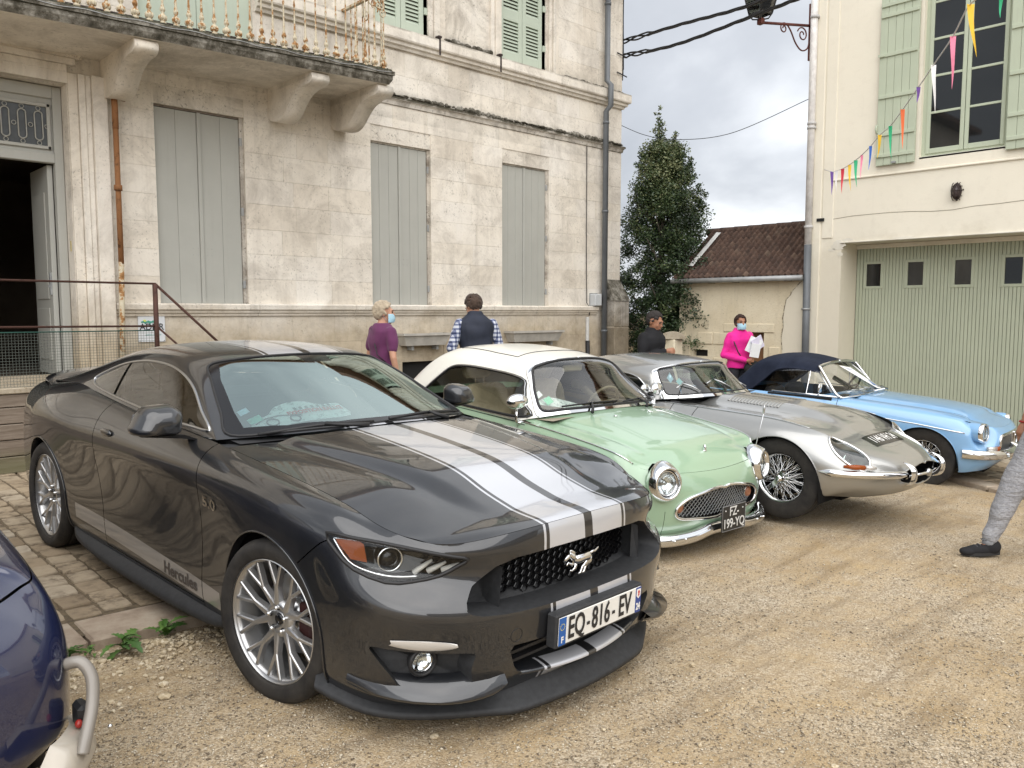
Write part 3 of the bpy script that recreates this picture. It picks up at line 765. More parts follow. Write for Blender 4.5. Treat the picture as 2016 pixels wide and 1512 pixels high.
 link('small_lettering',text_mesh('pour tous, toute la vie',.02,.0012),simple('ink_green',(.05,.3,.25),.5,var=0),t,(3.57-6,-.0245,1.285),(PI/2,0,0))
 for x in(3.415,3.695):
  for z in(1.215,1.515):MB().lathe([(0,-.0255),(.006,-.0255),(.006,-.02)],8,Matrix.Translation((x-6,0,z)),ax='y').build('screw',M_LEAD,t)
build_house()
# balcony
def build_balcony():
 t=bpy.data.objects.new('balcony',None);COL.objects.link(t);t.parent=house
 y0,y1=8.86-YF,8.76-YF;x0,x1=-1.5-6,6.24-6
 za,zb=4.48-.03-.16,4.60
 za=4.60-(6.24+1.5)*.028
 sl=MB();
 def ring(x,y,z,pr):return[(x+(q if x>x1-1 else 0),yy,z+dz)for yy,dz,q in pr]
 prof=lambda y:[(0.02,-.16,0),(y+.05,-.16,-.04),(y+.02,-.10,0),(y+.02,-.055,0),(y,-.05,.02),(y,0,.02),(.02,0,.02)]
 A=ring(x0,0,za,prof(y0));Bq=ring(x1,0,zb,prof(y1));n=len(A)
 sl.add(A+Bq,[(i,i+1,n+i+1,n+i)for i in range(n-1)]+[tuple(range(n)),tuple(range(n,2*n))[::-1]])
 o=sl.build('balcony_slab',None,house);o.data.materials.append(M_LIME);o.data.materials.append(M_LICH);o.data.materials.append(M_MOSS)
 for p in o.data.polygons:
  if abs(p.normal.y)>.6 or p.normal.x>.9:p.material_index=1
  if abs(p.normal.z)>.7 and p.center.z>za+(zb-za)*(p.center.x-x0)/(x1-x0)-.08:p.material_index=2
 mo=MB();r=random.Random(4)
 N_=160
 for k in range(N_):
  f=k/N_;x=lerp(x0+1.5,x1,f);z=lerp(lerp(za,zb,1.5/(x1-x0)),zb,f);y=lerp(y0,y1,f)
  s=r.uniform(.012,.028);mo.ball((x,y+.03,z+.004),(.035,.035,s),6,4)
 mo.build('moss',M_MOSS,house,kind='stuff')
 for xc in(3.24,5.25,6.18):
  if xc>9:continue
  zt=za+(zb-za)*(xc-6-x0)/(x1-x0)-.162
  yo=lerp(y0,y1,(xc-6-x0)/(x1-x0))+.10
  top=[(0,zt),(yo,zt)]
  low=bez([(yo-.015,0,zt-.015),(yo-.02,0,zt-.085),(yo+.05,0,zt-.125),(yo+.22,0,zt-.135),(yo+.40,0,zt-.185),(yo+.54,0,zt-.28),(yo+.66,0,zt-.38),(yo+.80,0,zt-.435),(-.10,0,zt-.42),(-.0,0,zt-.36)],5)
  prof_=top+[(p.x,p.z)for p in low]
  b=MB();b.prism([(p,q)for p,q in prof_],xc-6-.13,xc-6+.11,'x',smooth=True);b.build('scroll_bracket',M_LIME,house)
 rl=bpy.data.objects.new('balcony_railing',None);COL.objects.link(rl);rl.parent=house
 bm_=MB()
 bm_.lathe([(.0,0),(.034,.0),(.036,.02),(.022,.03),(.03,.05),(.034,.075),(.022,.10),(.013,.115),(.02,.13),(.024,.155),(.016,.19),(.011,.22),(.015,.24),(.011,.26),(.009,.5),(.014,.52),(.009,.54),(.008,.98)],8)
 for a in range(6):
  an=a*PI/3;bm_.ball((.03*math.cos(an),.03*math.sin(an),.065),(.016,.016,.03),6,4)
  bm_.ball((.018*math.cos(an),.018*math.sin(an),.15),(.01,.01,.022),6,4)
 bme=bm_.me(M_RUSTP)
 x=-.3;
 while x<6.22:
  f=(x-6-x0)/(x1-x0);z=lerp(za,zb,f);y=lerp(y0,y1,f)+.07
  link('baluster',bme,None,rl,(x-6,y,z+.02),(0,0,x*3));x+=.137
 for k in range(1,8):link('baluster',bme,None,rl,(6.20-6,y1+.07+k*.14,zb+.02))
 hr=MB();hr.box((-.4-6,lerp(y0,y1,.14)+.045,0),(6.215-6,y1+.095,.03));
 for v in range(len(hr.V)):
  q=hr.V[v];hr.V[v]=(q[0],q[1],q[2]+za+(zb-za)*(q[0]-x0)/(x1-x0)+1.0)
 hr.box((6.17-6,y1+.05,zb+1.0),(6.22-6,0,zb+1.03));hr.build('handrail',M_RUSTP,rl)
 br=MB();br.tube([(-.4-6,lerp(y0,y1,.14)+.07,lerp(za,zb,.14)+.035),(6.2-6,y1+.07,zb+.035)],.011,6);br.tube([(6.2-6,y1+.07,zb+.035),(6.2-6,0,zb+.035)],.011,6);br.build('bottom_rail',M_IRON,rl)
 orn=MB()
 def scroll(cx,cz,s,y,flip=1,plane='x'):
  pts=[]
  for k in range(22):
   a=k*.42;rr=s*(1-k/26);pts.append((cx+flip*rr*math.cos(a),y,cz+rr*math.sin(a))if plane=='x' else(y,cx+flip*rr*math.cos(a),cz+rr*math.sin(a)))
  orn.tube(pts,.009,5)
 for cx,cz,s,fl in((5.98,5.42,.09,1),(6.12,5.30,.07,-1),(5.98,5.58,.08,-1),(6.14,5.50,.07,1),(6.06,5.38,.05,1)):scroll(cx-6,cz,s,y1+.07,fl)
 for cy,cz,s,fl in((.2,5.42,.09,1),(.36,5.52,.08,-1),(.55,5.40,.08,1),(.12,5.55,.06,-1)):scroll(y1+cy,cz,s,6.2-6,fl,'y')
 orn.build('scrollwork',M_RUSTP,rl)
 w=MB();w.tube([(lerp(x0,x1,f),lerp(y0,y1,f)-.006,lerp(za,zb,f)-.01-.02*math.sin(f*47)**2)for f in np.linspace(.3,.995,60)],.004,5)
 o=w.build('wire',M_LEAD,None,HO);tag(o,'thin pale wire draped along the front edge of the balcony slab','wire')
 bpy.data.objects.remove(t)
build_balcony()
# landing with timber front and iron rail
def mat_plank():
 n=NB('weathered_plank',0.85,spec=0.2)
 g=n.noise(1.0,7,0.7,n.map((2.0,2.0,34)))
 z=n.xyz()[2]
 c=n.ramp(g,[(0.3,(0.11,0.085,0.06)),(0.5,(0.20,0.16,0.125)),(0.7,(0.28,0.235,0.19))])
 c=n.mix(n.ramp(z,[(0.18,0.55),(0.34,0.0)]),c,(0.11,0.12,0.045));n.color(c);n.bump(g,.4,.006);return n.m
def build_landing():
 mp=mat_plank();YL=8.36
 t=thing('entrance_landing','raised landing with weathered timber plank front below the open doorway','landing',(1,YL,0))
 z=.10
 for k,h in enumerate((.155,.15,.145,.15,.12)):
  MB().box((-3.5,.0,z+.004),(2.05,.045,z+h-.004),ch=.005).build('plank',mp,t,(0,r_off(k),0));z+=h
 MB().box((-3.5,.05,.0),(2.04,1.61,z+.0)).build('platform',M_LIMEJ,t)
 MB().box((-3.5,-.02,z+.002),(2.07,1.60,z+.055),ch=.008).build('slab',M_LIMED,t)
 for i in range(4):MB().box((2.05+i*.28,.15,.0),(2.05+(i+1)*.28,1.45,.80-i*.19),ch=.01).build('step',M_LIMED,t)
 rt=thing('iron_railing','thin brown iron railing with wire mesh round the entrance landing','railing',(1,YL,0))
 X=2.03;zt=1.835;zl=1.415;zb=.93
 def bar(name,a,b,w=.018):
  return MB().tube([a,b],w/1.3,4).build(name,M_RI,rt)
 bar('post',(X,.0,.86),(X,.0,zt),.034);bar('post',(-3.4,0,.86),(-3.4,0,zt),.03)
 bar('top_rail',(-3.5,0,zt+.012),(X+.01,0,zt));bar('middle_rail',(-3.5,0,zl+.02),(X,0,zl))
 bar('sloping_rail',(X,.0,zt),(X+.98,.0,zt-.93),.022);bar('sloping_rail',(X,0,zl),(X+.70,0,zl-.66))
 bar('post',(X+.95,0,.1),(X+.95,0,zt-.90),.03)
 ms=MB();p=.026
 def wire(a,b,w=.0016):
  d=Vector((b[0]-a[0],0,b[2]-a[2])).normalized();nx,nz=-d.z*w,d.x*w
  ms.add([(a[0]+nx,a[1],a[2]+nz),(b[0]+nx,b[1],b[2]+nz),(b[0]-nx,b[1],b[2]-nz),(a[0]-nx,a[1],a[2]-nz),(a[0],a[1]-w,a[2]),(b[0],b[1]-w,b[2])],[(0,1,5,4),(4,5,2,3)])
 x=-.9
 while x<X-.01:wire((x,.012,.88),(x,.012,1.37));x+=p
 z=.88
 while z<1.37:wire((-1.0,.010,z),(X-.01,.010,z));z+=p
 ms.build('wire_mesh',simple('mesh_green_grey',(.10,.115,.10),.6,.2,var=.2),rt,kind='stuff')
 MB().tube([(-1,0.01,1.372),(X-.01,0.01,1.372)],.006,5).build('mesh_edge_wire',simple('wire_green',(.02,.09,.07),.6,var=0),rt)
def r_off(k):return(-.004,.003,-.002,.004,0)[k]
M_RI=mat_rust('brown_iron',(0.035,0.016,0.012),(0.075,0.036,0.027))
build_landing()
# CREAM BUILDING WITH GARAGE (right)
XF=13.0
def unproj(u,v,D):
 """world point at forward distance D on the sight line of a reference measurement"""
 th,a=math.radians(5.1),math.radians(43.5)
 Fh=Vector((math.sin(a),math.cos(a),0));R=Vector((math.cos(a),-math.sin(a),0));Z=Vector((0,0,1))
 F_=Fh*math.cos(th)-Z*math.sin(th);U=Fh*math.sin(th)+Z*math.cos(th)
 d=F_+R*((u-1008)/1600)-U*((v-756)/1600)
 return Vector((0,0,H_EYE))+d*(D/d.dot(Fh))
def mat_render(name,col,dirt=0.4):
 n=NB(name,0.88,spec=0.2);z=n.xyz()[2]
 c=n.ramp(n.noise(0.8,5,0.6),[(0.3,tuple(k*.93 for k in col)),(0.7,col)])
 c=n.mix(n.ramp(n.noise(5,8,0.75),[(0.52,0.0),(0.75,0.35*dirt)]),c,(0.36,0.31,0.24))
 low=n.ramp(n.math('SUBTRACT',n.math('ADD',2.6,n.math('MULTIPLY',n.noise(1.7,6,0.7),1.6)),z),[(0.6,0.0),(1.0,0.5)])
 c=n.mix(low,c,(0.55,0.50,0.39));st=n.noise(1,6,.7,n.map((14,14,.7)))
 c=n.mix(n.ramp(st,[(0.58,0.0),(0.8,0.25*dirt)]),c,(0.35,0.32,0.27))
 n.color(c);n.bump(n.math('ADD',n.noise(12,7,0.7),n.math('MULTIPLY',n.noise(90,3),.3)),.28,.01);return n.m
M_CREAM=mat_render('cream_render',(0.81,0.76,0.64))
M_CREAMW=mat_render('pale_patch',(0.74,0.71,0.63),.8)
M_GREENP=mat_paint('sage_paint',(0.47,0.52,0.40),0.12)
M_GREENG=mat_paint('garage_sage_paint',(0.42,0.45,0.34),0.14)
M_PANE=None
def build_garage():
 global M_PANE
 M_PANE=NB('window_pane',0.03,0,(0.010,0.012,0.013),.6).m
 G=thing('garage_building','cream rendered building with sage green garage door and upstairs window','house',(XF,0,0));r=random.Random(8)
 def bl(name,a,b,mat,par=G,ch=0.0):
  return MB().box((a[0]-XF,a[1],a[2]),(b[0]-XF,b[1],b[2]),ch=ch).build(name,mat,par)
 GAR=(0.5,5.965,-.6,2.655);WIN=(3.66,4.83,3.86,6.75)
 w=MB()
 for(a,b,c,d)in clip_rects(-7,6.50,-.6,8.6,[GAR,WIN]):w.box((0,a,c),(.38,b,d))
 w.box((.38,6.1,-.6),(10,6.50,8.6));w.build('wall',M_CREAM,G)
 bl('back_wall',(13.4,-7,-.6),(23,-6.7,8.6),M_CREAM)
 bl('garage_ceiling',(13.38,.4,2.66),(18,6.1,2.8),M_CREAM);bl('garage_jamb',(13.38,5.965,-.6),(14.0,6.1,2.66),M_CREAM)
 bl('garage_back',(13.95,.3,-.6),(14.0,6.1,2.7),M_DARK)
 bl('roof',(12.6,-7.3,8.6),(23,6.8,8.9),bpy.data.materials['roof_clay'])
 def crack(name,pts,w=.012,mat=None):
  b=MB();P=[Vector(p)for p in pts]
  for p,q in zip(P[:-1],P[1:]):
   d=(q-p).normalized();nn=Vector((0,-d.z,d.y))*w*.5
   b.add([p+nn,q+nn,q-nn,p-nn],[(0,1,2,3)])
  return b.build(name,mat or M_DARKC,G)
 bl('ledge',(12.972,-6,3.655),(13.01,6.14,3.685),M_CREAM,ch=.008)
 bl('render_strip',(12.985,6.12,2.75),(13.01,6.30,8.6),M_CREAM,ch=.006)
 bl('quoin_strip',(12.975,6.32,-.6),(13.02,6.515,8.6),M_CREAM,ch=.015)
 lint=[(6.0-k*.25,2.68+.006*math.sin(k*1.7))for k in range(40)]
 b=MB();b.box((-.03,-6,2.655),(.0,5.98,2.675),ch=.006);b.build('lintel_edge',M_CREAMW,G)
 r2=random.Random(3)
 pts=[(-.004,6.12-k*.3,3.06+.02*math.sin(k*.8)+.012*r2.uniform(-1,1)+.0025*k)for k in range(22)]
 crack('hairline_crack',pts,.007)
 for(y,z,sy,sz)in((6.02,2.62,.13,.09),(5.86,2.70,.10,.035),(6.12,2.56,.07,.03),(5.99,2.48,.06,.05),(5.0,2.69,.2,.012)):
  pl=[(y+sy*math.cos(a)*r2.uniform(.55,1.1),z+sz*math.sin(a)*r2.uniform(.55,1.1))for a in np.linspace(0,2*PI,15)[:-1]]
  m=MB();m.prism([(p,q)for p,q in pl],-.003,.002,'x');m.build('flaked_paint',M_CREAMW,G)
 t=thing('drainpipe','rainwater pipe on the cream corner, white above and dark grey below','drainpipe',(XF,0,0))
 yp=6.50;xo=-.075
 MB().tube([(xo,yp+.02,8.6),(xo,yp,2.66)],.058,12).build('upper_pipe',simple('pipe_white',(.72,.70,.68),.5,var=.15,coord='world'),t)
 MB().tube([(xo,yp,2.66),(xo,yp-.02,-.3)],.060,12).build('lower_pipe',M_PVC,t)
 for z in(4.55,4.62,2.95,6.3):MB().lathe([(.055,-.022),(.072,-.02),(.072,.02),(.055,.022)],12,Matrix.Translation((xo,yp,z))).build('collar',simple('c',(.5,.49,.48),.5,var=.1)if z>2.7 else M_LEAD,t)
 MB().lathe([(.06,-.015),(.074,-.015),(.074,.015),(.06,.015)],12,Matrix.Translation((xo,yp,1.60))).build('collar',M_LEAD,t)
 b=MB();b.box((-.045,6.26,3.03),(-.02,6.38,3.08));o=b.build('plaque',M_DARK,None,(XF,0,0));tag(o,'tiny dark plaque on the cream wall beside the drainpipe','plaque')
 gd=bl('garage_door',(13.60,.5,-.5),(13.63,5.965,2.6),M_DARKG)
 wins=[(5.56,5.79,1.975,2.335),(4.90,5.135,1.975,2.34),(4.21,4.44,1.97,2.345),(3.53,3.76,1.965,2.35),(2.84,3.07,1.96,2.35),(2.15,2.38,1.96,2.35)]
 pw=.0525;y=5.955;k=0
 while y>.7:
  y0=y-pw;segs=[(-.5,2.585)]
  for a,b_,c,d in wins:
   if y0<b_+.05 and y>a-.05:
    segs=[(-.5,c-.045),(d+.045,2.585)]
    for q0,q1 in((b_+.05,y),(y0,a-.05)):
     if q1-q0>.012:MB().box((.576,q0+.001,c-.045),(.60,q1-.0045*(q1==y),d+.045)).build('plank',M_GREENG,gd)
  for z0,z1 in segs:
   MB().box((.575+.001*(k%2),y0+.003,z0),(.60,y-.003,z1),ch=.003).build('plank',M_GREENG,gd)
  y=y0;k+=1
 for a,b_,c,d in wins:
  f=MB()
  for q in((a-.05,a,c-.045,d+.045),(b_,b_+.05,c-.045,d+.045),(a,b_,c-.045,c),(a,b_,d,d+.045)):f.box((.565,q[0],q[2]),(.60,q[1],q[3]),ch=.004)
  fo=f.build('window_frame',M_GREENG,gd)
  MB().box((.588,a,c),(.592,b_,d)).build('pane',M_PANE,gd)
 MB().box((.54,.6,2.585),(.63,5.965,2.655),ch=.005).build('top_rail',M_CREAM,gd)
 a,b_,c,d=WIN
 wf=MB()
 wf.box((.09,a,c),(.15,a+.06,d));wf.box((.09,b_-.06,c),(.15,b_,d));wf.box((.09,a+.06,c),(.15,b_-.06,c+.05));wf.box((.09,a+.06,d-.05),(.15,b_-.06,d))
 win=wf.build('window',M_GREENP,G)
 for s0,s1 in((b_-.06,(a+b_)/2+.004),(a+.06+(b_-a-.12)/2-.004,a+.06)):
  y1,y0=max(s0,s1),min(s0,s1)
  cs=MB();cs.box((.07,y0,c+.05),(.115,y0+.055,d-.05),ch=.006);cs.box((.07,y1-.055,c+.05),(.115,y1,d-.05),ch=.006)
  cs.box((.07,y0+.055,c+.05),(.115,y1-.055,c+.125),ch=.006)
  for k in range(1,6):cs.box((.078,y0+.055,c+.10+k*.53),(.11,y1-.055,c+.135+k*.53),ch=.004)
  cs.build('casement',M_GREENP,win)
  for k in range(5):
   z0=c+.13+k*.53;z1=z0+.50 if k else z0+.505
   MB().box((.092,y0+.055,z0),(.096,y1-.055,min(z1,d-.05))).build('pane',M_PANE,win)
 MB().box((.0,a,c-.03),(.1,b_,c+.005),ch=.005).build('sill',M_CREAMW,win)
 cu=MB()
 for y0,y1,x in((4.25,4.75,.35),(3.7,4.15,.32)):
  cu.grid([[(x+.05*math.sin(v*17+u*3),y1+(y0-y1)*(u*(1-.45*v*v)),c+(d-c)*(1-v))for v in np.linspace(0,1,16)]for u in np.linspace(0,1,24)])
 cu.build('curtain',simple('dark_curtain',(.03,.03,.035),.9),win)
 bl('room_back',(14.2,3.2,3.4),(14.25,5.4,7),M_DARK)
 def shut(y0,y1,z0,z1,side):
  s=MB().box((-.045,y0,z0),(-.03,y1,z1)).build('shutter',M_GREENP,G);nb=5;bw=(y1-y0)/nb
  for k in range(nb):MB().box((-.062,y0+k*bw+.002,z0+.003),(-.04,y0+(k+1)*bw-.002,z1-.003),ch=.003).build('board',M_GREENP,s)
  for z in(z0+.12,z0+.44,z0+1.0,z0+1.62,z0+2.2,z0+2.36):
   if z<z1:MB().box((-.085,y0+.01,z),(-.055,y1-.01,z+.055),ch=.005).build('batten',M_GREENP,s)
  hy=y1 if side>0 else y0
  for z in(z0+.12,z0+1.62):MB().box((-.095,hy-.09,z+.01),(-.085,hy+.01,z+.045)).build('hinge',M_GREENP,s)
  for z in(z0+.55,):MB().tube([(-.10,hy-.02,z-.06),(-.11,hy-.0,z),(-.10,hy-.01,z+.07)],.014,6).build('latch',M_GREENP,s)
  MB().box((-.12,(y0+y1)/2-.03,z0+.01),(-.07,(y0+y1)/2+.03,z0+.04),ch=.004).build('stay',M_LEAD,s)
  return s
 shut(4.875,5.445,3.80,6.30,1);shut(3.02,3.66,3.80,6.30,-1)
 L_=thing('wall_lamp','small rusty oval caged bulkhead lamp on the cream wall above the garage','lamp',(XF,4.27,3.30))
 MB().lathe([(0,0),(.075,0),(.085,-.02),(.08,-.05),(.05,-.06),(0,-.062)],14,Matrix.Diagonal((1,.8,1.45,1)),ax='x').build('body',M_IRON,L_)
 gb=MB().ball((-.06,0,0),(.05,.045,.085),12,8).build('globe',simple('dusty_glass',(.07,.05,.05),.2,var=.2),L_)
 cg=MB()
 for s in(-.5,0,.5):cg.tube([(-.02-.095*math.sin(t),s*.09,.125*math.cos(t))for t in np.linspace(0,PI,9)],.006,5)
 for s in(-.5,0.05,.5):cg.tube([(-.02-.095*math.sin(t),.07*math.cos(t),s*.14)for t in np.linspace(0,PI,9)],.006,5)
 cg.build('cage',M_IRON,L_)
 for q in((.08,.02),(-.08,.02),(0,.13),(0,-.13)):MB().ball((-.01,q[0],q[1]*.95),.012,6,4).build('lug',M_IRON,L_)
M_DARKC=simple('crack_shadow',(0.20,0.17,0.12),0.95,var=.3)
M_DARKG=simple('groove_green',(0.17,0.19,0.13),0.9,var=0)
build_garage()
# LOW OUTBUILDING WITH TILED ROOF
def mat_rubble():
 n=NB('outbuilding_render',0.95,spec=0.15);z=n.xyz()[2]
 c=n.ramp(n.noise(1.3,6,0.65),[(0.3,(0.60,0.52,0.37)),(0.7,(0.72,0.65,0.50))])
 c=n.mix(n.ramp(n.noise(30,4,0.7),[(0.6,0.0),(0.7,0.6)]),c,(0.27,0.22,0.15))
 c=n.mix(n.ramp(n.noise(1,5,.7,n.map((8,8,.8))),[(0.55,0.0),(0.75,.35)]),c,(0.36,0.31,0.24))
 n.color(c);n.bump(n.math('ADD',n.noise(10,8,.75),n.math('MULTIPLY',n.voro(30),.5)),.5,.008);return n.m
M_RUB=mat_rubble()
def mat_tile():
 n=NB('roof_tile_clay',0.85,spec=0.2);rr=n.obj_random()
 b=n.ramp(rr,[(0,(0.082,0.052,0.041)),(.5,(0.105,0.066,0.051)),(.9,(0.128,0.082,0.062)),(1,(0.17,0.12,0.09))])
 c=n.mix(n.ramp(n.noise(9,7,.75),[(0.45,0),(0.7,.75)]),b,(0.055,0.045,0.04))
 n.color(c);n.bump(n.noise(40,5),.4,.006);return n.m
M_TILE=mat_tile()
def build_outbuilding():
 o=thing('outbuilding','low cream stone outbuilding with brown clay tile roof behind the parked cars','house',(XF,8,0));r=random.Random(13)
 def bl(name,a,b,mat,par=o,ch=0.0):return MB().box((a[0]-XF,a[1]-8,a[2]),(b[0]-XF,b[1]-8,b[2]),ch=ch).build(name,mat,par)
 DR=(7.296,7.80,-.7,1.19);VT=(8.43,8.74,.73,.85)
 w=MB()
 for(a,b,c,d)in clip_rects(6.505,9.07,-.8,2.17,[DR,VT]):w.box((.004,a-8,c),(.34,b-8,d))
 w.build('wall',M_RUB,o)
 g=MB();g.prism([(0.0,2.17),(1.2,3.08),(2.4,2.17),(2.4,-.8),(.34,-.8),(.34,2.17)],1.07-.25,1.07,'y');g.build('gable',M_RUB,o)
 bl('door',(13.16,DR[0],DR[2]),(13.2,DR[1],DR[3]),simple('brown_wood',(.16,.075,.03),.6,var=.25,coord='world',nscale=6))
 bl('door_shadow',(13.2,6.6,-.8),(13.25,9,2.1),M_DARK)
 bl('lintel',(12.985,7.10,1.19),(13.05,8.10,1.345),M_RUB,ch=.012)
 y=6.98
 for z0,z1 in((-.5,-.15),(-.15,.18),(.18,.47),(.47,.72),(.72,.95),(.95,1.18)):
  y=6.98+r.uniform(0,.1)
  while y<9.05:
   l=r.uniform(.18,.42);y1=min(y+l,9.06)
   if not(y<DR[1]and y1>DR[0])and not(y<VT[1]+.02 and y1>VT[0]-.02 and z0<VT[3]and z1>VT[2]-.02)and(r.random()<.72 or y<DR[1]+.35):
    bl('stone',(12.99-r.uniform(0,.012),y+.006,z0+.006),(13.02,y1-.006,z1-.006),M_RUB,ch=.012)
   y=y1
 ed=[(6.50,2.16),(6.58,2.10),(6.70,1.98),(6.78,1.90),(6.80,1.84),(6.88,1.76),(6.91,1.60),(6.93,1.45),(6.92,1.30),(6.95,1.12),(6.93,.9),(6.94,.6),(6.95,-.6),(6.50,-.6)]
 m=MB();m.prism([(p-8,q)for p,q in ed],-.02,.01,'x');m.build('render_overlap',M_CREAM,o)
 ck=MB();r3=random.Random(2)
 P=[Vector((-.008,p-8,q))for p,q in ed[:-2]];
 for p,q in zip(P[:-1],P[1:]):
  for k in range(5):
   a=p.lerp(q,k/5);b_=p.lerp(q,(k+1)/5);wq=r3.uniform(.006,.03)
   ck.add([a,b_,b_+Vector((0,wq,.004)),a+Vector((0,wq*r3.uniform(.5,1.2),0))],[(0,1,2,3)])
 ck.build('broken_edge',M_DARKC,o)
 bl('vent_slot',(13.1,VT[0],VT[2]),(13.12,VT[1],VT[3]),M_DARK)
 ridge_x,ez,rz_=1.2,2.17,3.12;y0,y1=6.52-8,9.12-8
 rb=MB();rb.prism([(-.12,ez-.02),(ridge_x,rz_-.03),(2.5,ez-.02),(2.5,ez-.08),(ridge_x,rz_-.1),(-.12,ez-.06)],y0,y1,'y');rb.build('roof_deck',M_TILE,o)
 sl=Vector((ridge_x+.16,0,rz_-ez+.05));Ls=sl.length;ang=math.atan2(sl.z,sl.x)
 nr,nc=13,23;tw=(y1-y0)/nc;tl=Ls/nr
 V=[];F=[];prof=[(-.5,.010),(-.42,.002),(-.22,.0),(-.08,.006),(.0,.03),(.1,.052),(.22,.060),(.34,.052),(.44,.03),(.5,.012)]
 for x in(0,1):
  for p,z in prof:V.append((x*(tl*1.14),p*tw*1.02,z*1.05+.012*(1-x)))
 n=len(prof);F=[(i,i+1,n+i+1,n+i)for i in range(n-1)]
 for p,z in prof:V.append((0,p*tw*1.02,z*1.05-.008))
 F+=[(2*n+i,2*n+i+1,i+1,i)for i in range(n-1)]
 tm=mesh(V,F,M_TILE,True)
 for i in range(nr):
  for j in range(nc):
   p=Vector((-.16,y0+(j+.5)*tw,ez-.03))+Vector((math.cos(ang),0,math.sin(ang)))*(i*tl)
   link('roof_tile',tm,None,o,p+Vector((0,r.uniform(-.004,.004),r.uniform(0,.006))),(r.uniform(-.02,.02),-ang,r.uniform(-.015,.015)))
 rt=MB();k=0;yy=y0
 while yy<y1-.05:
  rt.tube([(ridge_x,yy,rz_+.0),(ridge_x,yy+.34,rz_+.018)],[.085,.075],10);yy+=.30
 rt.build('ridge_tiles',M_TILE,o)
 fl=MB();d=Vector((math.cos(ang),0,math.sin(ang)))
 a=Vector((.05,y1-.30,ez+.24));
 fl.add([a,a+d*1.15,a+d*1.15+Vector((0,.10,.01)),a+Vector((0,.10,.01))],[(0,1,2,3)]);fl.build('flashing',simple('white_flashing',(.6,.6,.58),.6,coord='world'),o)
 MB().tube([(-.20,y0,ez-.05),(-.20,y1,ez-.05)],.045,8).build('gutter',M_LEAD,o)
 for k in range(5):bl('rafter_end',(12.86,6.8+k*.5,2.07),(13.0,6.87+k*.5,2.13),M_DARKC)
 t=thing('gate_pillar','short stone gate pillar with rounded grey cap behind the man in black','pillar',unproj(1324,650,12.6)*Vector((1,1,0))if 0 else(unproj(1324,650,12.6).x,unproj(1324,650,12.6).y,0))
 MB().box((-.12,-.12,-.5),(.12,.12,1.14),ch=.02).build('shaft',M_RUB,t)
 cp=MB();cp.prism([(.20*math.cos(a),1.14+.11*math.sin(a))for a in np.linspace(0,PI,13)],-.15,.15,'x');cp.build('cap',M_LIMED,t,None,(0,0,.6))
 gw=thing('garden_wall','low rubble garden wall running behind the dark green tree','wall',(14.9,12,0))
 MB().box((-.15,-2.9,-.5),(.2,8,1.5)).build('masonry',M_RUB,gw)
build_outbuilding()
# LANTERN, CABLES, BUNTING
def build_lantern():
 base=Vector((XF-.02,6.60,6.20));tip=unproj(1497,44,13.15)
 ax=(tip-base);L_=math.hypot(ax.x,ax.y);rz=math.atan2(ax.y,ax.x)
 t=thing('wall_lantern','old glass street lantern on a scrolled iron bracket at the cream corner','lantern',base,rz)
 dz=tip.z-base.z
 mt=simple('oxide_iron',(.11,.03,.022),.6,.2,var=.3)
 MB().box((-.03,-.03,-.55),(.02,.03,.35),ch=.005).build('wall_bar',mt,t)
 b=MB();b.tube([(0,0,0),(L_-.02,0,dz)],.024,6).build('arm',mt,t)
 def scroll(c,r0,a0,turns,sgn=1,n=26):
  return[(c[0]+r0*(1-k/n*.8)*math.cos(a0+sgn*turns*2*PI*k/n),0,c[1]+r0*(1-k/n*.8)*math.sin(a0+sgn*turns*2*PI*k/n))for k in range(n)]
 s=MB()
 s.tube(bez([(.02,0,-.18),(.06,0,-.36),(.20,0,-.42),(.34,0,-.33),(.46,0,-.16),(.56,0,-.06)],6),.012,6)
 s.tube(scroll((.62,-.14),.085,PI*.62,1.4,-1),.011,6);s.tube(scroll((.19,-.17),.12,PI*.1,1.5,1),.011,6)
 s.build('scrolls',mt,t)
 Lx=L_;z0=dz
 MB().box((Lx-.05,-.05,z0-.03),(Lx+.03,.05,z0+.06),ch=.008).build('arm_block',mt,t)
 fr=MB();k0,k1=.12,.22;zb,zt=z0+.12,z0+.64
 C4=[(-1,-1),(1,-1),(1,1),(-1,1)]
 for i,(sx,sy)in enumerate(C4):
  nx,ny=C4[(i+1)%4]
  fr.tube([(Lx+sx*k0,sy*k0,zb),(Lx+sx*k1,sy*k1,zt)],.014,5)
  for k,z in((k0,zb),(k1,zt)):fr.tube([(Lx+sx*k,sy*k,z),(Lx+nx*k,ny*k,z)],.014,5)
  fr.tube([(Lx,0,z0+.04),(Lx+sx*k0*.7,sy*k0*.7,z0+.05),(Lx+sx*k0,sy*k0,zb)],.012,5)
 fr.build('frame',simple('lantern_black',(.02,.02,.022),.5),t)
 gm=glass_mat('lantern_glass',(.85,.87,.88))
 for i,(sx,sy)in enumerate(C4):
  nx,ny=C4[(i+1)%4]
  link('pane',mesh([(Lx+sx*k0,sy*k0,zb),(Lx+nx*k0,ny*k0,zb),(Lx+nx*k1,ny*k1,zt),(Lx+sx*k1,sy*k1,zt)],[(0,1,2,3)],gm),None,t)
 ch=MB();ch.add([(Lx+sx*k1*1.1,sy*k1*1.1,zt)for sx,sy in C4]+[(Lx+sx*.08,sy*.08,zt+.22)for sx,sy in C4],[(i,(i+1)%4,4+(i+1)%4,4+i)for i in range(4)]+[(4,5,6,7)]);ch.build('chimney',bpy.data.materials['lantern_black'],t)
 MB().tube([(Lx,0,z0+.06),(Lx,0,z0+.4)],.02,6).build('lamp_holder',M_LEAD,t)
build_lantern()
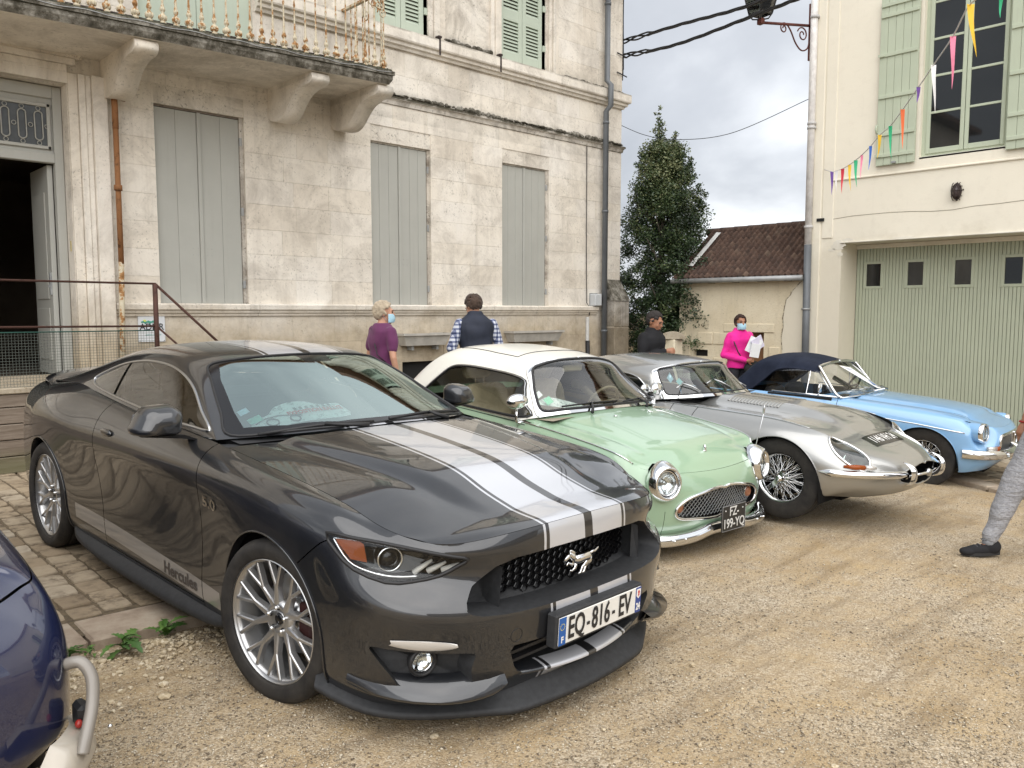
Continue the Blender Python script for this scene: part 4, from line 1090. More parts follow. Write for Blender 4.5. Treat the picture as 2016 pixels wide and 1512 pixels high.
def cable(name,pts,r,lb,n=14,twist=0,mat=None):
 P=bez(pts,n);m=MB()
 if twist:
  for s in range(twist):
   m.tube([p+Vector((0,math.cos(i*.55+s*2*PI/twist),math.sin(i*.55+s*2*PI/twist)))*r*1.1*(1+1.2*(i<8))for i,p in enumerate(P)],r,5)
 else:m.tube(P,r,5)
 o=m.build(name,mat or M_CABLE);tag(o,lb,'cable');return o
def build_cables():
 c1=Vector((12.40,9.9,0))
 A=unproj(1226,82,15.9);B=unproj(1228,110,15.9)
 cable('overhead_cable',[A,unproj(1340,48,14.5),unproj(1470,12,13.0),unproj(1600,-45,11.5)],.016,'upper twisted black overhead cable between the stone house and cream building',twist=3)
 cable('overhead_cable',[B,unproj(1330,88,14.6),unproj(1470,36,13.1),unproj(1590,-10,11.7)],.016,'lower twisted black overhead cable passing under the lantern',twist=3)
 cable('thin_wire',[unproj(1221,246,15.9),unproj(1270,266,15.6),unproj(1330,275,15.2),unproj(1440,262,14.5),unproj(1592,195,13.7)],.006,'single thin wire sagging across the sky between the two houses')
 m=MB();e=Vector((12.37,10.02,0))
 for k in range(3):m.tube([(12.36+k*.018,10.0+k*.02,7.55),(12.37+k*.012,10.01,5.9+k*.1)],.012,5)
 for z in(5.95,6.3):m.tube([(12.15,9.96,z+.05),(12.4,9.93,z)],.012,5)
 o=m.build('corner_cable',M_CABLE);tag(o,'black cables fixed down the upper corner of the stone house','cable')
build_cables()
def build_bunting():
 C_={'violet':(.20,.10,.42),'white':(.75,.75,.75),'red':(.62,.03,.06),'yellow':(.72,.45,.02),'green':(.02,.38,.17),'pink':(.75,.22,.34),'blue':(.04,.15,.55),'orange':(.78,.16,.05)}
 fl=[(1638,338,12.2,'violet',44,8,2),(1647,336,12.1,'white',40,7,1),(1659,332,12.0,'red',48,8,0),(1673,324,11.8,'yellow',50,8,4),(1685,315,11.5,'green',52,9,5),(1697,305,11.2,'pink',46,6,-2),(1714,288,10.8,'blue',45,7,-2),(1732,266,10.4,'yellow',44,9,-4),(1753,248,9.8,'green',62,9,8),(1777,216,9.2,'orange',74,10,8),(1808,172,8.5,'violet',28,10,0),(1838,128,7.8,'white',88,12,12),(1876,72,7.1,'pink',96,14,6),(1912,6,6.4,'yellow',100,17,22),(1972,-30,5.9,'green',60,14,4)]
 t=thing('bunting','string of small coloured pennants hanging slantwise in front of the cream wall','bunting',(12.9,6.2,3.9))
 to=Vector(t.location)
 pts=[Vector((12.97,6.28,3.86))]+[unproj(u,v,D)for u,v,D,*_ in fl]+[unproj(2100,-180,4.8)]
 MB().tube([p-to for p in bez(pts,4)],.006,5).build('string',simple('string_white',(.6,.58,.56),.8,var=.1),t)
 for u,v,D,c,L_,w,lean in fl:
  p=unproj(u,v,D)-to;s=D/1600;R=Vector((.725,-.688,0));F_=Vector((.688,.725,0));V=[];F=[]
  k=7
  for i in range(k):
   f=i/(k-1);ww=.82*w*s*(1-f)**.9*(1+.0)*.5+.0008
   cx=lean*s*(f**1.6)*.6+math.sin(f*5+u)*.008
   q=p+R*cx+Vector((0,0,-L_*s*f))+F_*(.02*math.sin(f*4+u))
   V+=[q-R*ww,q+F_*.3*ww,q+R*ww]
  for i in range(k-1):F+=[(3*i,3*i+1,3*i+4,3*i+3),(3*i+1,3*i+2,3*i+5,3*i+4)]
  nm='flag_'+c
  mt=bpy.data.materials.get(nm)or simple(nm,C_[c],.6,var=.08)
  o=link('flag',mesh(V,F,mt,True),None,t);o['label']=c+' pennant'
build_bunting()
# TREE
def build_tree():
 n=NB('tree_leaf',0.42,spec=0.5,coord='world')
 att=n.N.new('ShaderNodeAttribute');att.attribute_name='tint'
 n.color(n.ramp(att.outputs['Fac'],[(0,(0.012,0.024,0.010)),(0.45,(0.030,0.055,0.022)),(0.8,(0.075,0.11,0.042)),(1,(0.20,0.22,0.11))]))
 ml=n.m;mb_=simple('bark',(.07,.06,.045),.9,var=.4,nscale=9,bump=.6,coord='world')
 T=thing('evergreen_tree','dense dark evergreen tree growing beside the corner of the stone house','tree',(13.2,9.62,-.35))
 rng=np.random.default_rng(9);r=random.Random(9)
 prof=[(0.35,.2),(.7,.65),(1.2,1.0),(1.8,1.10),(2.5,.95),(3.0,.84),(3.7,.66),(4.1,.52),(4.5,.36),(4.8,.22),(5.0,.08)]
 zs,rs=zip(*prof)
 cl=[]
 for k in range(700):
  z=r.uniform(.45,4.75);R=np.interp(z+.0,zs,rs);a=r.uniform(0,6.283);q=R*(r.random()**.45)*r.uniform(.75,1.08)
  cl.append((q*math.cos(a),q*math.sin(a),z,r.uniform(.13,.26)))
 for k in range(60):
  f=r.random();c=Vector((.45,-.55,1.75)).lerp(Vector((1.0,-1.0,1.45)),f);cl.append((c.x+r.gauss(0,.10),c.y+r.gauss(0,.10),c.z+r.gauss(0,.16),r.uniform(.1,.2)))
 for k in range(170):cl.append((.28+r.gauss(0,.26),-.62+r.gauss(0,.26),1.55+r.gauss(0,.30),r.uniform(.1,.22)))
 for k in range(46):
  f=r.random();c=Vector((-.2,.2,.9)).lerp(Vector((-.75,.2,.75)),f);cl.append((c.x+r.gauss(0,.2),c.y+r.gauss(0,.2),c.z+r.gauss(0,.2),r.uniform(.1,.2)))
 tw=[((-.12,.1),4.6,5.45,.10),((.18,-.12),4.5,4.98,.10),((-.05,.05),4.6,5.15,.13),((.36,-.32),4.1,4.5,.12),((-.35,.3),4.2,4.6,.12),((.5,-.5),3.6,4.0,.1)]
 for(x,y),z0,z1,w in tw:
  for k in range(9):f=k/8;cl.append((x+r.gauss(0,.03),y+r.gauss(0,.03),lerp(z0,z1,f),w*(1.1-.55*f)))
 P=[];tint=[]
 for(x,y,z,s)in cl:
  m=int(170*(s/.2)**1.4);d=rng.normal(size=(m,3));d/=np.linalg.norm(d,axis=1)[:,None];rad=s*rng.random(m)**.5
  p=np.array([x,y,z])+d*rad[:,None]*np.array([1,1,.8]);P.append(p)
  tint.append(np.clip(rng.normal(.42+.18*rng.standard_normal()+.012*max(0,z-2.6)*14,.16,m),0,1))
 P=np.concatenate(P);tint=np.concatenate(tint);m=len(P)
 kp=~((P[:,0]<-.52)&(P[:,1]<.45));P=P[kp];tint=tint[kp];m=len(P)
 a=rng.normal(size=(m,3));a[:,2]=np.abs(a[:,2])*.6;a/=np.linalg.norm(a,axis=1)[:,None]
 b=np.cross(a,rng.normal(size=(m,3)));b/=np.linalg.norm(b,axis=1)[:,None]
 L_=rng.uniform(.035,.062,m)[:,None];Wd=L_*.28
 V=np.stack([P,P+a*L_*.5+b*Wd,P+a*L_,P+a*L_*.5-b*Wd],1).reshape(-1,3)+np.array([0,0,.35])
 me=bpy.data.meshes.new('crown');me.vertices.add(len(V));me.vertices.foreach_set('co',V.ravel());me.loops.add(m*4)
 me.loops.foreach_set('vertex_index',np.arange(m*4));me.polygons.add(m);me.polygons.foreach_set('loop_start',np.arange(m)*4);me.update(calc_edges=True)
 at=me.attributes.new('tint','FLOAT','POINT');at.data.foreach_set('value',np.repeat(tint,4))
 me.materials.append(ml);o=link('crown',me,None,T);
 tr=MB();tr.tube([(0,0,0),(.03,.0,1.2),(-.03,.03,2.6),(0,0,4.0),(-.1,.08,5.6)],[.13,.10,.07,.04,.008],8)
 for k in range(26):
  z=r.uniform(.7,4.2);a_=r.uniform(0,6.28);R=float(np.interp(z,zs,rs))*.8
  tr.tube([(0,0,z),(R*.5*math.cos(a_),R*.5*math.sin(a_),z+.2),(R*math.cos(a_),R*math.sin(a_),z+.5)],[.03,.018,.006],5)
 tr.tube([(0,0,4.4),(.15,-.1,4.9),(.18,-.12,5.3)],[.02,.01,.004],5)
 tr.build('trunk',mb_,T)
build_tree()
def build_far():  # unseen house added behind the camera to darken low reflections in car paint
 t=thing('reflection_house','long plain stone house added unseen behind the camera for reflections in the cars','house',(2,-27,0))
 w=MB();holes=[(-19+k*3.4,-17.8+k*3.4,z,z+1.9)for k in range(12)for z in(.9,4.2)]
 for(a,b,c,d)in clip_rects(-20,21,-1,6.4,holes):w.box((a,-.4,c),(b,0,d))
 w.box((-20,-8,-1),(21,-7.5,6.4));w.build('wall',M_LIMED,t)
 for a,b,c,d in holes:MB().box((a,-.35,c),(b,-.3,d)).build('window',M_SHUT,t)
 rf=MB();rf.prism([(-8.2,6.4),(.4,6.4),(-3.9,8.6)],-20.4,21.4,'x');rf.build('roof',M_TILE,t)
build_far()
# CAR TOOLKIT
def bmat(n,us,soft=0.0):
 """rows of cubic B-spline weights on n points + 2 phantoms (index 0 and n+1)"""
 M_=np.zeros((len(us),n+2))
 for r_,u in enumerate(us):
  i=min(int(u),n-2);t=u-i
  w=[(1-t)**3/6,(3*t**3-6*t**2+4)/6,(-3*t**3+3*t**2+3*t+1)/6,t**3/6]
  M_[r_,i:i+4]+=w
 return M_
def bspl(P,us,k=0.8,m0=False,m1=False):
 """smooth curve(s) near/through P (n, ...) ; m0/m1: the end lies on the mirror plane x=0"""
 P=np.asarray(P,float);n=len(P);sh=P.shape;Q=P.reshape(n,-1)
 E_=np.zeros((n+2,n))
 for i in range(n):E_[i+1,i]=1
 mir=np.ones(Q.shape[1]).reshape(-1,3)if Q.shape[1]%3==0 else None
 def ext(D):
  X=np.zeros((n+2,D.shape[1]));X[1:-1]=D
  a=D[1].reshape(-1,3)*np.array([-1,1,1])if m0 else None
  X[0]=a.ravel()if m0 else 2*D[0]-D[1]
  b_=D[-2].reshape(-1,3)*np.array([-1,1,1])if m1 else None
  X[-1]=b_.ravel()if m1 else 2*D[-1]-D[-2]
  return X
 Bi=bmat(n,list(range(n)))
 D=Q.copy()
 if k>0:
  for _ in range(14):D=D+(Q-Bi@ext(D))
  D=Q+k*(D-Q)
 return(bmat(n,us)@ext(D)).reshape((len(us),)+sh[1:])
def sub(n,d,extra=None):
 return np.linspace(0,n-1,(n-1)*d+1)
def surf(C,du,dv,k=0.8,kv=None,mv=(True,True)):
 """C (K,J,3): K feature lines, each J points (v); returns dense grid"""
 C=np.asarray(C,float);K,J=C.shape[:2]
 A=bspl(C.transpose(1,0,2),sub(J,dv),kv if kv is not None else k,mv[0],mv[1])
 B_=bspl(A.transpose(1,0,2),sub(K,du),k)
 return B_
def spl(xs,ys):
 """smooth 1-d function through points (monotone cubic)"""
 xs=np.asarray(xs,float);ys=np.asarray(ys,float);h=np.diff(xs);d=np.diff(ys)/h;m=np.zeros(len(xs))
 m[1:-1]=np.where(d[:-1]*d[1:]>0,2*d[:-1]*d[1:]/(d[:-1]+d[1:]+1e-12),0);m[0]=d[0];m[-1]=d[-1]
 def f(x):
  x=np.clip(x,xs[0],xs[-1]);i=np.clip(np.searchsorted(xs,x)-1,0,len(xs)-2);t=(x-xs[i])/h[i]
  return(2*t**3-3*t**2+1)*ys[i]+(t**3-2*t**2+t)*h[i]*m[i]+(-2*t**3+3*t**2)*ys[i+1]+(t**3-t**2)*h[i]*m[i+1]
 return f
def sstep(a,b,x):
 t=np.clip((x-a)/(b-a),0,1);return t*t*(3-2*t)
VX,VY,VZ=Vector((1,0,0)),Vector((0,1,0)),Vector((0,0,1))
AX_FRONT=(VX,VZ,-VY);AX_SIDE=(VY,VZ,VX);AX_TOP=(VX,VY,VZ)
def inside(p,poly):
 x,y=p;c=False;j=len(poly)-1
 for i in range(len(poly)):
  xi,yi=poly[i];xj,yj=poly[j]
  if(yi>y)!=(yj>y)and x<(xj-xi)*(y-yi)/(yj-yi+1e-15)+xi:c=not c
  j=i
 return c
def rounded(poly,r=.03,n=4):
 """round the corners of a polygon"""
 out=[];m=len(poly)
 for i in range(m):
  p0,p,p1=Vector(poly[i-1]),Vector(poly[i]),Vector(poly[(i+1)%m])
  a,b=(p0-p),(p1-p);rr=min(r,a.length*.45,b.length*.45);a=p+a.normalized()*rr;b=p+b.normalized()*rr
  for k in range(n+1):
   t=k/n;q=a*(1-t)**2+p*2*t*(1-t)+b*t*t;out.append((q.x,q.y))
 return out
def smooth_poly(pts,n=6):
 """closed Catmull-Rom polygon"""
 m=len(pts);out=[]
 P=[Vector(p)for p in pts]
 for i in range(m):
  p0,p1,p2,p3=P[i-1],P[i],P[(i+1)%m],P[(i+2)%m]
  for k in range(n):
   t=k/n;q=0.5*((2*p1)+(p2-p0)*t+(2*p0-5*p1+4*p2-p3)*t*t+(3*p1-p0-3*p2+p3)*t**3);out.append((q.x,q.y))
 return out
def hs(pts,n=5):
 """smooth open outline that starts and ends on the centre line"""
 return[(p.x,p.y)for p in bez([(a,b,0)for a,b in pts],n)]
def ellipse(cx,cy,rx,ry,n=28):return[(cx+rx*math.cos(2*PI*k/n),cy+ry*math.sin(2*PI*k/n))for k in range(n)]
def strip(path,w):
 """thin polygon following an open 2-d path"""
 P=[Vector(p)for p in path];L_,R_=[],[]
 for i,p in enumerate(P):
  t=(P[min(i+1,len(P)-1)]-P[max(i-1,0)]).normalized();n=Vector((-t.y,t.x))*w/2
  L_.append(tuple(p+n));R_.append(tuple(p-n))
 return L_+R_[::-1]
class Skin:
 """sheet-metal skin of one half of a car (x >= 0); cut it, then emit its islands mirrored"""
 def __init__(s,*grids):
  s.bm=bmesh.new()
  for G in grids:
   nu,nv=G.shape[:2];vs=[s.bm.verts.new(tuple(map(float,p)))for r in G for p in r]
   for i in range(nu-1):
    for j in range(nv-1):
     q=[vs[i*nv+j],vs[i*nv+j+1],vs[(i+1)*nv+j+1],vs[(i+1)*nv+j]]
     if len({tuple(round(c,6)for c in v.co)for v in q})<3:continue
     try:s.bm.faces.new(q)
     except ValueError:pass
  bmesh.ops.remove_doubles(s.bm,verts=s.bm.verts,dist=1e-5)
  bmesh.ops.dissolve_degenerate(s.bm,edges=s.bm.edges,dist=1e-6)
  bmesh.ops.recalc_face_normals(s.bm,faces=s.bm.faces)
  c=Vector((0,sum(v.co.y for v in s.bm.verts)/len(s.bm.verts),.55));k=sum(f.calc_area()*(1 if f.normal.dot(f.calc_center_median()-c)>0 else-1)for f in s.bm.faces)
  if k<0:bmesh.ops.reverse_faces(s.bm,faces=s.bm.faces)
  s.tree=BVHTree.FromBMesh(s.bm)
 def cut(s,poly,ax,where=None,delete=True,keep_cut=False):
  a,b,n=ax;bm=s.bm
  lo=Vector((min(p[0]for p in poly),min(p[1]for p in poly)));hi=Vector((max(p[0]for p in poly),max(p[1]for p in poly)))
  def box(f):
   A=[v.co.dot(a)for v in f.verts];B_=[v.co.dot(b)for v in f.verts];return min(A),max(A),min(B_),max(B_)
  ok=lambda f:f.normal.dot(n)>0.02 and(where is None or where(f.calc_center_median()))
  cand={f for f in bm.faces if ok(f)and(lambda q:q[0]<=hi.x and q[1]>=lo.x and q[2]<=hi.y and q[3]>=lo.y)(box(f))}
  m=len(poly)
  for i in range(m):
   p,q=poly[i],poly[(i+1)%m];d=(q[0]-p[0],q[1]-p[1]);Ld=math.hypot(*d)
   if Ld<1e-7:continue
   x0,x1,y0,y1=min(p[0],q[0])-1e-4,max(p[0],q[0])+1e-4,min(p[1],q[1])-1e-4,max(p[1],q[1])+1e-4
   sel=[f for f in cand if f.is_valid and(lambda g:g[0]<=x1 and g[1]>=x0 and g[2]<=y1 and g[3]>=y0)(box(f))]
   if not sel:continue
   no=a*(-d[1])+b*d[0];no-=n*no.dot(n)
   co=a*p[0]+b*p[1]
   geom=list({v for f in sel for v in f.verts})+list({e for f in sel for e in f.edges})+sel
   res=bmesh.ops.bisect_plane(bm,geom=geom,dist=1e-6,plane_co=co,plane_no=no.normalized())
   cand={f for f in cand if f.is_valid}|{g for g in res['geom']if isinstance(g,bmesh.types.BMFace)and g.is_valid}
  ins=[f for f in cand if f.is_valid and inside((f.calc_center_median().dot(a),f.calc_center_median().dot(b)),poly)]
  if delete:bmesh.ops.delete(bm,geom=ins,context='FACES')
  return ins
 def take(s,poly,ax,where=None):
  """cut a region out and return it as a new Skin"""
  ins=s.cut(poly,ax,where,delete=False);t=Skin.__new__(Skin);t.bm=bmesh.new();t.tree=s.tree
  mp={}
  for f in ins:
   for v in f.verts:
    if v not in mp:mp[v]=t.bm.verts.new(v.co)
   try:t.bm.faces.new([mp[v]for v in f.verts])
   except ValueError:pass
  bmesh.ops.delete(s.bm,geom=ins,context='FACES');t.bm.normal_update();return t
 def gap(s,path,ax,w=.005,where=None):s.cut(strip(path,w),ax,where)
 def drop(s,fn):
  bmesh.ops.delete(s.bm,geom=[f for f in s.bm.faces if fn(f.calc_center_median())],context='FACES')
 def offset(s,d):
  s.bm.normal_update()
  N_=[(v,v.normal.copy())for v in s.bm.verts]
  for v,n in N_:v.co=v.co+n*d
  return s
 def islands(s):
  seen=set();out=[]
  for f in s.bm.faces:
   if f in seen:continue
   st=[f];seen.add(f);isl=[]
   while st:
    g=st.pop();isl.append(g)
    for e in g.edges:
     for h in e.link_faces:
      if h not in seen:seen.add(h);st.append(h)
   out.append(isl)
  return out
 def emit(s,name,mat,parent,seeds=None,two=False,both=True,mirror=True,parts=None):
  """seeds: {name: point}; islands nearest a seed take its name, the rest keep `name`"""
  isl=s.islands();groups={}
  used={}
  for nm,pt in(seeds or{}).items():
   pt=Vector(pt);best=min(range(len(isl)),key=lambda i:min((f.calc_center_median()-pt).length for f in isl[i]));used.setdefault(best,nm)
  for i,fs in enumerate(isl):groups.setdefault(used.get(i,name),[]).extend(fs)
  out={}
  for nm,fs in groups.items():
   vs={};V=[];F=[]
   for f in fs:
    for v in f.verts:
     if v not in vs:vs[v]=len(V);V.append(tuple(v.co))
    F.append([vs[v]for v in f.verts])
   if mirror:
    Vm=[(-x,y,z)for x,y,z in V];Fm=[f[::-1]for f in F]
    if two or(seeds and nm in seeds and nm in TWOSIDED):
     o1=link(nm,mesh(V,F,mat,True),None,parent);o2=link(nm,mesh(Vm,Fm,mat,True),None,parent);out[nm]=(o1,o2)
    else:
     bm=bmesh.new();me=mesh(V+Vm,F+[[i+len(V)for i in f]for f in Fm],mat,True);bm.from_mesh(me)
     bmesh.ops.remove_doubles(bm,verts=[v for v in bm.verts if abs(v.co.x)<2e-4],dist=4e-4);bm.to_mesh(me);bm.free()
     me.polygons.foreach_set('use_smooth',[True]*len(me.polygons));out[nm]=(link(nm,me,None,parent),)
   else:out[nm]=(link(nm,mesh(V,F,mat,True),None,parent),)
  return out
 def hit(s,p2,ax,far=4.0):
  a,b,n=ax;o=a*p2[0]+b*p2[1]+n*far
  h=s.tree.ray_cast(o,-n);
  return(h[0],h[1])if h[0]is not None else(None,None)
 def loop(s,poly,ax,off=0.0,dens=.03):
  P=[];m=len(poly)
  for i in range(m):
   p,q=Vector(poly[i]),Vector(poly[(i+1)%m]);k=max(1,int((q-p).length/dens))
   for j in range(k):P.append(p.lerp(q,j/k))
  out=[]
  for p in P:
   h,nn=s.hit(p,ax)
   if h is not None:out.append(h+(nn if nn.dot(ax[2])>0 else-nn)*off)
  return out
 def path(s,pts,ax,off=0.0,dens=.03):
  out=[]
  for i in range(len(pts)-1):
   p,q=Vector(pts[i]),Vector(pts[i+1]);k=max(1,int((q-p).length/dens))
   for j in range(k+(i==len(pts)-2)):
    pq=p.lerp(q,j/k);h,nn=s.hit(pq,ax)
    if h is None:h,nn=s.hit(Vector((pq.x+.004,pq.y)),ax)
    if h is not None:out.append(h+(nn if nn.dot(ax[2])>0 else-nn)*off)
  return out
TWOSIDED={'door','scuttle_side','front_wing','rear_wing','side_window','quarter_window'}
def edge_fns(row,xc):
 """outer line of a bonnet taken from the last row of the body grid; xc = half width at the front corner"""
 k=next(i for i,p in enumerate(row)if p[0]>=xc);n=row[:k+1];e=[p for p in row[k:]if p[0]>=xc-.12]
 s=[e[0]]
 for p in e[1:]:
  if p[1]>s[-1][1]+1e-4 and p[1]<1.2:s.append(p)
 s=np.array(s);n=np.array(n)
 return spl(s[:,1],s[:,0]),spl(s[:,1],s[:,2]),spl(n[:,0],n[:,1]),spl(n[:,0],n[:,2]),float(n[-1,0])
def both(fn):
 """run a builder for the two sides; s is -1 or 1"""
 return[fn(s)for s in(-1,1)]
def mx(pts,s):return[Vector((p[0]*s,p[1],p[2]))for p in pts]
def walls(loop3,d,depth,shrink=0.0,close=True):
 """recess: walls from a loop going along d, and a floor"""
 m=MB();n=len(loop3);c=sum(loop3,Vector())/n;d=Vector(d).normalized()
 inner=[p+(c-p)*shrink+d*depth for p in loop3]
 m.add(loop3+inner,[(i,(i+1)%n,n+(i+1)%n,n+i)for i in range(n)],True)
 if close:m.add(inner+[c+d*depth],[(i,(i+1)%n,n)for i in range(n)])
 return m
def decal(txt_me,skin,ax,origin,s=1,off=.0015,rot=0.0,flip=False,shear=0.0):
 """wrap flat lettering onto a skin"""
 a,b,n=ax;V=[]
 c,sn=math.cos(rot),math.sin(rot)
 for v in txt_me.vertices:
  x,y=v.co.x+shear*v.co.y,v.co.y;x,y=c*x-sn*y,sn*x+c*y
  if flip:x=-x
  h,nn=skin.hit((origin[0]+x,origin[1]+y),ax)
  if h is None:h=a*(origin[0]+x)+b*(origin[1]+y);nn=n
  if nn.dot(n)<0:nn=-nn
  V.append(h+nn*off)
 return[Vector((p.x*s,p.y,p.z))for p in V],[tuple(p.vertices)for p in txt_me.polygons]
 # shared car materials
def car_paint(name,col,metal=0.0,rough=0.35,flake=0.0,coat=1.0,extra=None):
 n=NB(name,rough,metal,col,0.5,coat,'obj')
 n.b.inputs['Coat Roughness'].default_value=0.015;n.b.inputs['Coat IOR'].default_value=1.62
 c=n.mix(n.ramp(n.noise(1.4,3),[(0.3,0.0),(0.7,0.10)]),col,tuple(k*.8 for k in col))
 dust=n.ramp(n.noise(2.2,7,.7),[(0.45,0.0),(0.8,0.05)])
 c=n.mix(dust,c,(0.35,0.30,0.22))
 if extra:c=extra(n,c)
 n.color(c)
 if flake:n.rough(n.math('ADD',rough,n.math('MULTIPLY',n.noise(900,2),flake)))
 return n
M_CHROME=NB('chrome',0.05,1.0,(0.78,0.79,0.80)).m
M_CHROMED=NB('brushed_steel',0.28,1.0,(0.55,0.56,0.57)).m
M_BLKP=simple('black_trim',(0.018,0.018,0.019),0.45,spec=.4,var=.15,nscale=30)
M_BLKM=simple('matt_black_plastic',(0.028,0.029,0.031),0.62,spec=.35,var=.2,nscale=40,bump=.05)
M_BLKG=NB('gloss_black',0.12,0,(0.008,0.008,0.009),.5).m
M_RUBB=simple('rubber',(0.022,0.021,0.020),0.78,spec=.25,var=.3,nscale=14,bump=.1)
M_WELL=simple('wheel_well_black',(0.010,0.010,0.010),0.95,spec=.1,var=.3)
M_TYRE=None
def mat_tyre():
 n=NB('tyre_rubber',0.72,0,(.02,.02,.02),.3,coord='obj')
 c=n.ramp(n.noise(7,6,.7),[(0.35,(0.016,0.015,0.015)),(0.7,(0.045,0.041,0.036))]);n.color(c)
 n.bump(n.noise(60,4),.15,.003);return n.m
M_TYRE=mat_tyre()
M_GLASS=glass_mat('windscreen_glass',(0.60,0.75,0.71),ior=2.2)
M_GLASSD=glass_mat('tinted_glass',(0.30,0.36,0.34),ior=1.52)
M_GLASSC=glass_mat('clear_lens',(0.92,0.94,0.94),ior=1.30)
M_AMBER=glass_mat('amber_lens',(0.95,0.33,0.03),ior=1.5)
M_AMBERS=NB('amber_plastic',0.25,0,(0.27,0.055,0.002),.4).m
M_REFL=NB('reflector',0.10,1.0,(0.85,0.86,0.87)).m
M_LAMPS=NB('ribbed_lamp',.18,.35,(.55,.53,.50),.8,1.0).m
M_INT=simple('dark_interior',(0.022,0.022,0.024),0.7,var=.2)
M_WHITE=simple('white_plastic',(0.78,0.77,0.74),0.4,var=.03)
M_PAPER=simple('white_paper',(0.80,0.80,0.80),0.7,var=.05)
M_INK=simple('black_ink',(0.015,0.015,0.017),0.5,var=0)
# wheels (axis along local x, outer face towards -x)
def tyre_me(R,r,w,grooves=3,wall='round'):
 h=R-r;b=MB();hw=w/2
 prof=[(r+.004,-hw*.80),(r-.004,-hw*.86),(r+.012,-hw*.93),(r+h*.45,-hw*1.0),(r+h*.72,-hw*.985),(R-.012,-hw*.90),(R-.003,-hw*.80)]
 x=-hw*.78
 n=4
 for k in range(n):
  x0=-hw*.78+k*(hw*1.56)/n;x1=x0+hw*1.56/n
  prof+=[(R,x0+.004),(R,x1-.006)]
  if k<n-1:prof+=[(R-.007,x1-.004),(R-.007,x1+.002)]
 prof+=[(R-.003,hw*.8),(R-.012,hw*.9),(r+h*.6,hw),(r,hw*.85)]
 b.lathe(prof,64,ax='x');return b
def tread_blocks(b,R,w,n=72):
 for k in range(n):
  a=2*PI*k/n
  for s in(-1,1):
   M_=Matrix.Rotation(a,4,'X')
   x0,x1=sorted((s*w*.30,s*w*.455))
   b.box((x0,-.0035,R-.012),(x1,.0035,R+.0015),M_@Matrix.Rotation(s*.25,4,'Z'))
def mesh_wheel(parent,loc,R,r,w,rim_mat,side,steer=0):
 """modern alloy wheel: tyre, rim with ten forked spokes, hub, disc"""
 t=bpy.data.objects.new('wheel',None);COL.objects.link(t);t.parent=parent;t.location=loc
 t.rotation_euler=(0,0,(PI if side>0 else 0)+math.radians(steer))
 link('tyre',TYRE_CACHE.setdefault(('t',R),tyre_me(R,r,w).me(M_TYRE)),None,t)
 if('r',R)not in TYRE_CACHE:
  hw=w/2;b=MB();xf=-hw*.86
  b.lathe([(r-.004,xf-.004),(r+.004,xf+.0),(r+.004,xf+.01),(r-.010,xf+.012),(r-.018,xf+.03),(r-.026,hw*.6),(r-.02,hw*.8),(r+.0,hw*.85)],64,ax='x')
  rr=r-.012
  def dish(q):return xf+.012+.028*(1-q/rr)**1.3
  def bar(p,q,w0,w1,hgt=.026):
   p,q=Vector(p),Vector(q);d=(q-p).normalized();nn=Vector((-d.y,d.x))
   V=[];K=5
   for i in range(K):
    f=i/(K-1);c=p.lerp(q,f);ww=lerp(w0,w1,f)/2;x=dish(c.length)
    for off,dx in((-1.35,hgt),(-1,.004),(-.55,0),(.55,0),(1,.004),(1.35,hgt)):V.append((x+dx,c.x+nn.x*ww*off,c.y+nn.y*ww*off))
   F=[]
   for i in range(K-1):
    for j in range(5):F.append((i*6+j,i*6+j+1,i*6+7+j,i*6+6+j))
   b.add(V,F,False)
  for k in range(10):
   a=2*PI*(k+.5)/10;dv=lambda q,an:(q*math.cos(an),q*math.sin(an))
   lean=.10 if k%2 else-.10
   j0=dv(.062,a+lean*1.6);j1=dv(rr*.60,a)
   bar(j0,j1,.034,.021);
   for s in(-1,1):bar(dv(rr*.585,a+s*.012),dv(rr*.995,a+s*.152),.0165,.0145)
  b.lathe([(.0,dish(.0)+.004),(.028,dish(.0)+.004),(.030,dish(0)+.010),(.055,dish(.06)-.001),(.074,dish(.07)+.004),(.082,dish(.08)+.03)],30,ax='x')
  TYRE_CACHE[('r',R)]=b.me(rim_mat)
  c=MB();c.lathe([(0,xf+.036),(.023,xf+.037),(.0245,xf+.041),(.026,xf+.05)],20,ax='x');TYRE_CACHE[('c',R)]=c.me(M_BLKG)
  l=MB()
  for k in range(5):
   a=2*PI*k/5+.3;l.lathe([(0,xf+.018),(.008,xf+.02),(.0095,xf+.03),(.0095,xf+.055)],6,Matrix.Translation((0,.052*math.cos(a),.052*math.sin(a))),ax='x')
  TYRE_CACHE[('l',R)]=l.me(M_CHROME)
  h=MB()
  for k in range(5):
   a=2*PI*k/5+.3;h.lathe([(.0,xf+.0345),(.0145,xf+.0345)],10,Matrix.Translation((0,.052*math.cos(a),.052*math.sin(a))),ax='x')
  TYRE_CACHE[('h',R)]=h.me(M_BLKP)
  d=MB();d.lathe([(.05,.02),(.172,.02),(.176,.035),(.172,.05),(.05,.05)],40,ax='x');d.lathe([(.0,-.02),(.07,-.018),(.075,.02)],24,ax='x')
  TYRE_CACHE[('d',R)]=d.me(M_CHROMED)
  cl=MB();cl.box((-.045,-.17,-.07),(.06,-.09,.09),ch=.01);TYRE_CACHE[('k',R)]=cl.me(simple('caliper_dark_red',(.035,.008,.007),.6))
 for nm,key in(('rim','r'),('hub_cap','c'),('wheel_nuts','l'),('nut_wells','h'),('brake_disc','d'),('brake_caliper','k')):
  o=link(nm,TYRE_CACHE[(key,R)],None,t)
  if 'nut' in nm:o['kind']='stuff'
 return t
TYRE_CACHE={}
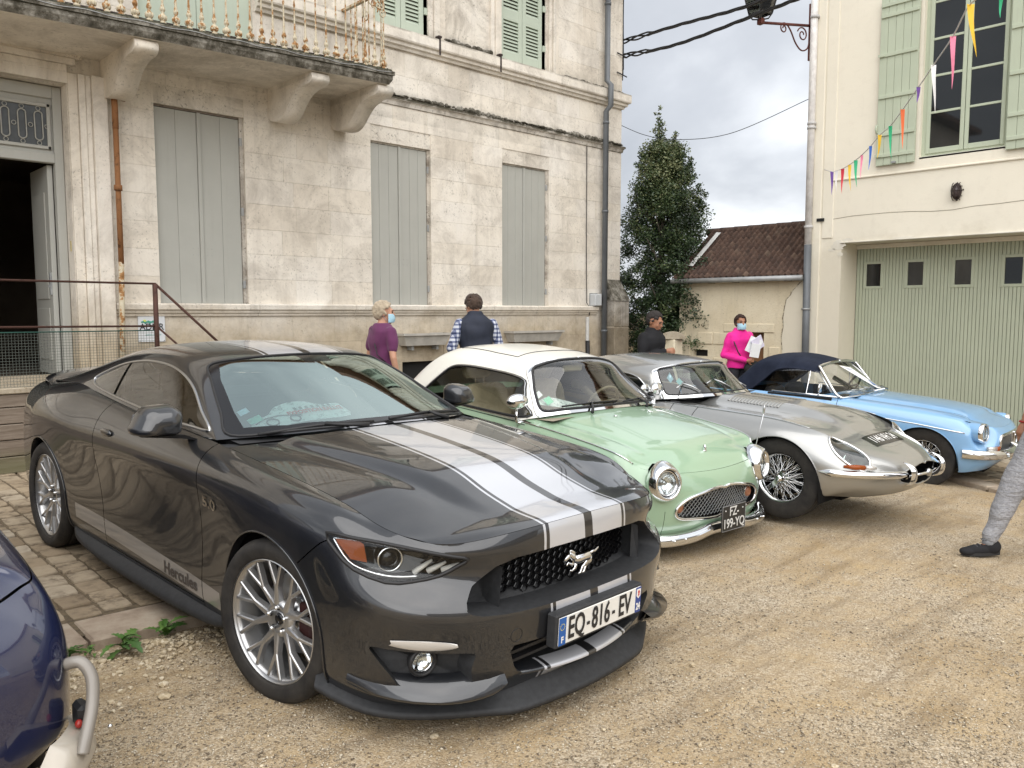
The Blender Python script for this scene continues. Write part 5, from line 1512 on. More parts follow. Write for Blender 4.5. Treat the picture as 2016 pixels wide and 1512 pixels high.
def wire_wheel(parent,loc,R,r,w,side,n=84):
 t=bpy.data.objects.new('wheel',None);COL.objects.link(t);t.parent=parent;t.location=loc
 if side>0:t.rotation_euler=(0,0,PI)
 link('tyre',TYRE_CACHE.setdefault(('t',R,w),tyre_me(R,r,w).me(M_TYRE)),None,t)
 k_=('wr',R)
 if k_ not in TYRE_CACHE:
  hw=w/2;b=MB();xf=-hw*.86
  b.lathe([(r+.006,xf-.004),(r+.008,xf+.004),(r-.004,xf+.010),(r-.014,xf+.016),(r-.018,xf+.05),(r-.030,xf+.07),(r-.030,hw*.3),(r-.016,hw*.5),(r-.01,hw*.8),(r+.006,hw*.86)],56,ax='x')
  TYRE_CACHE[k_]=b.me(M_CHROME)
  s=MB();rng=random.Random(4)
  def sp(a0,r0,x0,a1,r1,x1):s.tube([(x0,r0*math.cos(a0),r0*math.sin(a0)),(x1,r1*math.cos(a1),r1*math.sin(a1))],.0019,4,cap=False)
  m=n//3
  for k in range(m):
   a=2*PI*k/m;da=.34 if k%2 else-.34
   sp(a,.052,xf+.0,a+da,r-.02,xf+.03)
   sp(a+.1,.040,xf-.012,a+.1-da*.6,r-.026,xf+.075)
   sp(a+.15,.060,xf+.06,a+.15+da*.9,r-.028,xf+.065)
  TYRE_CACHE[('ws',R)]=s.me(M_CHROME)
  h=MB();h.lathe([(0,xf-.045),(.018,xf-.043),(.030,xf-.03),(.036,xf-.012),(.045,xf-.004),(.062,xf+.06),(.07,xf+.09)],24,ax='x')
  TYRE_CACHE[('wh',R)]=h.me(M_CHROME)
  e=MB()
  for k in range(2):
   M_=Matrix.Rotation(PI*k+.6,4,'X')
   e.add([(xf-.03,-.018,.02),(xf-.03,.018,.02),(xf-.045,.02,.06),(xf-.045,-.016,.06),(xf-.038,.012,.095),(xf-.038,-.010,.095),(xf-.018,-.018,.02),(xf-.018,.018,.02),(xf-.033,.02,.06),(xf-.033,-.016,.06),(xf-.03,.012,.095),(xf-.03,-.010,.095)],[(0,1,2,3),(3,2,4,5),(7,6,9,8),(8,9,11,10),(0,3,9,6),(3,5,11,9),(2,1,7,8),(4,2,8,10),(5,4,10,11)],False,M_)
  TYRE_CACHE[('we',R)]=e.me(M_CHROME)
  d=MB();d.lathe([(.03,.03),(.14,.03),(.145,.04),(.14,.05)],32,ax='x');TYRE_CACHE[('wd',R)]=d.me(M_WELL)
 for nm,key in(('rim','wr'),('spokes','ws'),('hub','wh'),('knock_off_spinner','we'),('brake_drum','wd')):
  o=link(nm,TYRE_CACHE[(key,R)],None,t)
  if nm=='spokes':o['kind']='stuff'
 return t
def arch_poly(yc,zc,R,zb,rear_flat=.0,n=30):
 """wheel opening in (y,z): arc above, straight down to below the sill"""
 P=[(yc-R*math.cos(PI*k/n),zc+R*math.sin(PI*k/n))for k in range(n+1)]
 return[(yc-R-rear_flat*0,zb)]+P+[(yc+R,zb)]
def wheel_well(parent,yc,zc,R,x_out,depth=.5):
 for s in(-1,1):
  m=MB();P=[(yc-R*math.cos(PI*k/20),zc+R*math.sin(PI*k/20))for k in range(21)]
  P=[(yc-R,.22)]+P+[(yc+R,.22)]
  V=[(s*x_out,p,q)for p,q in P]+[(s*(x_out-depth),p,q)for p,q in P];n=len(P)
  m.add(V,[(i,i+1,n+i+1,n+i)for i in range(n-1)]+[tuple(range(n,2*n))],True)
  m.build('wheel_arch_liner',M_WELL,parent)
def seat(parent,x,y,z,mat,w=.5,h=.62,head=True,piping=None,lean=.25):
 o=MB()
 def cushion(cx,cy,cz,sx,sy,sz,rx):
  M_=Matrix.Translation((cx,cy,cz))@Matrix.Rotation(rx,4,'X')
  V=[];F=[];nu,nv=14,10
  for i in range(nv+1):
   t=PI*i/nv
   for k in range(nu):
    a=2*PI*k/nu;f=lambda c:math.copysign(abs(c)**.45,c)
    V.append((sx*f(math.sin(t))*f(math.cos(a)),sy*f(math.sin(t))*f(math.sin(a)),sz*f(math.cos(t))))
  for i in range(nv):
   for k in range(nu):F.append((i*nu+k,(i+1)*nu+k,(i+1)*nu+(k+1)%nu,i*nu+(k+1)%nu))
  o.add(V,F,True,M_)
 cushion(x,y,z+.08,w/2,.26,.09,-.1);cushion(x,y+.30,z+.10+h/2,w/2,.075,h/2,-lean)
 s=o.build('seat',mat,parent)
 if head:
  o=MB();cushion(x,y+.30+h*.35*lean+.13,z+h+.22,w*.29,.05,.11,-lean*.6);
  for q in(-.05,.05):o.tube([(x+q,y+.42,z+h+.02),(x+q,y+.44,z+h+.16)],.006,5)
  o.build('headrest',mat,s)
 return s
def steering(parent,x,y,z,mat,R=.19,tilt=.45):
 m=MB();M_=Matrix.Translation((x,y,z))@Matrix.Rotation(PI/2+tilt,4,'X')
 m.tube([M_@Vector((R*math.cos(a),R*math.sin(a),0))for a in np.linspace(0,2*PI,29)[:-1]],.013,7,closed=True)
 for a in(0.2,PI-.2,-PI/2):m.tube([M_@Vector((R*math.cos(a),R*math.sin(a),0)),M_@Vector((0,0,-.03))],.012,5)
 m.tube([M_@Vector((0,0,-.01)),M_@Vector((0,0,-.25))],.03,8);return m.build('steering_wheel',mat,parent)
def car_root(name,label,key,group=None):
 cx,cy,cz,yaw,pit=CARPOS[key]
 t=bpy.data.objects.new(name,None);COL.objects.link(t);t.location=(cx,cy,cz);t.rotation_mode='XYZ';t.rotation_euler=(pit,.012 if key=='M' else 0,yaw)
 return tag(t,label,'car',group)
CARPOS={'M':(2.358,4.473,-.0154,.0537,.0381),'F':(5.0605,4.9315,-.12,-.0594,.0575),'E':(6.56,4.36,-.085,.0,.015),'B':(9.54,4.40,-.25,.085,.03)}
# CHARCOAL COUPE WITH SILVER STRIPES
def stripes(n,c):
 x=n.math('ABSOLUTE',n.xyz()[0]);y=n.xyz()[1];z=n.xyz()[2]
 def band(v,a,b):return n.math('MULTIPLY',n.math('GREATER_THAN',v,a),n.math('LESS_THAN',v,b))
 m=n.math('MAXIMUM',band(x,.026,.238),band(x,.256,.268))
 g=n.math('MAXIMUM',band(x,.0,.026),band(x,.238,.256))
 c=n.mix(n.math('MULTIPLY',g,1.0),c,(0.022,0.022,0.024))
 c=n.mix(m,c,(0.56,0.57,0.60))
 zl=n.math('SUBTRACT',z,n.math('MULTIPLY',n.math('ADD',y,.9),0.035))
 side=n.math('MULTIPLY',n.math('MULTIPLY',band(zl,.245,.335),band(y,-.92,.86)),n.math('GREATER_THAN',x,.7))
 c=n.mix(side,c,(0.30,0.29,0.28))
 return c
def build_mustang():
 T=car_root('sports_coupe','charcoal grey sports coupe with twin silver stripes and plate EQ-816-EV, nearest the camera','M','cars parked in a row before the stone house')
 P=car_paint('charcoal_metallic',(0.017,0.0185,0.022),0.40,0.32,.06,extra=stripes).m
 Pl=car_paint('charcoal_plain',(0.017,0.0185,0.022),0.40,0.32,.06).m
 Ys=[-1.72,-1.36,-1.02,-.68,-.2,.35,.82,1.12,1.36,1.62,1.90]
 rows=[]
 def row(nose,xs,zs,tail):rows.append(nose+[(x,y,z)for x,y,z in zip(xs,Ys,zs)]+tail)
 row([(0,-2.26,.20),(.30,-2.25,.20),(.55,-2.20,.20),(.74,-2.08,.19),(.83,-1.93,.18)],[.87,.87,.86,.85,.85,.85,.85,.86,.87,.87,.86],[.18,.18,.17,.165,.165,.165,.17,.18,.18,.19,.21],[(.80,2.16,.27),(.58,2.31,.30),(.3,2.36,.30),(0,2.37,.30)])
 row([(0,-2.29,.25),(.30,-2.28,.25),(.55,-2.235,.25),(.75,-2.11,.24),(.85,-1.95,.23)],[.90,.905,.895,.89,.89,.89,.895,.905,.905,.90,.885],[.23,.23,.22,.20,.20,.20,.21,.23,.23,.24,.26],[(.82,2.20,.32),(.60,2.36,.35),(.3,2.41,.35),(0,2.42,.35)])
 row([(0,-2.32,.35),(.30,-2.31,.35),(.55,-2.26,.35),(.76,-2.12,.34),(.865,-1.96,.33)],[.915,.935,.922,.908,.905,.905,.92,.938,.938,.925,.90],[.34,.35,.33,.31,.31,.31,.32,.35,.35,.35,.36],[(.83,2.22,.42),(.61,2.39,.45),(.3,2.44,.45),(0,2.45,.45)])
 row([(0,-2.335,.46),(.30,-2.325,.46),(.55,-2.27,.455),(.76,-2.13,.45),(.87,-1.965,.45)],[.925,.945,.925,.905,.900,.902,.922,.948,.952,.94,.905],[.46,.48,.46,.44,.44,.45,.46,.50,.50,.50,.50],[(.835,2.22,.55),(.61,2.39,.57),(.3,2.44,.58),(0,2.45,.58)])
 row([(0,-2.320,.555),(.30,-2.318,.555),(.55,-2.275,.553),(.772,-2.145,.565),(.885,-1.975,.575)],[.93,.952,.93,.905,.898,.902,.925,.956,.962,.95,.91],[.58,.61,.60,.585,.585,.595,.61,.65,.66,.65,.64],[(.835,2.21,.68),(.61,2.37,.70),(.3,2.42,.71),(0,2.43,.71)])
 row([(0,-2.300,.65),(.30,-2.285,.645),(.55,-2.222,.632),(.742,-2.085,.640),(.872,-1.930,.655)],[.935,.955,.94,.918,.910,.915,.935,.962,.966,.955,.91],[.70,.735,.735,.725,.725,.735,.755,.79,.80,.79,.78],[(.83,2.20,.81),(.60,2.36,.82),(.3,2.41,.83),(0,2.42,.83)])
 row([(0,-2.292,.72),(.30,-2.276,.715),(.55,-2.205,.70),(.725,-2.060,.71),(.860,-1.905,.735)],[.932,.952,.945,.932,.924,.925,.938,.960,.962,.945,.90],[.785,.83,.83,.825,.825,.83,.845,.88,.89,.885,.88],[(.82,2.19,.92),(.60,2.35,.93),(.3,2.40,.94),(0,2.41,.94)])
 row([(0,-2.286,.775),(.30,-2.276,.77),(.55,-2.22,.755),(.73,-2.085,.765),(.85,-1.90,.80)],[.905,.925,.922,.912,.902,.900,.905,.918,.915,.90,.865],[.855,.895,.905,.905,.905,.915,.93,.965,.975,.97,.965],[(.79,2.18,.985),(.58,2.34,1.00),(.3,2.39,1.01),(0,2.40,1.01)])
 row([(0,-2.280,.815),(.30,-2.27,.81),(.55,-2.21,.79),(.71,-2.09,.79),(.81,-1.90,.825)],[.855,.87,.87,.866,.862,.86,.855,.85,.84,.825,.79],[.89,.925,.945,.955,.965,.98,1.00,1.03,1.04,1.04,1.03],[(.73,2.16,1.035),(.54,2.31,1.05),(.3,2.36,1.055),(0,2.37,1.055)])
 row([(0,-2.272,.838),(.30,-2.262,.832),(.55,-2.20,.808),(.70,-2.095,.80),(.775,-1.90,.835)],[.795,.80,.81,.815,.81,.805,.79,.765,.745,.72,.68],[.885,.925,.955,.98,1.00,1.02,1.045,1.07,1.075,1.07,1.06],[(.64,2.12,1.055),(.48,2.24,1.06),(.25,2.28,1.065),(0,2.29,1.065)])
 def tail(g):
  w=sstep(.9,2.2,g[...,1]);g[...,2]-=.055*w*sstep(.55,.85,g[...,2]);g[...,0]*=1-.03*w;return g
 G=tail(surf(rows,5,7,k=.75))
 sk=Skin(G)
 AF,AR=arch_poly(-1.36,.345,.375,-.1),arch_poly(1.36,.345,.375,-.1)
 ll={}
 arcF=[(-1.36-.375*math.cos(PI*k/30),.345+.375*math.sin(PI*k/30))for k in range(31)];arcR=[(p+2.72,q)for p,q in arcF]
 for nm,arc in(('F',arcF),('R',arcR)):ll[nm]=sk.path([(arc[0][0],.2)]+arc+[(arc[-1][0],.2)],AX_SIDE,.003)
 dA=Vector((.746,.666,0)).normalized();AX_HL=(dA,VZ,Vector((.666,-.746,0)))
 def hl2(x,y,z):return(Vector((x,y,0)).dot(dA),z)
 HL=smooth_poly([hl2(*p)for p in((.903,-1.742,.806),(.86,-1.85,.802),(.79,-1.96,.792),(.71,-2.07,.776),(.63,-2.15,.757),(.585,-2.18,.744),(.62,-2.16,.715),(.67,-2.12,.680),(.74,-2.05,.660),(.80,-1.97,.656),(.86,-1.86,.692),(.89,-1.79,.745))],2)
 GR=rounded([(-.36,.718),(0,.735),(.36,.718),(.47,.695),(.565,.635),(.602,.585),(.59,.548),(.52,.522),(.30,.512),(0,.505),(-.2,.508)],.02)
 GRh=[(-.001,.740),(.20,.738),(.40,.728),(.485,.704),(.578,.642),(.620,.592),(.628,.565),(.614,.552),(.58,.543),(.51,.538),(.25,.531),(-.001,.529)]
 LG=[(-.001,.405),(.30,.403),(.44,.405),(.455,.38),(.425,.315),(.40,.285),(.37,.270),(.2,.262),(-.001,.258)]
 FG=rounded([(.585,.275),(.60,.34),(.585,.40),(.74,.412),(.87,.42),(.845,.36),(.80,.275)],.02)
 dF=Vector((.80,.60,0));AX_FG=(VX,VZ,-VY)
 wf=lambda c:c.y<-1.5
 L_hl=sk.loop(HL,AX_HL,.0);L_gr=[p for p in sk.path(GRh,AX_FRONT,0)];L_lg=sk.path(LG,AX_FRONT,0);L_fg=sk.loop(FG,AX_FG,0)
 hl=sk.take(HL,AX_HL,wf)
 sk.cut(GRh,AX_FRONT,wf);sk.cut(LG,AX_FRONT,wf)
 sk.cut(FG,AX_FG,wf)
 for A in(AF,AR):sk.cut(A,AX_SIDE)
 sk.gap([(-.735,.18),(-.74,.5),(-.735,.8),(-.725,.93),(-.70,1.05)],AX_SIDE,.006)
 sk.gap([(.42,.18),(.47,.45),(.55,.72),(.56,.92),(.54,1.1)],AX_SIDE,.006)
 sk.gap([(-.74,.235),(.43,.235)],AX_SIDE,.006)
 sk.gap([(-1.60,.655),(-1.735,.765),(-1.80,.80)],AX_SIDE,.005)
 sk.gap([(-1.20,1.0),(-.78,.925),(-.733,.90)],AX_SIDE,.0001)if 0 else None
 sk.emit('body',P,T,{'door':(.91,-.1,.6),'front_wing':(.94,-1.0,.6),'front_bumper':(.3,-2.3,.45)})
 # bonnet
 xs,zs,yf,zf,xc=edge_fns(G[-1],.69)
 yr=spl([0,.4,.7,.83],[-1.02,-.985,-.86,-.79])
 cr=spl([-2.3,-2.0,-1.4,-.8],[.034,.062,.068,.058])
 Gh=np.zeros((49,61,3))
 for i in range(49):
  f=i/48
  for j in range(61):
   t=j/60;t=t**1.25
   x=f*xc;y0=float(yf(x))+.004;x0=x;
   for _ in range(3):y=y0+t*(float(yr(x))-y0);x=f*(float(xs(y))-.003)
   y=y0+t*(float(yr(x))-y0)
   z=float(zs(y))+float(cr(y))*(1-f**2.2)
   tt=(y+2.27)/1.3
   xb=lerp(.30,.56,min(1,max(0,tt)));up=sstep(.06,.5,tt)*sstep(1.15,.8,tt)if False else sstep(.04,.45,tt)
   z+=.020*up*(1-sstep(xb-.03,xb+.07,x))-.006*up*math.exp(-((x-xb-.07)/.05)**2)
   w=math.exp(-((y-y0)/.06)**2);z=z*(1-w)+(float(zf(x0))+(y-y0)*.25)*w
   Gh[i,j]=(x,y,z)
 hood=Skin(Gh);hood.emit('bonnet',P,T)
 # cowl
 Gc=np.zeros((2,25,3))
 for j in range(25):
  x=.83*j/24;y=float(yr(x));Gc[0,j]=(x,y+.002,float(zs(y))+.055*(1-(x/.83)**2)-.006);Gc[1,j]=(x,y+.13,float(zs(y))+.04*(1-(x/.83)**2)-.01)
 Skin(Gc).emit('cowl',M_BLKM,T)
 # greenhouse
 r=[[(0,-.965,1.035),(0,-.70,1.145),(0,-.42,1.262),(0,-.16,1.352),(0,.12,1.378),(0,.45,1.380),(0,.80,1.352),(0,1.15,1.285),(0,1.50,1.192),(0,1.85,1.098),(0,2.05,1.075)],[(.28,-.945,1.03),(.265,-.68,1.14),(.25,-.40,1.257),(.24,-.15,1.345),(.24,.12,1.370),(.24,.45,1.372),(.24,.80,1.345),(.25,1.15,1.280),(.26,1.50,1.188),(.28,1.85,1.097),(.28,2.05,1.074)],[(.54,-.86,1.015),(.505,-.62,1.118),(.47,-.36,1.235),(.445,-.12,1.322),(.44,.12,1.350),(.44,.45,1.352),(.45,.80,1.324),(.46,1.15,1.262),(.48,1.50,1.175),(.51,1.85,1.092),(.52,2.05,1.072)],[(.775,-.695,.990),(.715,-.485,1.092),(.645,-.265,1.203),(.575,-.06,1.285),(.560,.14,1.315),(.555,.45,1.318),(.560,.80,1.288),(.575,1.15,1.222),(.60,1.50,1.148),(.63,1.85,1.082),(.62,2.05,1.068)],[(.800,-.655,.985),(.750,-.445,1.072),(.690,-.22,1.175),(.640,-.02,1.252),(.618,.16,1.282),(.612,.45,1.286),(.620,.80,1.250),(.640,1.15,1.18),(.665,1.50,1.125),(.675,1.85,1.075),(.65,2.05,1.064)],[(.80,-.63,.985),(.78,-.40,1.025),(.748,-.20,1.10),(.715,.0,1.155),(.698,.18,1.175),(.692,.45,1.18),(.70,.80,1.165),(.71,1.15,1.125),(.715,1.50,1.095),(.70,1.85,1.07),(.665,2.05,1.061)],[(.815,-.62,.985),(.815,-.42,.995),(.812,-.2,1.00),(.808,0,1.008),(.806,.2,1.014),(.80,.45,1.026),(.787,.80,1.046),(.768,1.15,1.066),(.74,1.50,1.072),(.705,1.85,1.066),(.67,2.05,1.058)]]
 gh=Skin(tail(surf(r,7,7,k=.8,mv=(False,False))))
 ws=hs([(-.001,-.945),(.27,-.925),(.52,-.845),(.742,-.69),(.70,-.51),(.622,-.26),(.556,-.10),(.42,-.15),(.24,-.185),(-.001,-.20)])
 sg=smooth_poly([(-.56,1.015),(-.40,1.085),(-.20,1.178),(.0,1.235),(.22,1.262),(.50,1.262),(.78,1.225),(.98,1.16),(1.06,1.112),(.96,1.082),(.70,1.060),(.35,1.040),(.0,1.026),(-.35,1.014)],4)
 bk=[(-.001,.80),(.40,.80),(.50,.86),(.53,1.5),(.50,1.72),(-.001,1.75)]
 top=lambda c:c.z>1.0
 L_ws=gh.path(ws,AX_TOP,.002);L_sg=gh.loop(sg,AX_SIDE,.002)
 wsk=gh.take(ws,AX_TOP,lambda c:c.y<.0);wsb=wsk.take([(-.01,-.90),(.26,-.88),(.50,-.80),(.672,-.685),(.65,-.55),(.582,-.28),(.52,-.14),(.38,-.185),(.10,-.215),(.085,-.30),(-.01,-.31)],AX_TOP)
 sgs=gh.take(sg,AX_SIDE);bks=gh.take(bk,AX_TOP,lambda c:c.y>.5)
 gh.emit('roof',P,T)
 wsb.emit('windscreen',glass_mat('coated_screen',(.86,.98,.95),(.84,1.0,.97),ior=2.9),T);wsk.emit('windscreen_border',M_BLKG,T)
 bks.emit('rear_window',M_GLASSD,T)
 sgs.gap([(.60,1.0),(.74,1.30)],AX_SIDE,.03)
 sgs.emit('side_window',M_GLASSD,T,{'quarter_window':(.7,.9,1.12)},two=True)
 def side_trim(s):
  MB().tube(mx(L_sg,s),.007,6,closed=True).build('window_trim',M_CHROMED,T)
  MB().tube(mx(L_ws[:],s),.007,6).build('windscreen_seal',M_BLKP,T)
  b=MB();b.add(mx([(.70,.60,1.05),(.695,.635,1.05),(.62,.755,1.25),(.625,.72,1.25)],s),[(0,1,2,3)]);b.build('pillar',M_BLKP,T)
  for nm in 'FR':
   lp=ll[nm];m=MB();n=len(lp);c=Vector((0,-1.36 if nm=='F' else 1.36,.345))
   inner=[p+Vector((-.035,0,0))-(Vector((0,p.y,p.z))-c).normalized()*.004 for p in lp]
   outer=[p+(Vector((0,p.y,p.z))-c).normalized()*.045+Vector((-.004,0,0))for p in lp]
   q=mx(inner,s)+mx(lp,s);m.add(q,[(i,i+1,n+i+1,n+i)for i in range(n-1)],True)
   m.tube(mx(lp,s),.004,6,cap=False)
   m.build('wheel_arch_lip',Pl,T)
 both(side_trim)
 wheel_well(T,-1.36,.345,.385,.90);wheel_well(T,1.36,.345,.385,.90)
 # floor and dark innards so that gaps read dark
 b=MB();b.box((-.50,-2.1,.16),(.50,2.2,.20));b.box((-.80,-.95,.17),(.80,.95,.22));b.box((-.72,-1.05,.22),(.72,-.80,.93));b.box((-.75,.95,.25),(.75,1.0,.95));b.build('floor_pan',M_WELL,T)
 b=MB();b.box((-.46,-2.05,.45),(.46,-1.9,.78));b.build('radiator',M_WELL,T)
 # front: grille
 full=mx(L_gr[::-1],-1)+mx(L_gr,1)
 rec=walls(full,(0,1,-.05),.13,.10);rec.build('grille_surround',M_BLKM,T)
 hx=MB();
 def hexa(cx,cz,s,yy):
  o_=[(cx+s*math.cos(a),cz+s*.78*math.sin(a))for a in np.linspace(0,2*PI,7)[:-1]];i_=[(cx+s*.88*math.cos(a),cz+s*.78*.88*math.sin(a))for a in np.linspace(0,2*PI,7)[:-1]]
  V=[(p,yy,q)for p,q in o_]+[(p,yy-.002,q)for p,q in i_]+[(p,yy+.012,q)for p,q in i_]
  hx.add(V,[(k,(k+1)%6,6+(k+1)%6,6+k)for k in range(6)]+[(6+k,6+(k+1)%6,12+(k+1)%6,12+k)for k in range(6)])
 s=.0225
 for i in range(-13,14):
  for j in range(-6,7):
   cx=i*s*1.5;cz=.618+(j+(.5 if i%2 else 0))*s*1.36
   lim=(.405+.1*(0.7-cz))
   if abs(cx)<lim and .540+.02*(abs(cx)/.4)<cz<.727-.05*(abs(cx)/.4)**3:hexa(cx,cz,s*.98,-2.205+.32*cx*cx)
 hx.build('grille_mesh',M_BLKG,T,kind='stuff')
 for sd in(-1,1):
  b=MB();b.add([(sd*.43,-2.20,.70),(sd*.43,-2.20,.53),(sd*.455,-2.13,.53),(sd*.455,-2.13,.70),(sd*.445,-2.225,.69),(sd*.46,-2.225,.53)],[(0,1,5,4),(4,5,2,3)]);b.build('grille_blade',M_BLKM,T)
 b=MB();K=1.08
 def fl(pts,rs):b.tube([(p*K,-2.243-.004*(i_%2),.628+q*K)for i_,(p,q)in enumerate(pts)],[r_*K*1.32 for r_ in rs],8)
 fl([(-.042,.010),(-.020,.012),(.010,.010),(.040,.014),(.058,.010)],[.012,.0165,.0155,.0175,.010]);fl([(-.036,.014),(-.052,.028),(-.066,.038),(-.074,.038)],[.014,.011,.009,.006]);fl([(-.068,.037),(-.080,.028),(-.096,.012)],[.009,.008,.0045])
 fl([(-.030,.026),(-.044,.040),(-.058,.048),(-.064,.052)],[.004,.006,.006,.002]);fl([(-.034,.004),(-.056,-.006),(-.072,.004),(-.080,-.006)],[.008,.0055,.004,.003]);fl([(-.026,.0),(-.030,-.024),(-.046,-.034),(-.058,-.028)],[.008,.005,.004,.003])
 fl([(.046,.006),(.040,-.016),(.018,-.030),(.004,-.050),(-.006,-.054)],[.014,.009,.0055,.004,.003]);fl([(.054,.008),(.060,-.014),(.040,-.030),(.026,-.050),(.016,-.056)],[.012,.008,.005,.004,.003]);fl([(.060,.014),(.076,.022),(.092,.018),(.108,.030),(.120,.032)],[.006,.0055,.0055,.004,.0015])
 b.build('horse_emblem',M_CHROME,T)
 MB().tube([(0,-2.23,.60),(0,-2.205,.60)],.01,6).build('emblem_mount',M_BLKP,T)
 full=mx(L_lg[::-1],-1)+mx(L_lg,1)
 walls(full,(0,1,0),.12,.05).build('lower_intake',M_BLKM,T)
 b=MB()
 for z in(.31,.345,.38):b.box((-.41,-2.245,z-.006),(.41,-2.22,z+.006))
 b.build('intake_bars',M_BLKP,T)
 Gb=np.zeros((25,5,3))
 for i in range(25):
  x=.44*i/24;y=-2.335+.42*x*x*1.0
  for j,(dy,z)in enumerate(((.07,.277),(.045,.275),(.015,.268),(.0,.262),(.0,.252))):Gb[i,j]=(x,y+dy,z+.06*x*x)
 Skin(Gb).emit('lower_blade',P,T)
 # plate
 pl=bpy.data.objects.new('number_plate',None);COL.objects.link(pl);pl.parent=T;pl.location=(-.008,-2.375,.434);pl.rotation_euler=(.02,0,0);pl.scale=(1.04,1,1)
 b=MB();b.box((-.275,.0,-.068),(.275,.05,.068),ch=.006);b.box((-.255,.05,-.05),(.255,.10,.05));b.build('plate_holder',M_BLKM,pl)
 MB().box((-.262,-.004,-.056),(.262,.001,.056),ch=.002).build('plate_face',simple('plate_reflective',(.74,.73,.69),.35,var=.03),pl)
 eu=simple('plate_blue',(.015,.10,.35),.4,var=.03)
 MB().box((-.2625,-.0052,-.0555),(-.222,-.0042,.0555)).build('euro_band',eu,pl);MB().box((.226,-.0052,-.0555),(.2625,-.0042,.0555)).build('region_band',simple('plate_blue_dark',(.03,.06,.24),.4,var=.03),pl)
 for txt,x,z,sz,sc,mt,bd in(('EQ',-.160,0,.112,(.70,1.12),M_INK,.0020),('-',-.088,.0,.10,(.62,1),M_INK,.002),('816',-.008,0,.112,(.70,1.12),M_INK,.0020),('-',.074,.0,.10,(.62,1),M_INK,.002),('EV',.150,0,.112,(.70,1.12),M_INK,.0020),('F',-.243,-.034,.034,(.9,1),M_WHITE,.001),('24',.2445,-.030,.038,(.72,1.1),M_WHITE,.0012)):
  link('lettering',text_mesh(txt,sz,.0006,sc,bold=bd),mt,pl,(x,-.0066,z),(PI/2,0,0))
 b=MB()
 for k in range(12):a=2*PI*k/12;b.ball((-.243+.0125*math.cos(a),-.0056,.018+.0125*math.sin(a)),(.0022,.0008,.0022),5,3)
 b.build('stars',simple('star_yellow',(.7,.6,.1),.5,var=0),pl)
 b=MB();b.prism([(.231,.048),(.258,.048),(.258,.018),(.2445,.006),(.231,.018)],-.0062,-.0052);b.build('crest',M_WHITE,pl)
 b=MB();b.prism([(.238,.040),(.246,.043),(.252,.036),(.249,.026),(.252,.018),(.246,.021),(.243,.014),(.239,.020),(.241,.028)],-.0068,-.0062);b.build('crest_lion',simple('crest_red',(.5,.03,.03),.5,var=0),pl)
 # splitter
 ol=bspl([(0,-2.355,.15),(.28,-2.335,.15),(.42,-2.30,.145),(.52,-2.245,.150),(.70,-2.13,.155),(.86,-1.94,.16),(.925,-1.70,.19)],sub(7,6),.9,True,False)
 Gs=np.zeros((6,len(ol),3))
 for j,p in enumerate(ol):
  c=np.array([p[0]*.93,p[1]+.075,0])
  for i,(f,dz)in enumerate(((1.0,-.02),(0.0,-.018),(-.01,.0),(.1,.008),(.5,.024),(1.0,.06))):
   q=np.array([p[0],p[1],0])+(c-np.array([p[0],p[1],0]))*f;Gs[i,j]=(q[0],q[1],p[2]+dz)
 Skin(Gs).emit('splitter',M_BLKM,T)
 Gs2=np.zeros((3,25,3))
 for j in range(25):
  x=.80*j/24;yy=float(np.interp(x,[0,.3,.55,.8],[-2.285,-2.275,-2.215,-2.0]))
  for i,(dy,z)in enumerate(((.02,.27),(.03,.21),(.05,.15))):Gs2[i,j]=(x,yy+dy,z)
 Skin(Gs2).emit('bumper_valance',M_BLKM,T)
 # fog recess, lamp, side lamp strip, painted corner blade
 def fog(s):
  walls(mx(L_fg,s),(-.25*s,1,0),.07,.12).build('fog_lamp_recess',M_BLKM,T)
  lp=Vector((.715*s,-2.085,.357));M_=Matrix.Translation(lp)@Matrix.Rotation(s*.30,4,'Z')
  f=MB().lathe([(.052,.02),(.058,-.01),(.050,-.022),(.043,-.016),(.042,.0)],24,M_@Matrix.Rotation(0,4,'X'),ax='y').build('fog_lamp',M_BLKP,T)
  MB().lathe([(.0,.018),(.02,.014),(.04,-.006)],20,M_,ax='y').build('reflector',M_REFL,f)
  MB().ball((0,0,0),(.040,.014,.040),20,10,M_).build('lens',M_GLASSC,f)
  pts=sk.path([(.655,.436),(.83,.446)],AX_FRONT,.004,.012)
  m=MB();V=[]
  for i,p in enumerate(pts):
   h=.019*math.sin(PI*(.06+.86*i/(len(pts)-1)))**.45
   V+=[p+Vector((0,-.003,h)),p+Vector((.0,-.010,0)),p+Vector((0,.004,-h))]
  V=mx(V,s);m.add(V,[(3*i+k,3*i+3+k,3*i+4+k,3*i+1+k)for i in range(len(pts)-1)for k in(0,1)],True);m.build('side_lamp',M_LAMPS,T)
  q=sk.path([(.46,.285),(.52,.272),(.60,.268),(.72,.268),(.84,.268),(.885,.285)],AX_FRONT,.0,.03)
  m=MB();V=[]
  for i,p in enumerate(q):
   f=i/(len(q)-1);w=.075*math.sin(PI*min(1,.08+.90*f))**.6+.004
   d=Vector((p.x,p.y+1.2,0)).normalized()
   V+=[p-d*.05+Vector((0,0,.035)),p+d*w-Vector((0,0,.014)),p+d*(w-.006)-Vector((0,0,.026)),p-d*.02-Vector((0,0,.055))]
  m.add(mx(V,s),[(4*i+k,4*i+4+k,4*i+5+k,4*i+1+k)for i in range(len(q)-1)for k in(0,1,2)],True);m.build('bumper_blade',Pl,T)
 both(fog)
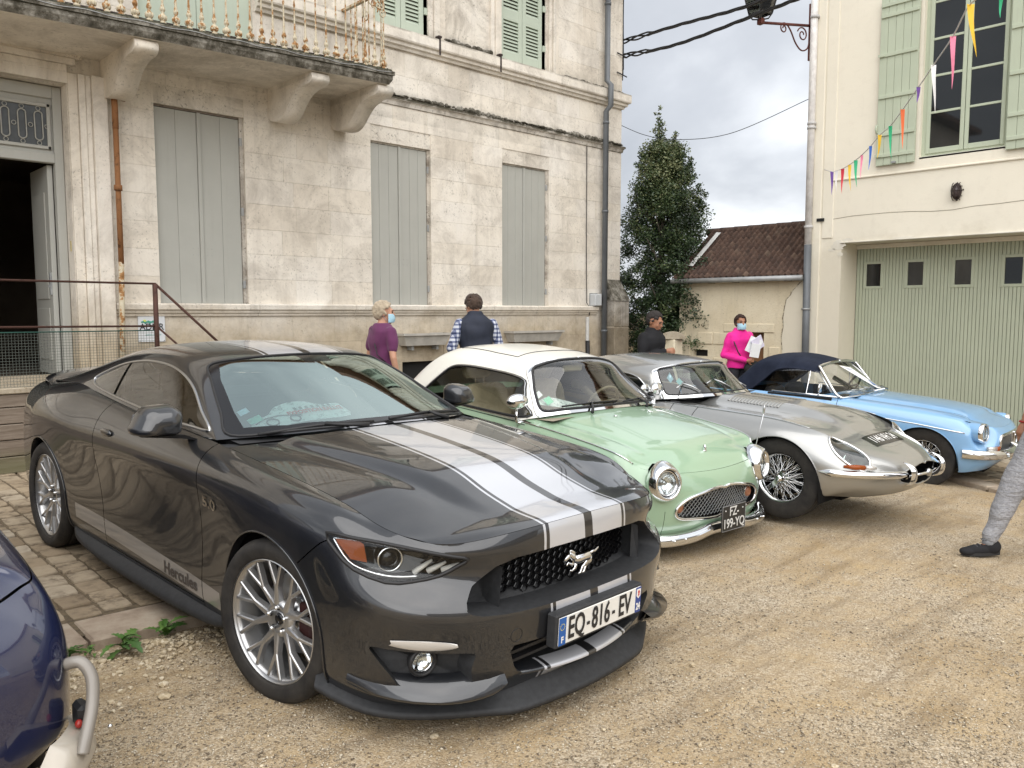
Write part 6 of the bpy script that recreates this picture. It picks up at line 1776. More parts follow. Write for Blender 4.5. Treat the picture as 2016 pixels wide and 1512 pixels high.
 # headlights
 def lamp(s):
  hlt=bpy.data.objects.new('headlight',None);COL.objects.link(hlt);hlt.parent=T
  walls(mx(L_hl,s),(-.45*s,.85,0),.075,.15).build('housing',M_BLKG,hlt)
  MB().tube(mx(L_hl,s),.0075,6,closed=True).build('seal',M_BLKP,hlt)
  lm=Skin.__new__(Skin);lm.bm=hl.bm.copy()
  lm.tree=hl.tree;lens=lm.emit('lens',M_GLASSC,hlt,mirror=False)['lens'][0]
  if s<0:
   for v in lens.data.vertices:v.co.x*=-1
   lens.data.flip_normals()
  c=Vector((.770*s,-1.950,.727));M_=Matrix.Translation(c)@Matrix.Rotation(s*.45,4,'Z')
  MB().lathe([(.047,.05),(.050,-.012),(.046,-.022),(.040,-.014),(.038,.0),(.030,.006)],28,M_,ax='y').build('projector_ring',M_CHROME,hlt)
  MB().ball((0,.0,0),(.034,.02,.034),20,10,M_).build('projector_lens',M_BLKG,hlt)
  def onp(u,z,d):
   h,nn=sk.hit((u,z),AX_HL);return(h-AX_HL[2]*d)if h else None
  A_=[hl2(.888,-1.768,.790),hl2(.845,-1.87,.788),hl2(.838,-1.885,.780),hl2(.832,-1.90,.715),hl2(.862,-1.84,.722)]
  for nm,poly,d,mt in(('indicator',A_,.014,M_AMBERS),):
   L3=[onp(u,z,d)for u,z in poly];L3=[p for p in L3 if p]
   cc=sum(L3,Vector())/len(L3);m=MB();m.add(mx(L3+[cc-AX_HL[2]*-.004],s),[(i,(i+1)%len(L3),len(L3))for i in range(len(L3))]);m.build(nm,mt,hlt)
  edge=[hl2(.893,-1.765,.795),hl2(.870,-1.84,.715),hl2(.83,-1.92,.684),hl2(.78,-1.99,.672),hl2(.72,-2.06,.675)]
  pts=[onp(u,z,.010)for u,z in edge];pts=[p for p in pts if p]
  MB().tube(mx(bez(pts,4),s),[.006]*(len(pts)*4-3),5).build('chrome_edge',M_CHROME,hlt)
  pts=[onp(*hl2(.885,-1.765,.793),.008),onp(*hl2(.79,-1.955,.786),.012),onp(*hl2(.71,-2.06,.772),.012)]
  MB().tube(mx([p for p in pts if p],s),.003,5).build('chrome_edge',M_CHROME,hlt)
  for k in range(3):
   u0=hl2(.715-k*.036,-2.07-k*.036,0)[0];m=MB()
   a_,b_=onp(u0-.038,.738-k*.008,.016),onp(u0+.028,.686+k*.005,.016)
   if a_ and b_:m.tube(mx([a_,a_.lerp(b_,.5),b_],s),[.005,.010,.012],8)
   m.build('light_bar',M_WHITE,hlt)
 both(lamp)
 # mirrors
 def mirror(s):
  M_=Matrix.Translation(((1.005 if s<0 else .955)*s,-.52 if s<0 else-.47,1.065))@Matrix.Scale(.94 if s<0 else .84,4);m=MB()
  V=[];OL=rounded([(-.105,-.058),(.115,-.058),(.130,-.028),(.088,.055),(.055,.080),(-.065,.088),(-.112,.055)],.035,5);n=len(OL)
  for fy,sc in((.075,1.0),(.060,1.02),(.02,1.0),(-.03,.91),(-.062,.74),(-.080,.45)):
   for X,Z in OL:V.append(((X*sc-.012*(1-sc))*s,fy,Z*sc-.030*(1-sc)))
  m.add(V,[(r_*n+k,r_*n+(k+1)%n,(r_+1)*n+(k+1)%n,(r_+1)*n+k)for r_ in range(5)for k in range(n)]+[tuple(5*n+k for k in range(n)),tuple(range(n))[::-1]],True)
  o=link('mirror',m.me(Pl),None,T);o.data.transform(M_)
  b=MB();b.add([Vector((x*s,y,z))for x,y,z in((-.11,-.03,-.065),(.10,-.02,-.06),(.11,.07,-.05),(-.10,.07,-.062),(-.22,-.02,-.11),(-.22,.05,-.115),(-.10,.05,-.085),(-.10,-.02,-.085))],[(0,1,2,3),(0,3,6,7),(7,6,5,4),(0,7,4),(3,5,6),(1,0,7),(2,1,7,6),(3,2,6)])
  q=b.build('mirror_arm',M_BLKP,T);q.data.transform(M_)
  g=MB();g.add([Vector((x*s,.0735,z))for x,z in((-.09,-.045),(.105,-.028),(.114,-.0),(.10,.042),(.06,.058),(-.06,.052),(-.097,.0))],[tuple(range(7))]);q=g.build('mirror_glass',M_REFL,T);q.data.transform(M_)
 both(mirror)
 # door handle, badge, sills
 def side_bits(s):
  h,nn=sk.hit((.40,.885),AX_SIDE)
  if h:
   c=MB();c.ball((0,0,0),(.012,.075,.022),14,8,Matrix.Translation(Vector((h.x*s+.006*s,h.y-.02,h.z))));c.build('door_handle',Pl,T)
   c=MB();c.ball((0,0,0),(.006,.05,.026),14,8,Matrix.Translation(Vector((h.x*s,h.y-.02,h.z-.016))));c.build('handle_cup',M_BLKP,T)
  V=[];pts=[(.89,-.96,.19),(.925,-.80,.165),(.945,-.2,.155),(.945,.4,.155),(.93,.80,.17),(.90,.96,.20)]
  pts=[Vector(p)for p in bez(pts,4)];m=MB()
  for p in pts:V+=[p+Vector((-.06,0,.06)),p+Vector((-.004,0,.030)),p,p+Vector((-.01,0,-.012)),p+Vector((-.12,0,-.02))]
  m.add(mx(V,s),[(5*i+k,5*i+5+k,5*i+6+k,5*i+1+k)for i in range(len(pts)-1)for k in range(4)],True);m.build('side_skirt',M_BLKM,T)
  ax=AX_SIDE
  tm=text_mesh('5.0',.085,.0,(1.35,.8),bold=.002)
  V,F=decal(tm,sk,ax,(-.85,.735),s,.004,flip=(s<0));bb=MB();bb.add(V,F);bb.build('engine_badge',M_CHROME,T)
  tm=text_mesh('Hercules',.085,.0,(1.2,1.0),bold=.0025)
  V,F=decal(tm,sk,ax,(-.50,.30),s,.0018,flip=(s<0));bb=MB();bb.add(V,F);bb.build('side_lettering',simple('stripe_dark',(.06,.05,.045),.4,var=0),T)
 both(side_bits)
 V=[];pts=[(0,2.30,1.125),(.3,2.29,1.12),(.55,2.22,1.108),(.70,2.10,1.085),(.74,2.02,1.06)]
 pt=bspl(pts,sub(5,5),.8,True,False);Gp=np.zeros((5,len(pt),3))
 for j,p in enumerate(pt):
  for i,(dy,dz)in enumerate(((-.22,-.06),(-.10,-.015),(.0,.0),(.012,-.012),(-.03,-.06))):Gp[i,j]=(p[0],p[1]+dy,p[2]+dz)
 Skin(tail(Gp)).emit('rear_spoiler',Pl,T)
 Gd=np.zeros((9,9,3))
 for i in range(9):
  for j in range(9):f=i/8;g=j/8;Gd[i,j]=(f*lerp(.70,.60,g),lerp(1.80,2.28-.1*f**3,g),lerp(1.095,1.068,g)-.02*f*f)
 Skin(tail(Gd)).emit('boot_lid',P,T)
 c=sk.loop(ellipse(.435,.445,.025,.027,20),AX_FRONT,.0006,.02);MB().tube(mx(c,-1),.0014,4,closed=True).build('tow_eye_cover_ring',M_BLKP,T)
 def wiper(a,b_,piv,z0):
  m=MB();m.tube([a,Vector(a).lerp(Vector(b_),.5)+Vector((0,-.0,.012)),b_],.009,5);m.tube([piv,Vector(a).lerp(Vector(b_),.55)+Vector((0,-.01,.018))],[.014,.007],5);m.build('wiper',M_BLKP,T)
 wiper((-.66,-.80,1.018),(-.10,-.955,1.052),(-.16,-1.0,1.045),0);wiper((.0,-.955,1.06),(.55,-.865,1.045),(.40,-.97,1.03),0)
 # interior
 b=MB();b.grid([[(x,-.92+.36*t+.12*(x/.75)**2,1.0+.015*t-.02*(x/.75)**2)for t in np.linspace(0,1,6)]for x in np.linspace(-.75,.75,15)])
 b.box((-.72,-.62,.60),(.72,-.50,.98),ch=.02);b.build('dashboard',M_INT,T)
 for x in(-.36,.36):seat(T,x,.12,.28,M_INT)
 steering(T,.38,-.38,.93,M_INT);b=MB();b.box((-.6,.95,.45),(.6,1.1,1.02),ch=.05);b.build('rear_seat',M_INT,T)
 MB().box((-.12,-.38,1.215),(.12,-.35,1.27),ch=.01).build('inner_mirror',M_INT,T)
 rp=bpy.data.objects.new('rally_plaque',None);COL.objects.link(rp);rp.location=(0,0,0)
 def ws_at(x,y,d=.006):
  h,nn=gh.hit((abs(x),y),AX_TOP);nn=nn if nn.z>0 else-nn;return Vector((math.copysign(h.x,x),h.y,h.z))-Vector((math.copysign(nn.x,x)if abs(x)>1e-6 else 0,nn.y,nn.z))*d,nn
 p0,n0=ws_at(-.30,-.80,.02)
 ux=Vector((1,0,0));uy=Vector((0,.62,.785));Mp=Matrix.Translation(Vector((-.40,-.745,1.045)))@Matrix.Rotation(.14,4,'Z')@Matrix.Scale(.88,4)
 Mp=Mp@Matrix(((.985,0,0.17,0),(-.16,.60,.78,0),(.02,.80,-.6,0),(0,0,0,1)))
 outl=smooth_poly([(-.26,-.0),(-.26,.06),(-.22,.075),(-.16,.085),(-.10,.125),(.0,.14),(.08,.13),(.14,.10),(.24,.098),(.262,.08),(.262,.0),(0,-.004)],3)
 def onglass(u,v,d):
  x=-.385+u*.90+v*.03;y=-.835+.12*(x/.7)**2+v*1.25;h,nn=gh.hit((abs(x),y),AX_TOP)
  if h is None:return Vector((x,y,1.0))
  return Vector((x,h.y,h.z))-Vector((0,-.42,.9))*d
 def print_on(pts,d):
  bmq=bmesh.new();f=bmq.faces.new([bmq.verts.new((p[0],p[1],0))for p in pts]);bmesh.ops.triangulate(bmq,faces=[f]);me=bpy.data.meshes.new('m');
  for v in bmq.verts:v.co=onglass(v.co.x,v.co.y,d)
  bmq.to_mesh(me);bmq.free();return me
 paper=NB('plaque_print',.6,coord='obj')
 vv=paper.voro(14,feature='F1',out=1);k=paper.xyz(vv)[0]
 paper.color(paper.mix(paper.ramp(paper.noise(26,7,.85),[(.52,0.0),(.58,.8)]),(.80,.90,.90),(.20,.27,.27)))
 o=link('rally_plaque',print_on(outl,.014),paper.m,T);bpy.data.objects.remove(rp)
 m2=MB()
 for cx,cy,rx,ry in((-.17,.028,.030,.022),(-.05,.025,.026,.02)):m2.tube([onglass(cx+rx*math.cos(a),cy+ry*math.sin(a),.010)for a in np.linspace(0,2*PI,15)[:-1]],.004,4,closed=True)
 m2.tube([onglass(a,b_,.010)for a,b_ in((-.25,.04),(-.2,.06),(-.12,.062),(-.06,.05),(-.01,.04))],.003,4);m2.build('printed_car',M_INK,o)
 for k in range(7):link('printed_window',print_on([(-.02+k*.034,.078),(-.004+k*.034,.078),(-.004+k*.034,.096),(-.02+k*.034,.096)],.011),simple('print_grey',(.12,.15,.15),.6,var=0),o)
 tm=text_mesh('EXPOSITION RALLYE',.030,0,(1.15,1.1),bold=.0014)
 for v in tm.vertices:v.co=onglass(v.co.x+.09,v.co.y+.058,.009)
 link('printed_title',tm,simple('print_red',(.6,.05,.03),.5,var=0),o)
 for(x,y,w,h,col)in((-.615,-.575,.05,.042,(.55,.75,.85)),(-.60,-.665,.066,.05,(.25,.62,.52))):
  V=[]
  for dx,dy in((-w/2,-h/2),(w/2,-h/2),(w/2,h/2),(-w/2,h/2)):
   p,_=ws_at(x+dx,y+dy,.004);V.append(p)
  bb=MB();bb.add(V,[(0,1,2,3)]);bb.build('windscreen_sticker',simple('sticker',col,.5,var=.15,nscale=60),T)
  # wheels
 al=NB('alloy_silver',.30,.85,(.50,.50,.50)).m
 for y in(-1.36,1.36):
  for s in(-1,1):mesh_wheel(T,(.815*s,y,.343),.343,.262,.25,al,s,8 if y<0 else 0)
 for s in(-1,1):
  for k in range(3):MB().box((s*(.50+k*.085)-.03,2.36-k*.03,.74),(s*(.50+k*.085)+.03,2.42-k*.035,.93),ch=.01).build('tail_lamp',simple('red_lens',(.35,.01,.01),.2,var=0),T)
 return T
build_mustang()
# SMALL GREEN RETRO CAR WITH WHITE ROOF
def car_body(T,rows,Ys_hint,paint,R,arch,k=.75,du=5,dv=6):
 G=surf(rows,du,dv,k=k);return Skin(G)
def arch_lips(T,lines,yc,zc,mat,flare=.0):
 for s in(-1,1):
  for lp,y0 in zip(lines,yc):
   m=MB();n=len(lp);c=Vector((0,y0,zc))
   inner=[p+Vector((-.03,0,0))for p in lp];q=mx(inner,s)+mx(lp,s)
   m.add(q,[(i,i+1,n+i+1,n+i)for i in range(n-1)],True);m.tube(mx(lp,s),.005+flare,6,cap=False);m.build('wheel_arch_lip',mat,T)
def arc_path(yc,zc,R,zb,n=30):
 return[(yc-R,zb)]+[(yc-R*math.cos(PI*k/n),zc+R*math.sin(PI*k/n))for k in range(n+1)]+[(yc+R,zb)]
def round_lamp(T,name,c,R,yaw,pitch,rim=.014,rings=True,depth=.05,lens=M_GLASSC):
 """round sealed lamp: chrome rim, reflector bowl, fluted glass; faces -y turned by yaw"""
 t=bpy.data.objects.new(name,None);COL.objects.link(t);t.parent=T;t.location=c;t.rotation_euler=(pitch,0,yaw)
 MB().lathe([(R-.004,.02),(R-.004,-.004),(R+.002,-.012),(R+rim*.6,-.012),(R+rim,-.002),(R+rim,.03)],36,ax='y').build('rim',M_CHROME,t)
 MB().lathe([(0,depth),(R*.5,depth*.75),(R*.8,depth*.35),(R,-.0)],30,ax='y').build('reflector',M_REFL,t)
 MB().lathe([(0,.012),(.016,.014),(.018,depth)],12,ax='y').build('bulb',M_CHROMED,t)
 b=MB();b.ball((0,0,0),(R-.002,.022,R-.002),28,14)
 b.V=[v if v[1]<0 else(v[0],0.0,v[2])for v in b.V];b.build('lens',lens,t)
 fl=MB()
 for k in range(-5,6):
  x=k*R/6;h=math.sqrt(max(0,(R*.97)**2-x*x));fl.tube([(x,-.021*math.sqrt(max(0,1-(x*x+z*z)/(R*R))),z)for z in np.linspace(-h,h*.2,6)],.0012,3,cap=False)
 fl.build('lens_flutes',M_GLASSC,t)
 return t
def build_figaro():
 T=car_root('retro_convertible','pale green retro car with white roof, round chrome headlamps and oval mesh grille','F','cars parked in a row before the stone house')
 P=car_paint('pale_green_paint_car',(0.285,0.42,0.285),0.0,0.3).m
 Wt=car_paint('white_roof_paint',(0.78,0.765,0.69),0.0,0.35,coat=.7).m
 Ys=[-1.52,-1.15,-.80,-.50,-.05,.40,.78,1.15,1.50]
 rows=[]
 def row(nose,xs,zs,tail):rows.append(nose+[(x,y,z)for x,y,z in zip(xs,Ys,zs)]+tail)
 row([(0,-1.78,.21),(.28,-1.77,.21),(.50,-1.72,.21),(.63,-1.65,.21)],[.70,.72,.71,.71,.71,.71,.71,.72,.70],[.20]*9,[(.60,1.75,.24),(.35,1.82,.25),(0,1.84,.25)])
 row([(0,-1.83,.30),(.28,-1.815,.30),(.52,-1.765,.30),(.665,-1.68,.30)],[.745,.770,.765,.765,.765,.765,.77,.775,.75],[.29,.30,.29,.28,.28,.28,.29,.30,.30],[(.65,1.80,.33),(.38,1.87,.34),(0,1.89,.34)])
 row([(0,-1.855,.42),(.28,-1.84,.42),(.53,-1.785,.42),(.685,-1.69,.42)],[.770,.800,.80,.80,.80,.80,.80,.80,.775],[.42,.43,.42,.41,.41,.41,.42,.43,.43],[(.67,1.83,.45),(.40,1.90,.46),(0,1.92,.46)])
 row([(0,-1.860,.54),(.28,-1.845,.54),(.53,-1.785,.54),(.695,-1.685,.545)],[.785,.812,.814,.815,.815,.815,.812,.808,.785],[.56,.58,.58,.57,.57,.57,.58,.58,.57],[(.68,1.82,.58),(.40,1.89,.59),(0,1.91,.59)])
 row([(0,-1.84,.615),(.28,-1.825,.615),(.53,-1.77,.62),(.70,-1.67,.635)],[.785,.805,.812,.812,.812,.812,.805,.800,.775],[.68,.71,.72,.72,.72,.72,.73,.73,.71],[(.66,1.79,.71),(.39,1.86,.72),(0,1.88,.72)])
 row([(0,-1.815,.658),(.28,-1.80,.663),(.53,-1.745,.675),(.69,-1.64,.70)],[.765,.780,.792,.795,.797,.797,.788,.775,.75],[.765,.80,.815,.82,.825,.83,.835,.83,.81],[(.62,1.73,.81),(.37,1.80,.82),(0,1.82,.82)])
 row([(0,-1.80,.678),(.28,-1.785,.685),(.52,-1.73,.70),(.665,-1.615,.738)],[.735,.745,.757,.765,.772,.772,.76,.735,.71],[.805,.845,.868,.878,.885,.89,.895,.89,.87],[(.57,1.64,.87),(.34,1.71,.875),(0,1.73,.88)])
 Gs_=surf(rows,5,6,k=.75);sk=Skin(Gs_)
 arcs=[arc_path(y,.29,.315,.2)for y in(-1.15,1.15)]
 L_a=[sk.path(a,AX_SIDE,.003)for a in arcs]
 EG=smooth_poly([(-.465,.440),(-.43,.492),(-.30,.540),(0,.562),(.30,.540),(.43,.492),(.465,.440),(.43,.394),(.30,.374),(0,.367),(-.30,.374),(-.43,.394)],4)
 EGh=[(-.001,.562)]+[(p,q)for p,q in smooth_poly([(.0,.562),(.30,.540),(.43,.492),(.465,.440),(.43,.394),(.30,.374),(0,.367)],4)[:25]]+[(-.001,.367)]
 L_g=[p for p in sk.path(EGh[1:-1],AX_FRONT,0)]
 sk.cut(EGh,AX_FRONT,lambda c:c.y<-1.4)
 for a in arcs:sk.cut([(a[0][0],-.1)]+a+[(a[-1][0],-.1)],AX_SIDE)
 AXL=(Vector((math.cos(.24),math.sin(.24),0)),VZ,Vector((math.sin(.24),-math.cos(.24),0)))
 LC=ellipse(Vector((.556,-1.785,0)).dot(AXL[0]),.648,.100,.102,30);sk.cut(LC,AXL,lambda c:c.y<-1.3)
 sk.gap([(-.52,.2),(-.52,.9)],AX_SIDE,.006);sk.gap([(.55,.2),(.60,.5),(.60,.95)],AX_SIDE,.006);sk.gap([(-.52,.245),(.55,.245)],AX_SIDE,.005)
 sk.gap([(.535,.2),(.54,.45)],AX_FRONT,.003,lambda c:c.y<-1.5)
 sk.emit('body',P,T,{'door':(.80,0,.6),'front_body':(.8,-.75,.6)})
 arch_lips(T,L_a,(-1.15,1.15),.29,P);wheel_well(T,-1.15,.29,.32,.77,.4);wheel_well(T,1.15,.29,.32,.77,.4)
 xs,zs,yf,zf,xc=edge_fns(Gs_[-1],.65)
 yr=spl([0,.4,.7,.78],[-.86,-.82,-.68,-.55])
 cz=spl([-1.80,-1.75,-1.60,-1.3,-1.0,-.8],[.69,.740,.818,.895,.942,.962])
 Gh=np.zeros((41,49,3))
 for i in range(41):
  f=i/40
  for j in range(49):
   t=(j/48)**1.5;x=f*xc;y0=float(yf(x))+.006;x0=x
   for _ in range(3):y=y0+t*(float(yr(x))-y0);x=f*(float(xs(y))-.003)
   tc=(y-y0)/(-.8-y0)
   yc=-1.797+(y-y0);z0=float(cz(yc));z1=float(zs(y))if t>0 else float(np.interp(x,[.0,.28,.52,.66],[.71,.716,.732,.758]))
   zfront=float(zf(x0))+(y-y0)*.9
   z=z0+(z1-z0)*f**2.4
   w=math.exp(-((y-y0)/.05)**2);z=z*(1-w)+zfront*w
   z-=.010*math.exp(-((x-lerp(.50,.60,min(1,(y-y0)/.9)))/.03)**2)*sstep(.06,.3,y-y0)
   Gh[i,j]=(x,y,z)
 hood=Skin(Gh);hood.cut(LC,AXL,lambda c:c.y<-1.4);hood.emit('bonnet',P,T)
 Gc=np.zeros((2,25,3))
 for j in range(25):
  x=.735*j/24;y=float(yr(x));f=x/.77;z=float(cz(-.85))+(float(zs(y))-float(cz(-.85)))*f**2.4;Gc[0,j]=(x,y+.002,z-.002);Gc[1,j]=(x,y+.14,z+.012)
 Skin(Gc).emit('cowl',P,T)
 r=[[(0,-.80,.965),(0,-.66,1.09),(0,-.53,1.235),(0,-.38,1.325),(0,.10,1.362),(0,.45,1.362),(0,.78,1.330),(0,1.00,1.20),(0,1.14,1.03),(0,1.24,.90)],[(.25,-.79,.962),(.245,-.65,1.087),(.24,-.52,1.23),(.235,-.37,1.32),(.235,.10,1.357),(.24,.45,1.357),(.25,.78,1.325),(.26,1.00,1.195),(.28,1.14,1.03),(.29,1.24,.90)],[(.50,-.735,.95),(.475,-.60,1.075),(.45,-.48,1.21),(.435,-.34,1.295),(.435,.10,1.33),(.44,.45,1.330),(.45,.78,1.298),(.47,1.00,1.17),(.49,1.14,1.02),(.51,1.24,.895)],[(.655,-.655,.925),(.625,-.53,1.045),(.59,-.42,1.175),(.555,-.31,1.258),(.545,.10,1.285),(.55,.45,1.285),(.565,.78,1.25),(.59,1.00,1.13),(.615,1.14,1.00),(.63,1.24,.885)],[(.700,-.60,.91),(.680,-.49,1.01),(.650,-.37,1.115),(.615,-.27,1.205),(.603,.10,1.235),(.605,.45,1.235),(.62,.78,1.19),(.645,1.00,1.08),(.665,1.14,.97),(.68,1.24,.88)],[(.742,-.55,.895),(.735,-.45,.94),(.722,-.34,.99),(.707,-.22,1.04),(.70,.10,1.06),(.70,.45,1.06),(.705,.78,1.04),(.715,1.00,.98),(.72,1.14,.92),(.722,1.24,.875)],[(.768,-.52,.882),(.770,-.38,.885),(.772,-.2,.887),(.772,-.05,.888),(.772,.10,.889),(.770,.45,.891),(.765,.78,.893),(.757,1.00,.888),(.748,1.14,.88),(.735,1.24,.868)]]
 gg=surf(r,7,7,k=.8,mv=(False,False));tt=sstep(.93,1.26,gg[...,2])*(1-sstep(-.1,.7,gg[...,1]));gg[...,0]*=1-.14*tt;gg[...,1]+=.06*tt*(1-sstep(-.3,.1,gg[...,1]));gh=Skin(gg)
 ws=hs([(-.001,-.765),(.25,-.755),(.49,-.70),(.625,-.62),(.585,-.49),(.52,-.385),(.465,-.315),(.37,-.328),(.20,-.345),(-.001,-.355)])
 wso=hs([(-.001,-.81),(.26,-.80),(.53,-.735),(.672,-.635),(.625,-.50),(.555,-.385),(.498,-.285),(.39,-.295),(.21,-.325),(-.001,-.335)])
 sg=smooth_poly([(-.555,.915),(-.475,1.0),(-.39,1.09),(-.28,1.170),(.14,1.195),(.40,1.197),(.55,1.17),(.66,1.08),(.76,.985),(.82,.91),(.5,.905),(0,.903)],4)
 L_ws=gh.path(ws,AX_TOP,.002);L_sg=gh.loop(sg,AX_SIDE,.002);L_wso=gh.path(wso,AX_TOP,.002)
 scr=gh.take(wso,AX_TOP,lambda c:c.y<-.02 and c.z>.88);gl=scr.take(ws,AX_TOP);sgl=gh.take(sg,AX_SIDE)
 bk=gh.take(rounded([(-.001,.86),(.38,.86),(.42,1.10),(-.001,1.11)],.04),AX_TOP,lambda c:c.y>.5)
 gh.emit('roof',Wt,T);scr.emit('windscreen_frame',M_CHROME,T);gl.emit('windscreen',glass_mat('screen_clear',(.80,.83,.78)),T);bk.emit('rear_window',M_GLASS,T)
 sgl.emit('side_window',glass_mat('side_glass',(.86,.88,.84),ior=1.35),T,two=True)
 def trim(s):
  m=MB();m.tube(mx(L_sg,s),.012,6,closed=True);m.build('window_seal',M_BLKP,T)
  m=MB();L2=[p+Vector((.006,0,.004))for p in L_sg];m.tube(mx([p for p in L2 if p.z>.93 or p.y>.2],s),.006,5);m.build('window_chrome',M_CHROMED,T)
  MB().tube(mx(L_ws,s),.011,6).build('windscreen_seal',M_BLKP,T);MB().tube(mx(L_wso,s),.007,6).build('windscreen_trim',M_CHROME,T)
  e=gh.path([(.40,-.05),(.42,.2),(.42,.7)],AX_TOP,.0015);MB().tube(mx(e,s),.004,4).build('roof_seam',M_BLKP,T)
  e=[Vector((float(xs(y))+.001,y,float(zs(y))+.004))for y in np.linspace(-1.60,-.55,30)];e+=[Vector((float(np.interp(y,[-.5,.6],[.768,.770])),y,.892))for y in np.linspace(-.5,.8,20)]
  MB().tube(mx(e,s),.0055,6).build('chrome_strip',M_CHROME,T)
  e=[p+Vector((.008,0,-.016))for p in e[28:]];MB().tube(mx(e,s),.004,5).build('waist_line',M_BLKP,T)
 both(trim)
 e=gh.path([(-.0,-.06),(.2,-.055),(.40,-.05)],AX_TOP,.0015);m=MB();m.tube(mx(e,1),.004,4);m.tube(mx(e,-1),.004,4);m.build('roof_seam',M_BLKP,T)
 b=MB();b.box((-.45,-1.75,.2),(.45,1.75,.24));b.box((-.72,-.78,.18),(.72,.8,.22));b.box((-.6,-.86,.22),(.6,-.70,.86));b.box((-.66,.8,.22),(.66,1.2,.84));b.build('floor_pan',M_WELL,T)
 full=mx(L_g[::-1],-1)+mx(L_g,1)
 walls(full,(0,1,0),.06,.02).build('grille_cavity',M_BLKG,T)
 MB().tube([p+Vector((0,-.006,0))for p in full],.0115,8,closed=True).build('grille_frame',M_CHROME,T)
 gm=MB();
 def gy(x):return-1.845+.30*x*x+.018
 for k in range(-40,41):
  for sgn in(-1,1):
   pts=[]
   for t in np.linspace(-.14,.14,24):
    x=k*.036+sgn*t*1.0;z=.464+t
    wv=.0035*math.sin(t/.030*2*PI*.5*2)
    if inside((x,z),EG):pts.append((x+wv,gy(x),z))
    elif pts:break
   if len(pts)>1:gm.tube(pts,.0026,4,cap=False)
 gm.build('grille_mesh',NB('grille_grey',.35,1.0,(.36,.37,.37)).m,T,kind='stuff')
 for s in(-1,1):
  m=MB();m.ball((0,0,0),(.034,.018,.040),18,10,Matrix.Translation((s*.398,gy(.398)-.008,.458)));m.build('indicator',simple('lamp_salmon',(.33,.14,.075),.35,var=.2,nscale=80),T)
  m=MB();m.tube([(s*.398+.037*math.cos(a),gy(.398)-.006,.458+.043*math.sin(a))for a in np.linspace(0,2*PI,20)[:-1]],.004,5,closed=True);m.build('indicator_rim',M_CHROME,T)
 for s in(-1,1):
  c=Vector(((.556 if s<0 else .545)*s,-1.785,.648));Mh=Matrix.Translation(c)@Matrix.Rotation(s*.24,4,'Z')@Matrix.Rotation(-.10,4,'X')
  m=MB();prof=[]
  V=[];F=[];n=40
  for ring,(sc,dy)in enumerate(((.088,.005),(.090,-.030),(.097,-.037),(.110,-.026),(.122,.004),(.126,.030),(.122,.055))):
   for k in range(n):
    a=2*PI*k/n;st=1+(.13*max(0,math.cos(a-(PI/2+s*.25)))**5 if ring>3 else 0)
    V.append((sc*st*math.cos(a),dy+(st-1)*.22,sc*st*math.sin(a)*1.04))
  for q in range(6):
   for k in range(n):F.append((q*n+k,q*n+(k+1)%n,(q+1)*n+(k+1)%n,(q+1)*n+k))
  m.add(V,F,True);o=m.build('headlamp_bezel',M_CHROME,T);o.data.transform(Mh)
  q=Mh@Vector((0,.0,0));round_lamp(T,'headlamp',q,.078,s*.24,-.10,.008)
  b=MB();b.lathe([(.078,.0),(.092,-.004)],32,ax='y');o=b.build('lamp_gasket',M_BLKP,T);o.data.transform(Mh)
 bp=bspl([(0,-1.895,.285),(.16,-1.893,.285),(.30,-1.885,.262),(.50,-1.85,.252),(.66,-1.77,.256),(.78,-1.62,.27),(.80,-1.52,.28)],sub(7,6),.85,True,False)
 Gb=np.zeros((7,len(bp),3))
 for j,p in enumerate(bp):
  for i,(o_,dz)in enumerate(((-.06,.035),(-.02,.044),(.0,.030),(.012,.0),(.002,-.030),(-.02,-.042),(-.06,-.03))):
   dd=Vector((p[0]*.8,p[1]+1.2,0)).normalized();Gb[i,j]=(p[0]+dd.x*o_,p[1]+dd.y*o_,p[2]+dz)
 Skin(Gb).emit('bumper',M_CHROME,T)
 m=MB();
 for s in(-1,1):
  for x in(.42,.52):m.ball((x*s,float(np.interp(x,[.3,.5],[-1.895,-1.86])),.262),.010,8,6)
 m.build('bumper_bolts',M_CHROME,T)
 pl=bpy.data.objects.new('number_plate',None);COL.objects.link(pl);pl.parent=T;pl.location=(.02,-1.935,.362);pl.rotation_euler=(-.04,0,0)
 MB().box((-.138,-.004,-.092),(.138,.006,.092),ch=.003).build('plate_face',simple('plate_black',(.018,.018,.018),.4,var=0),pl)
 fr=MB().tube([(-.134,-.005,-.088),(.134,-.005,-.088),(.134,-.005,.088),(-.134,-.005,.088)],.0022,4,closed=True).build('plate_edge',simple('grey_line',(.3,.3,.3),.4,var=0),pl)
 sv=simple('plate_silver',(.62,.62,.60),.4,var=0)
 for tx,x,z,sz in(('FZ-',.0,.043,.092),('199-YQ',0,-.040,.092)):link('lettering',text_mesh(tx,sz,.0006,(.85,1.0),bold=.0012),sv,pl,(x,-.0058,z),(PI/2,0,0))
 for x in(-.10,.10):MB().ball((x,-.006,.055),(.006,.003,.006),8,5).build('screw',sv,pl)
 h,nn=hood.hit((0,-1.66),AX_TOP);m=MB();m.ball((0,0,0),(.010,.016,.028),10,8,Matrix.Translation(h+Vector((0,-.006,.012))));m.ball((0,0,0),(.024,.010,.008),10,6,Matrix.Translation(h+Vector((0,-.012,-.006))));m.tube([h+Vector((0,-.01,-.0)),h+Vector((0,-.02,-.03))],[.008,.004],6);m.build('bonnet_badge',M_CHROME,T)
 for x in(-.20,.20):
  h,nn=hood.hit((abs(x),-.98),AX_TOP);m=MB();m.ball((x,-.98,h.z+.006),(.014,.016,.008),8,6);m.build('washer_jet',M_CHROME,T)
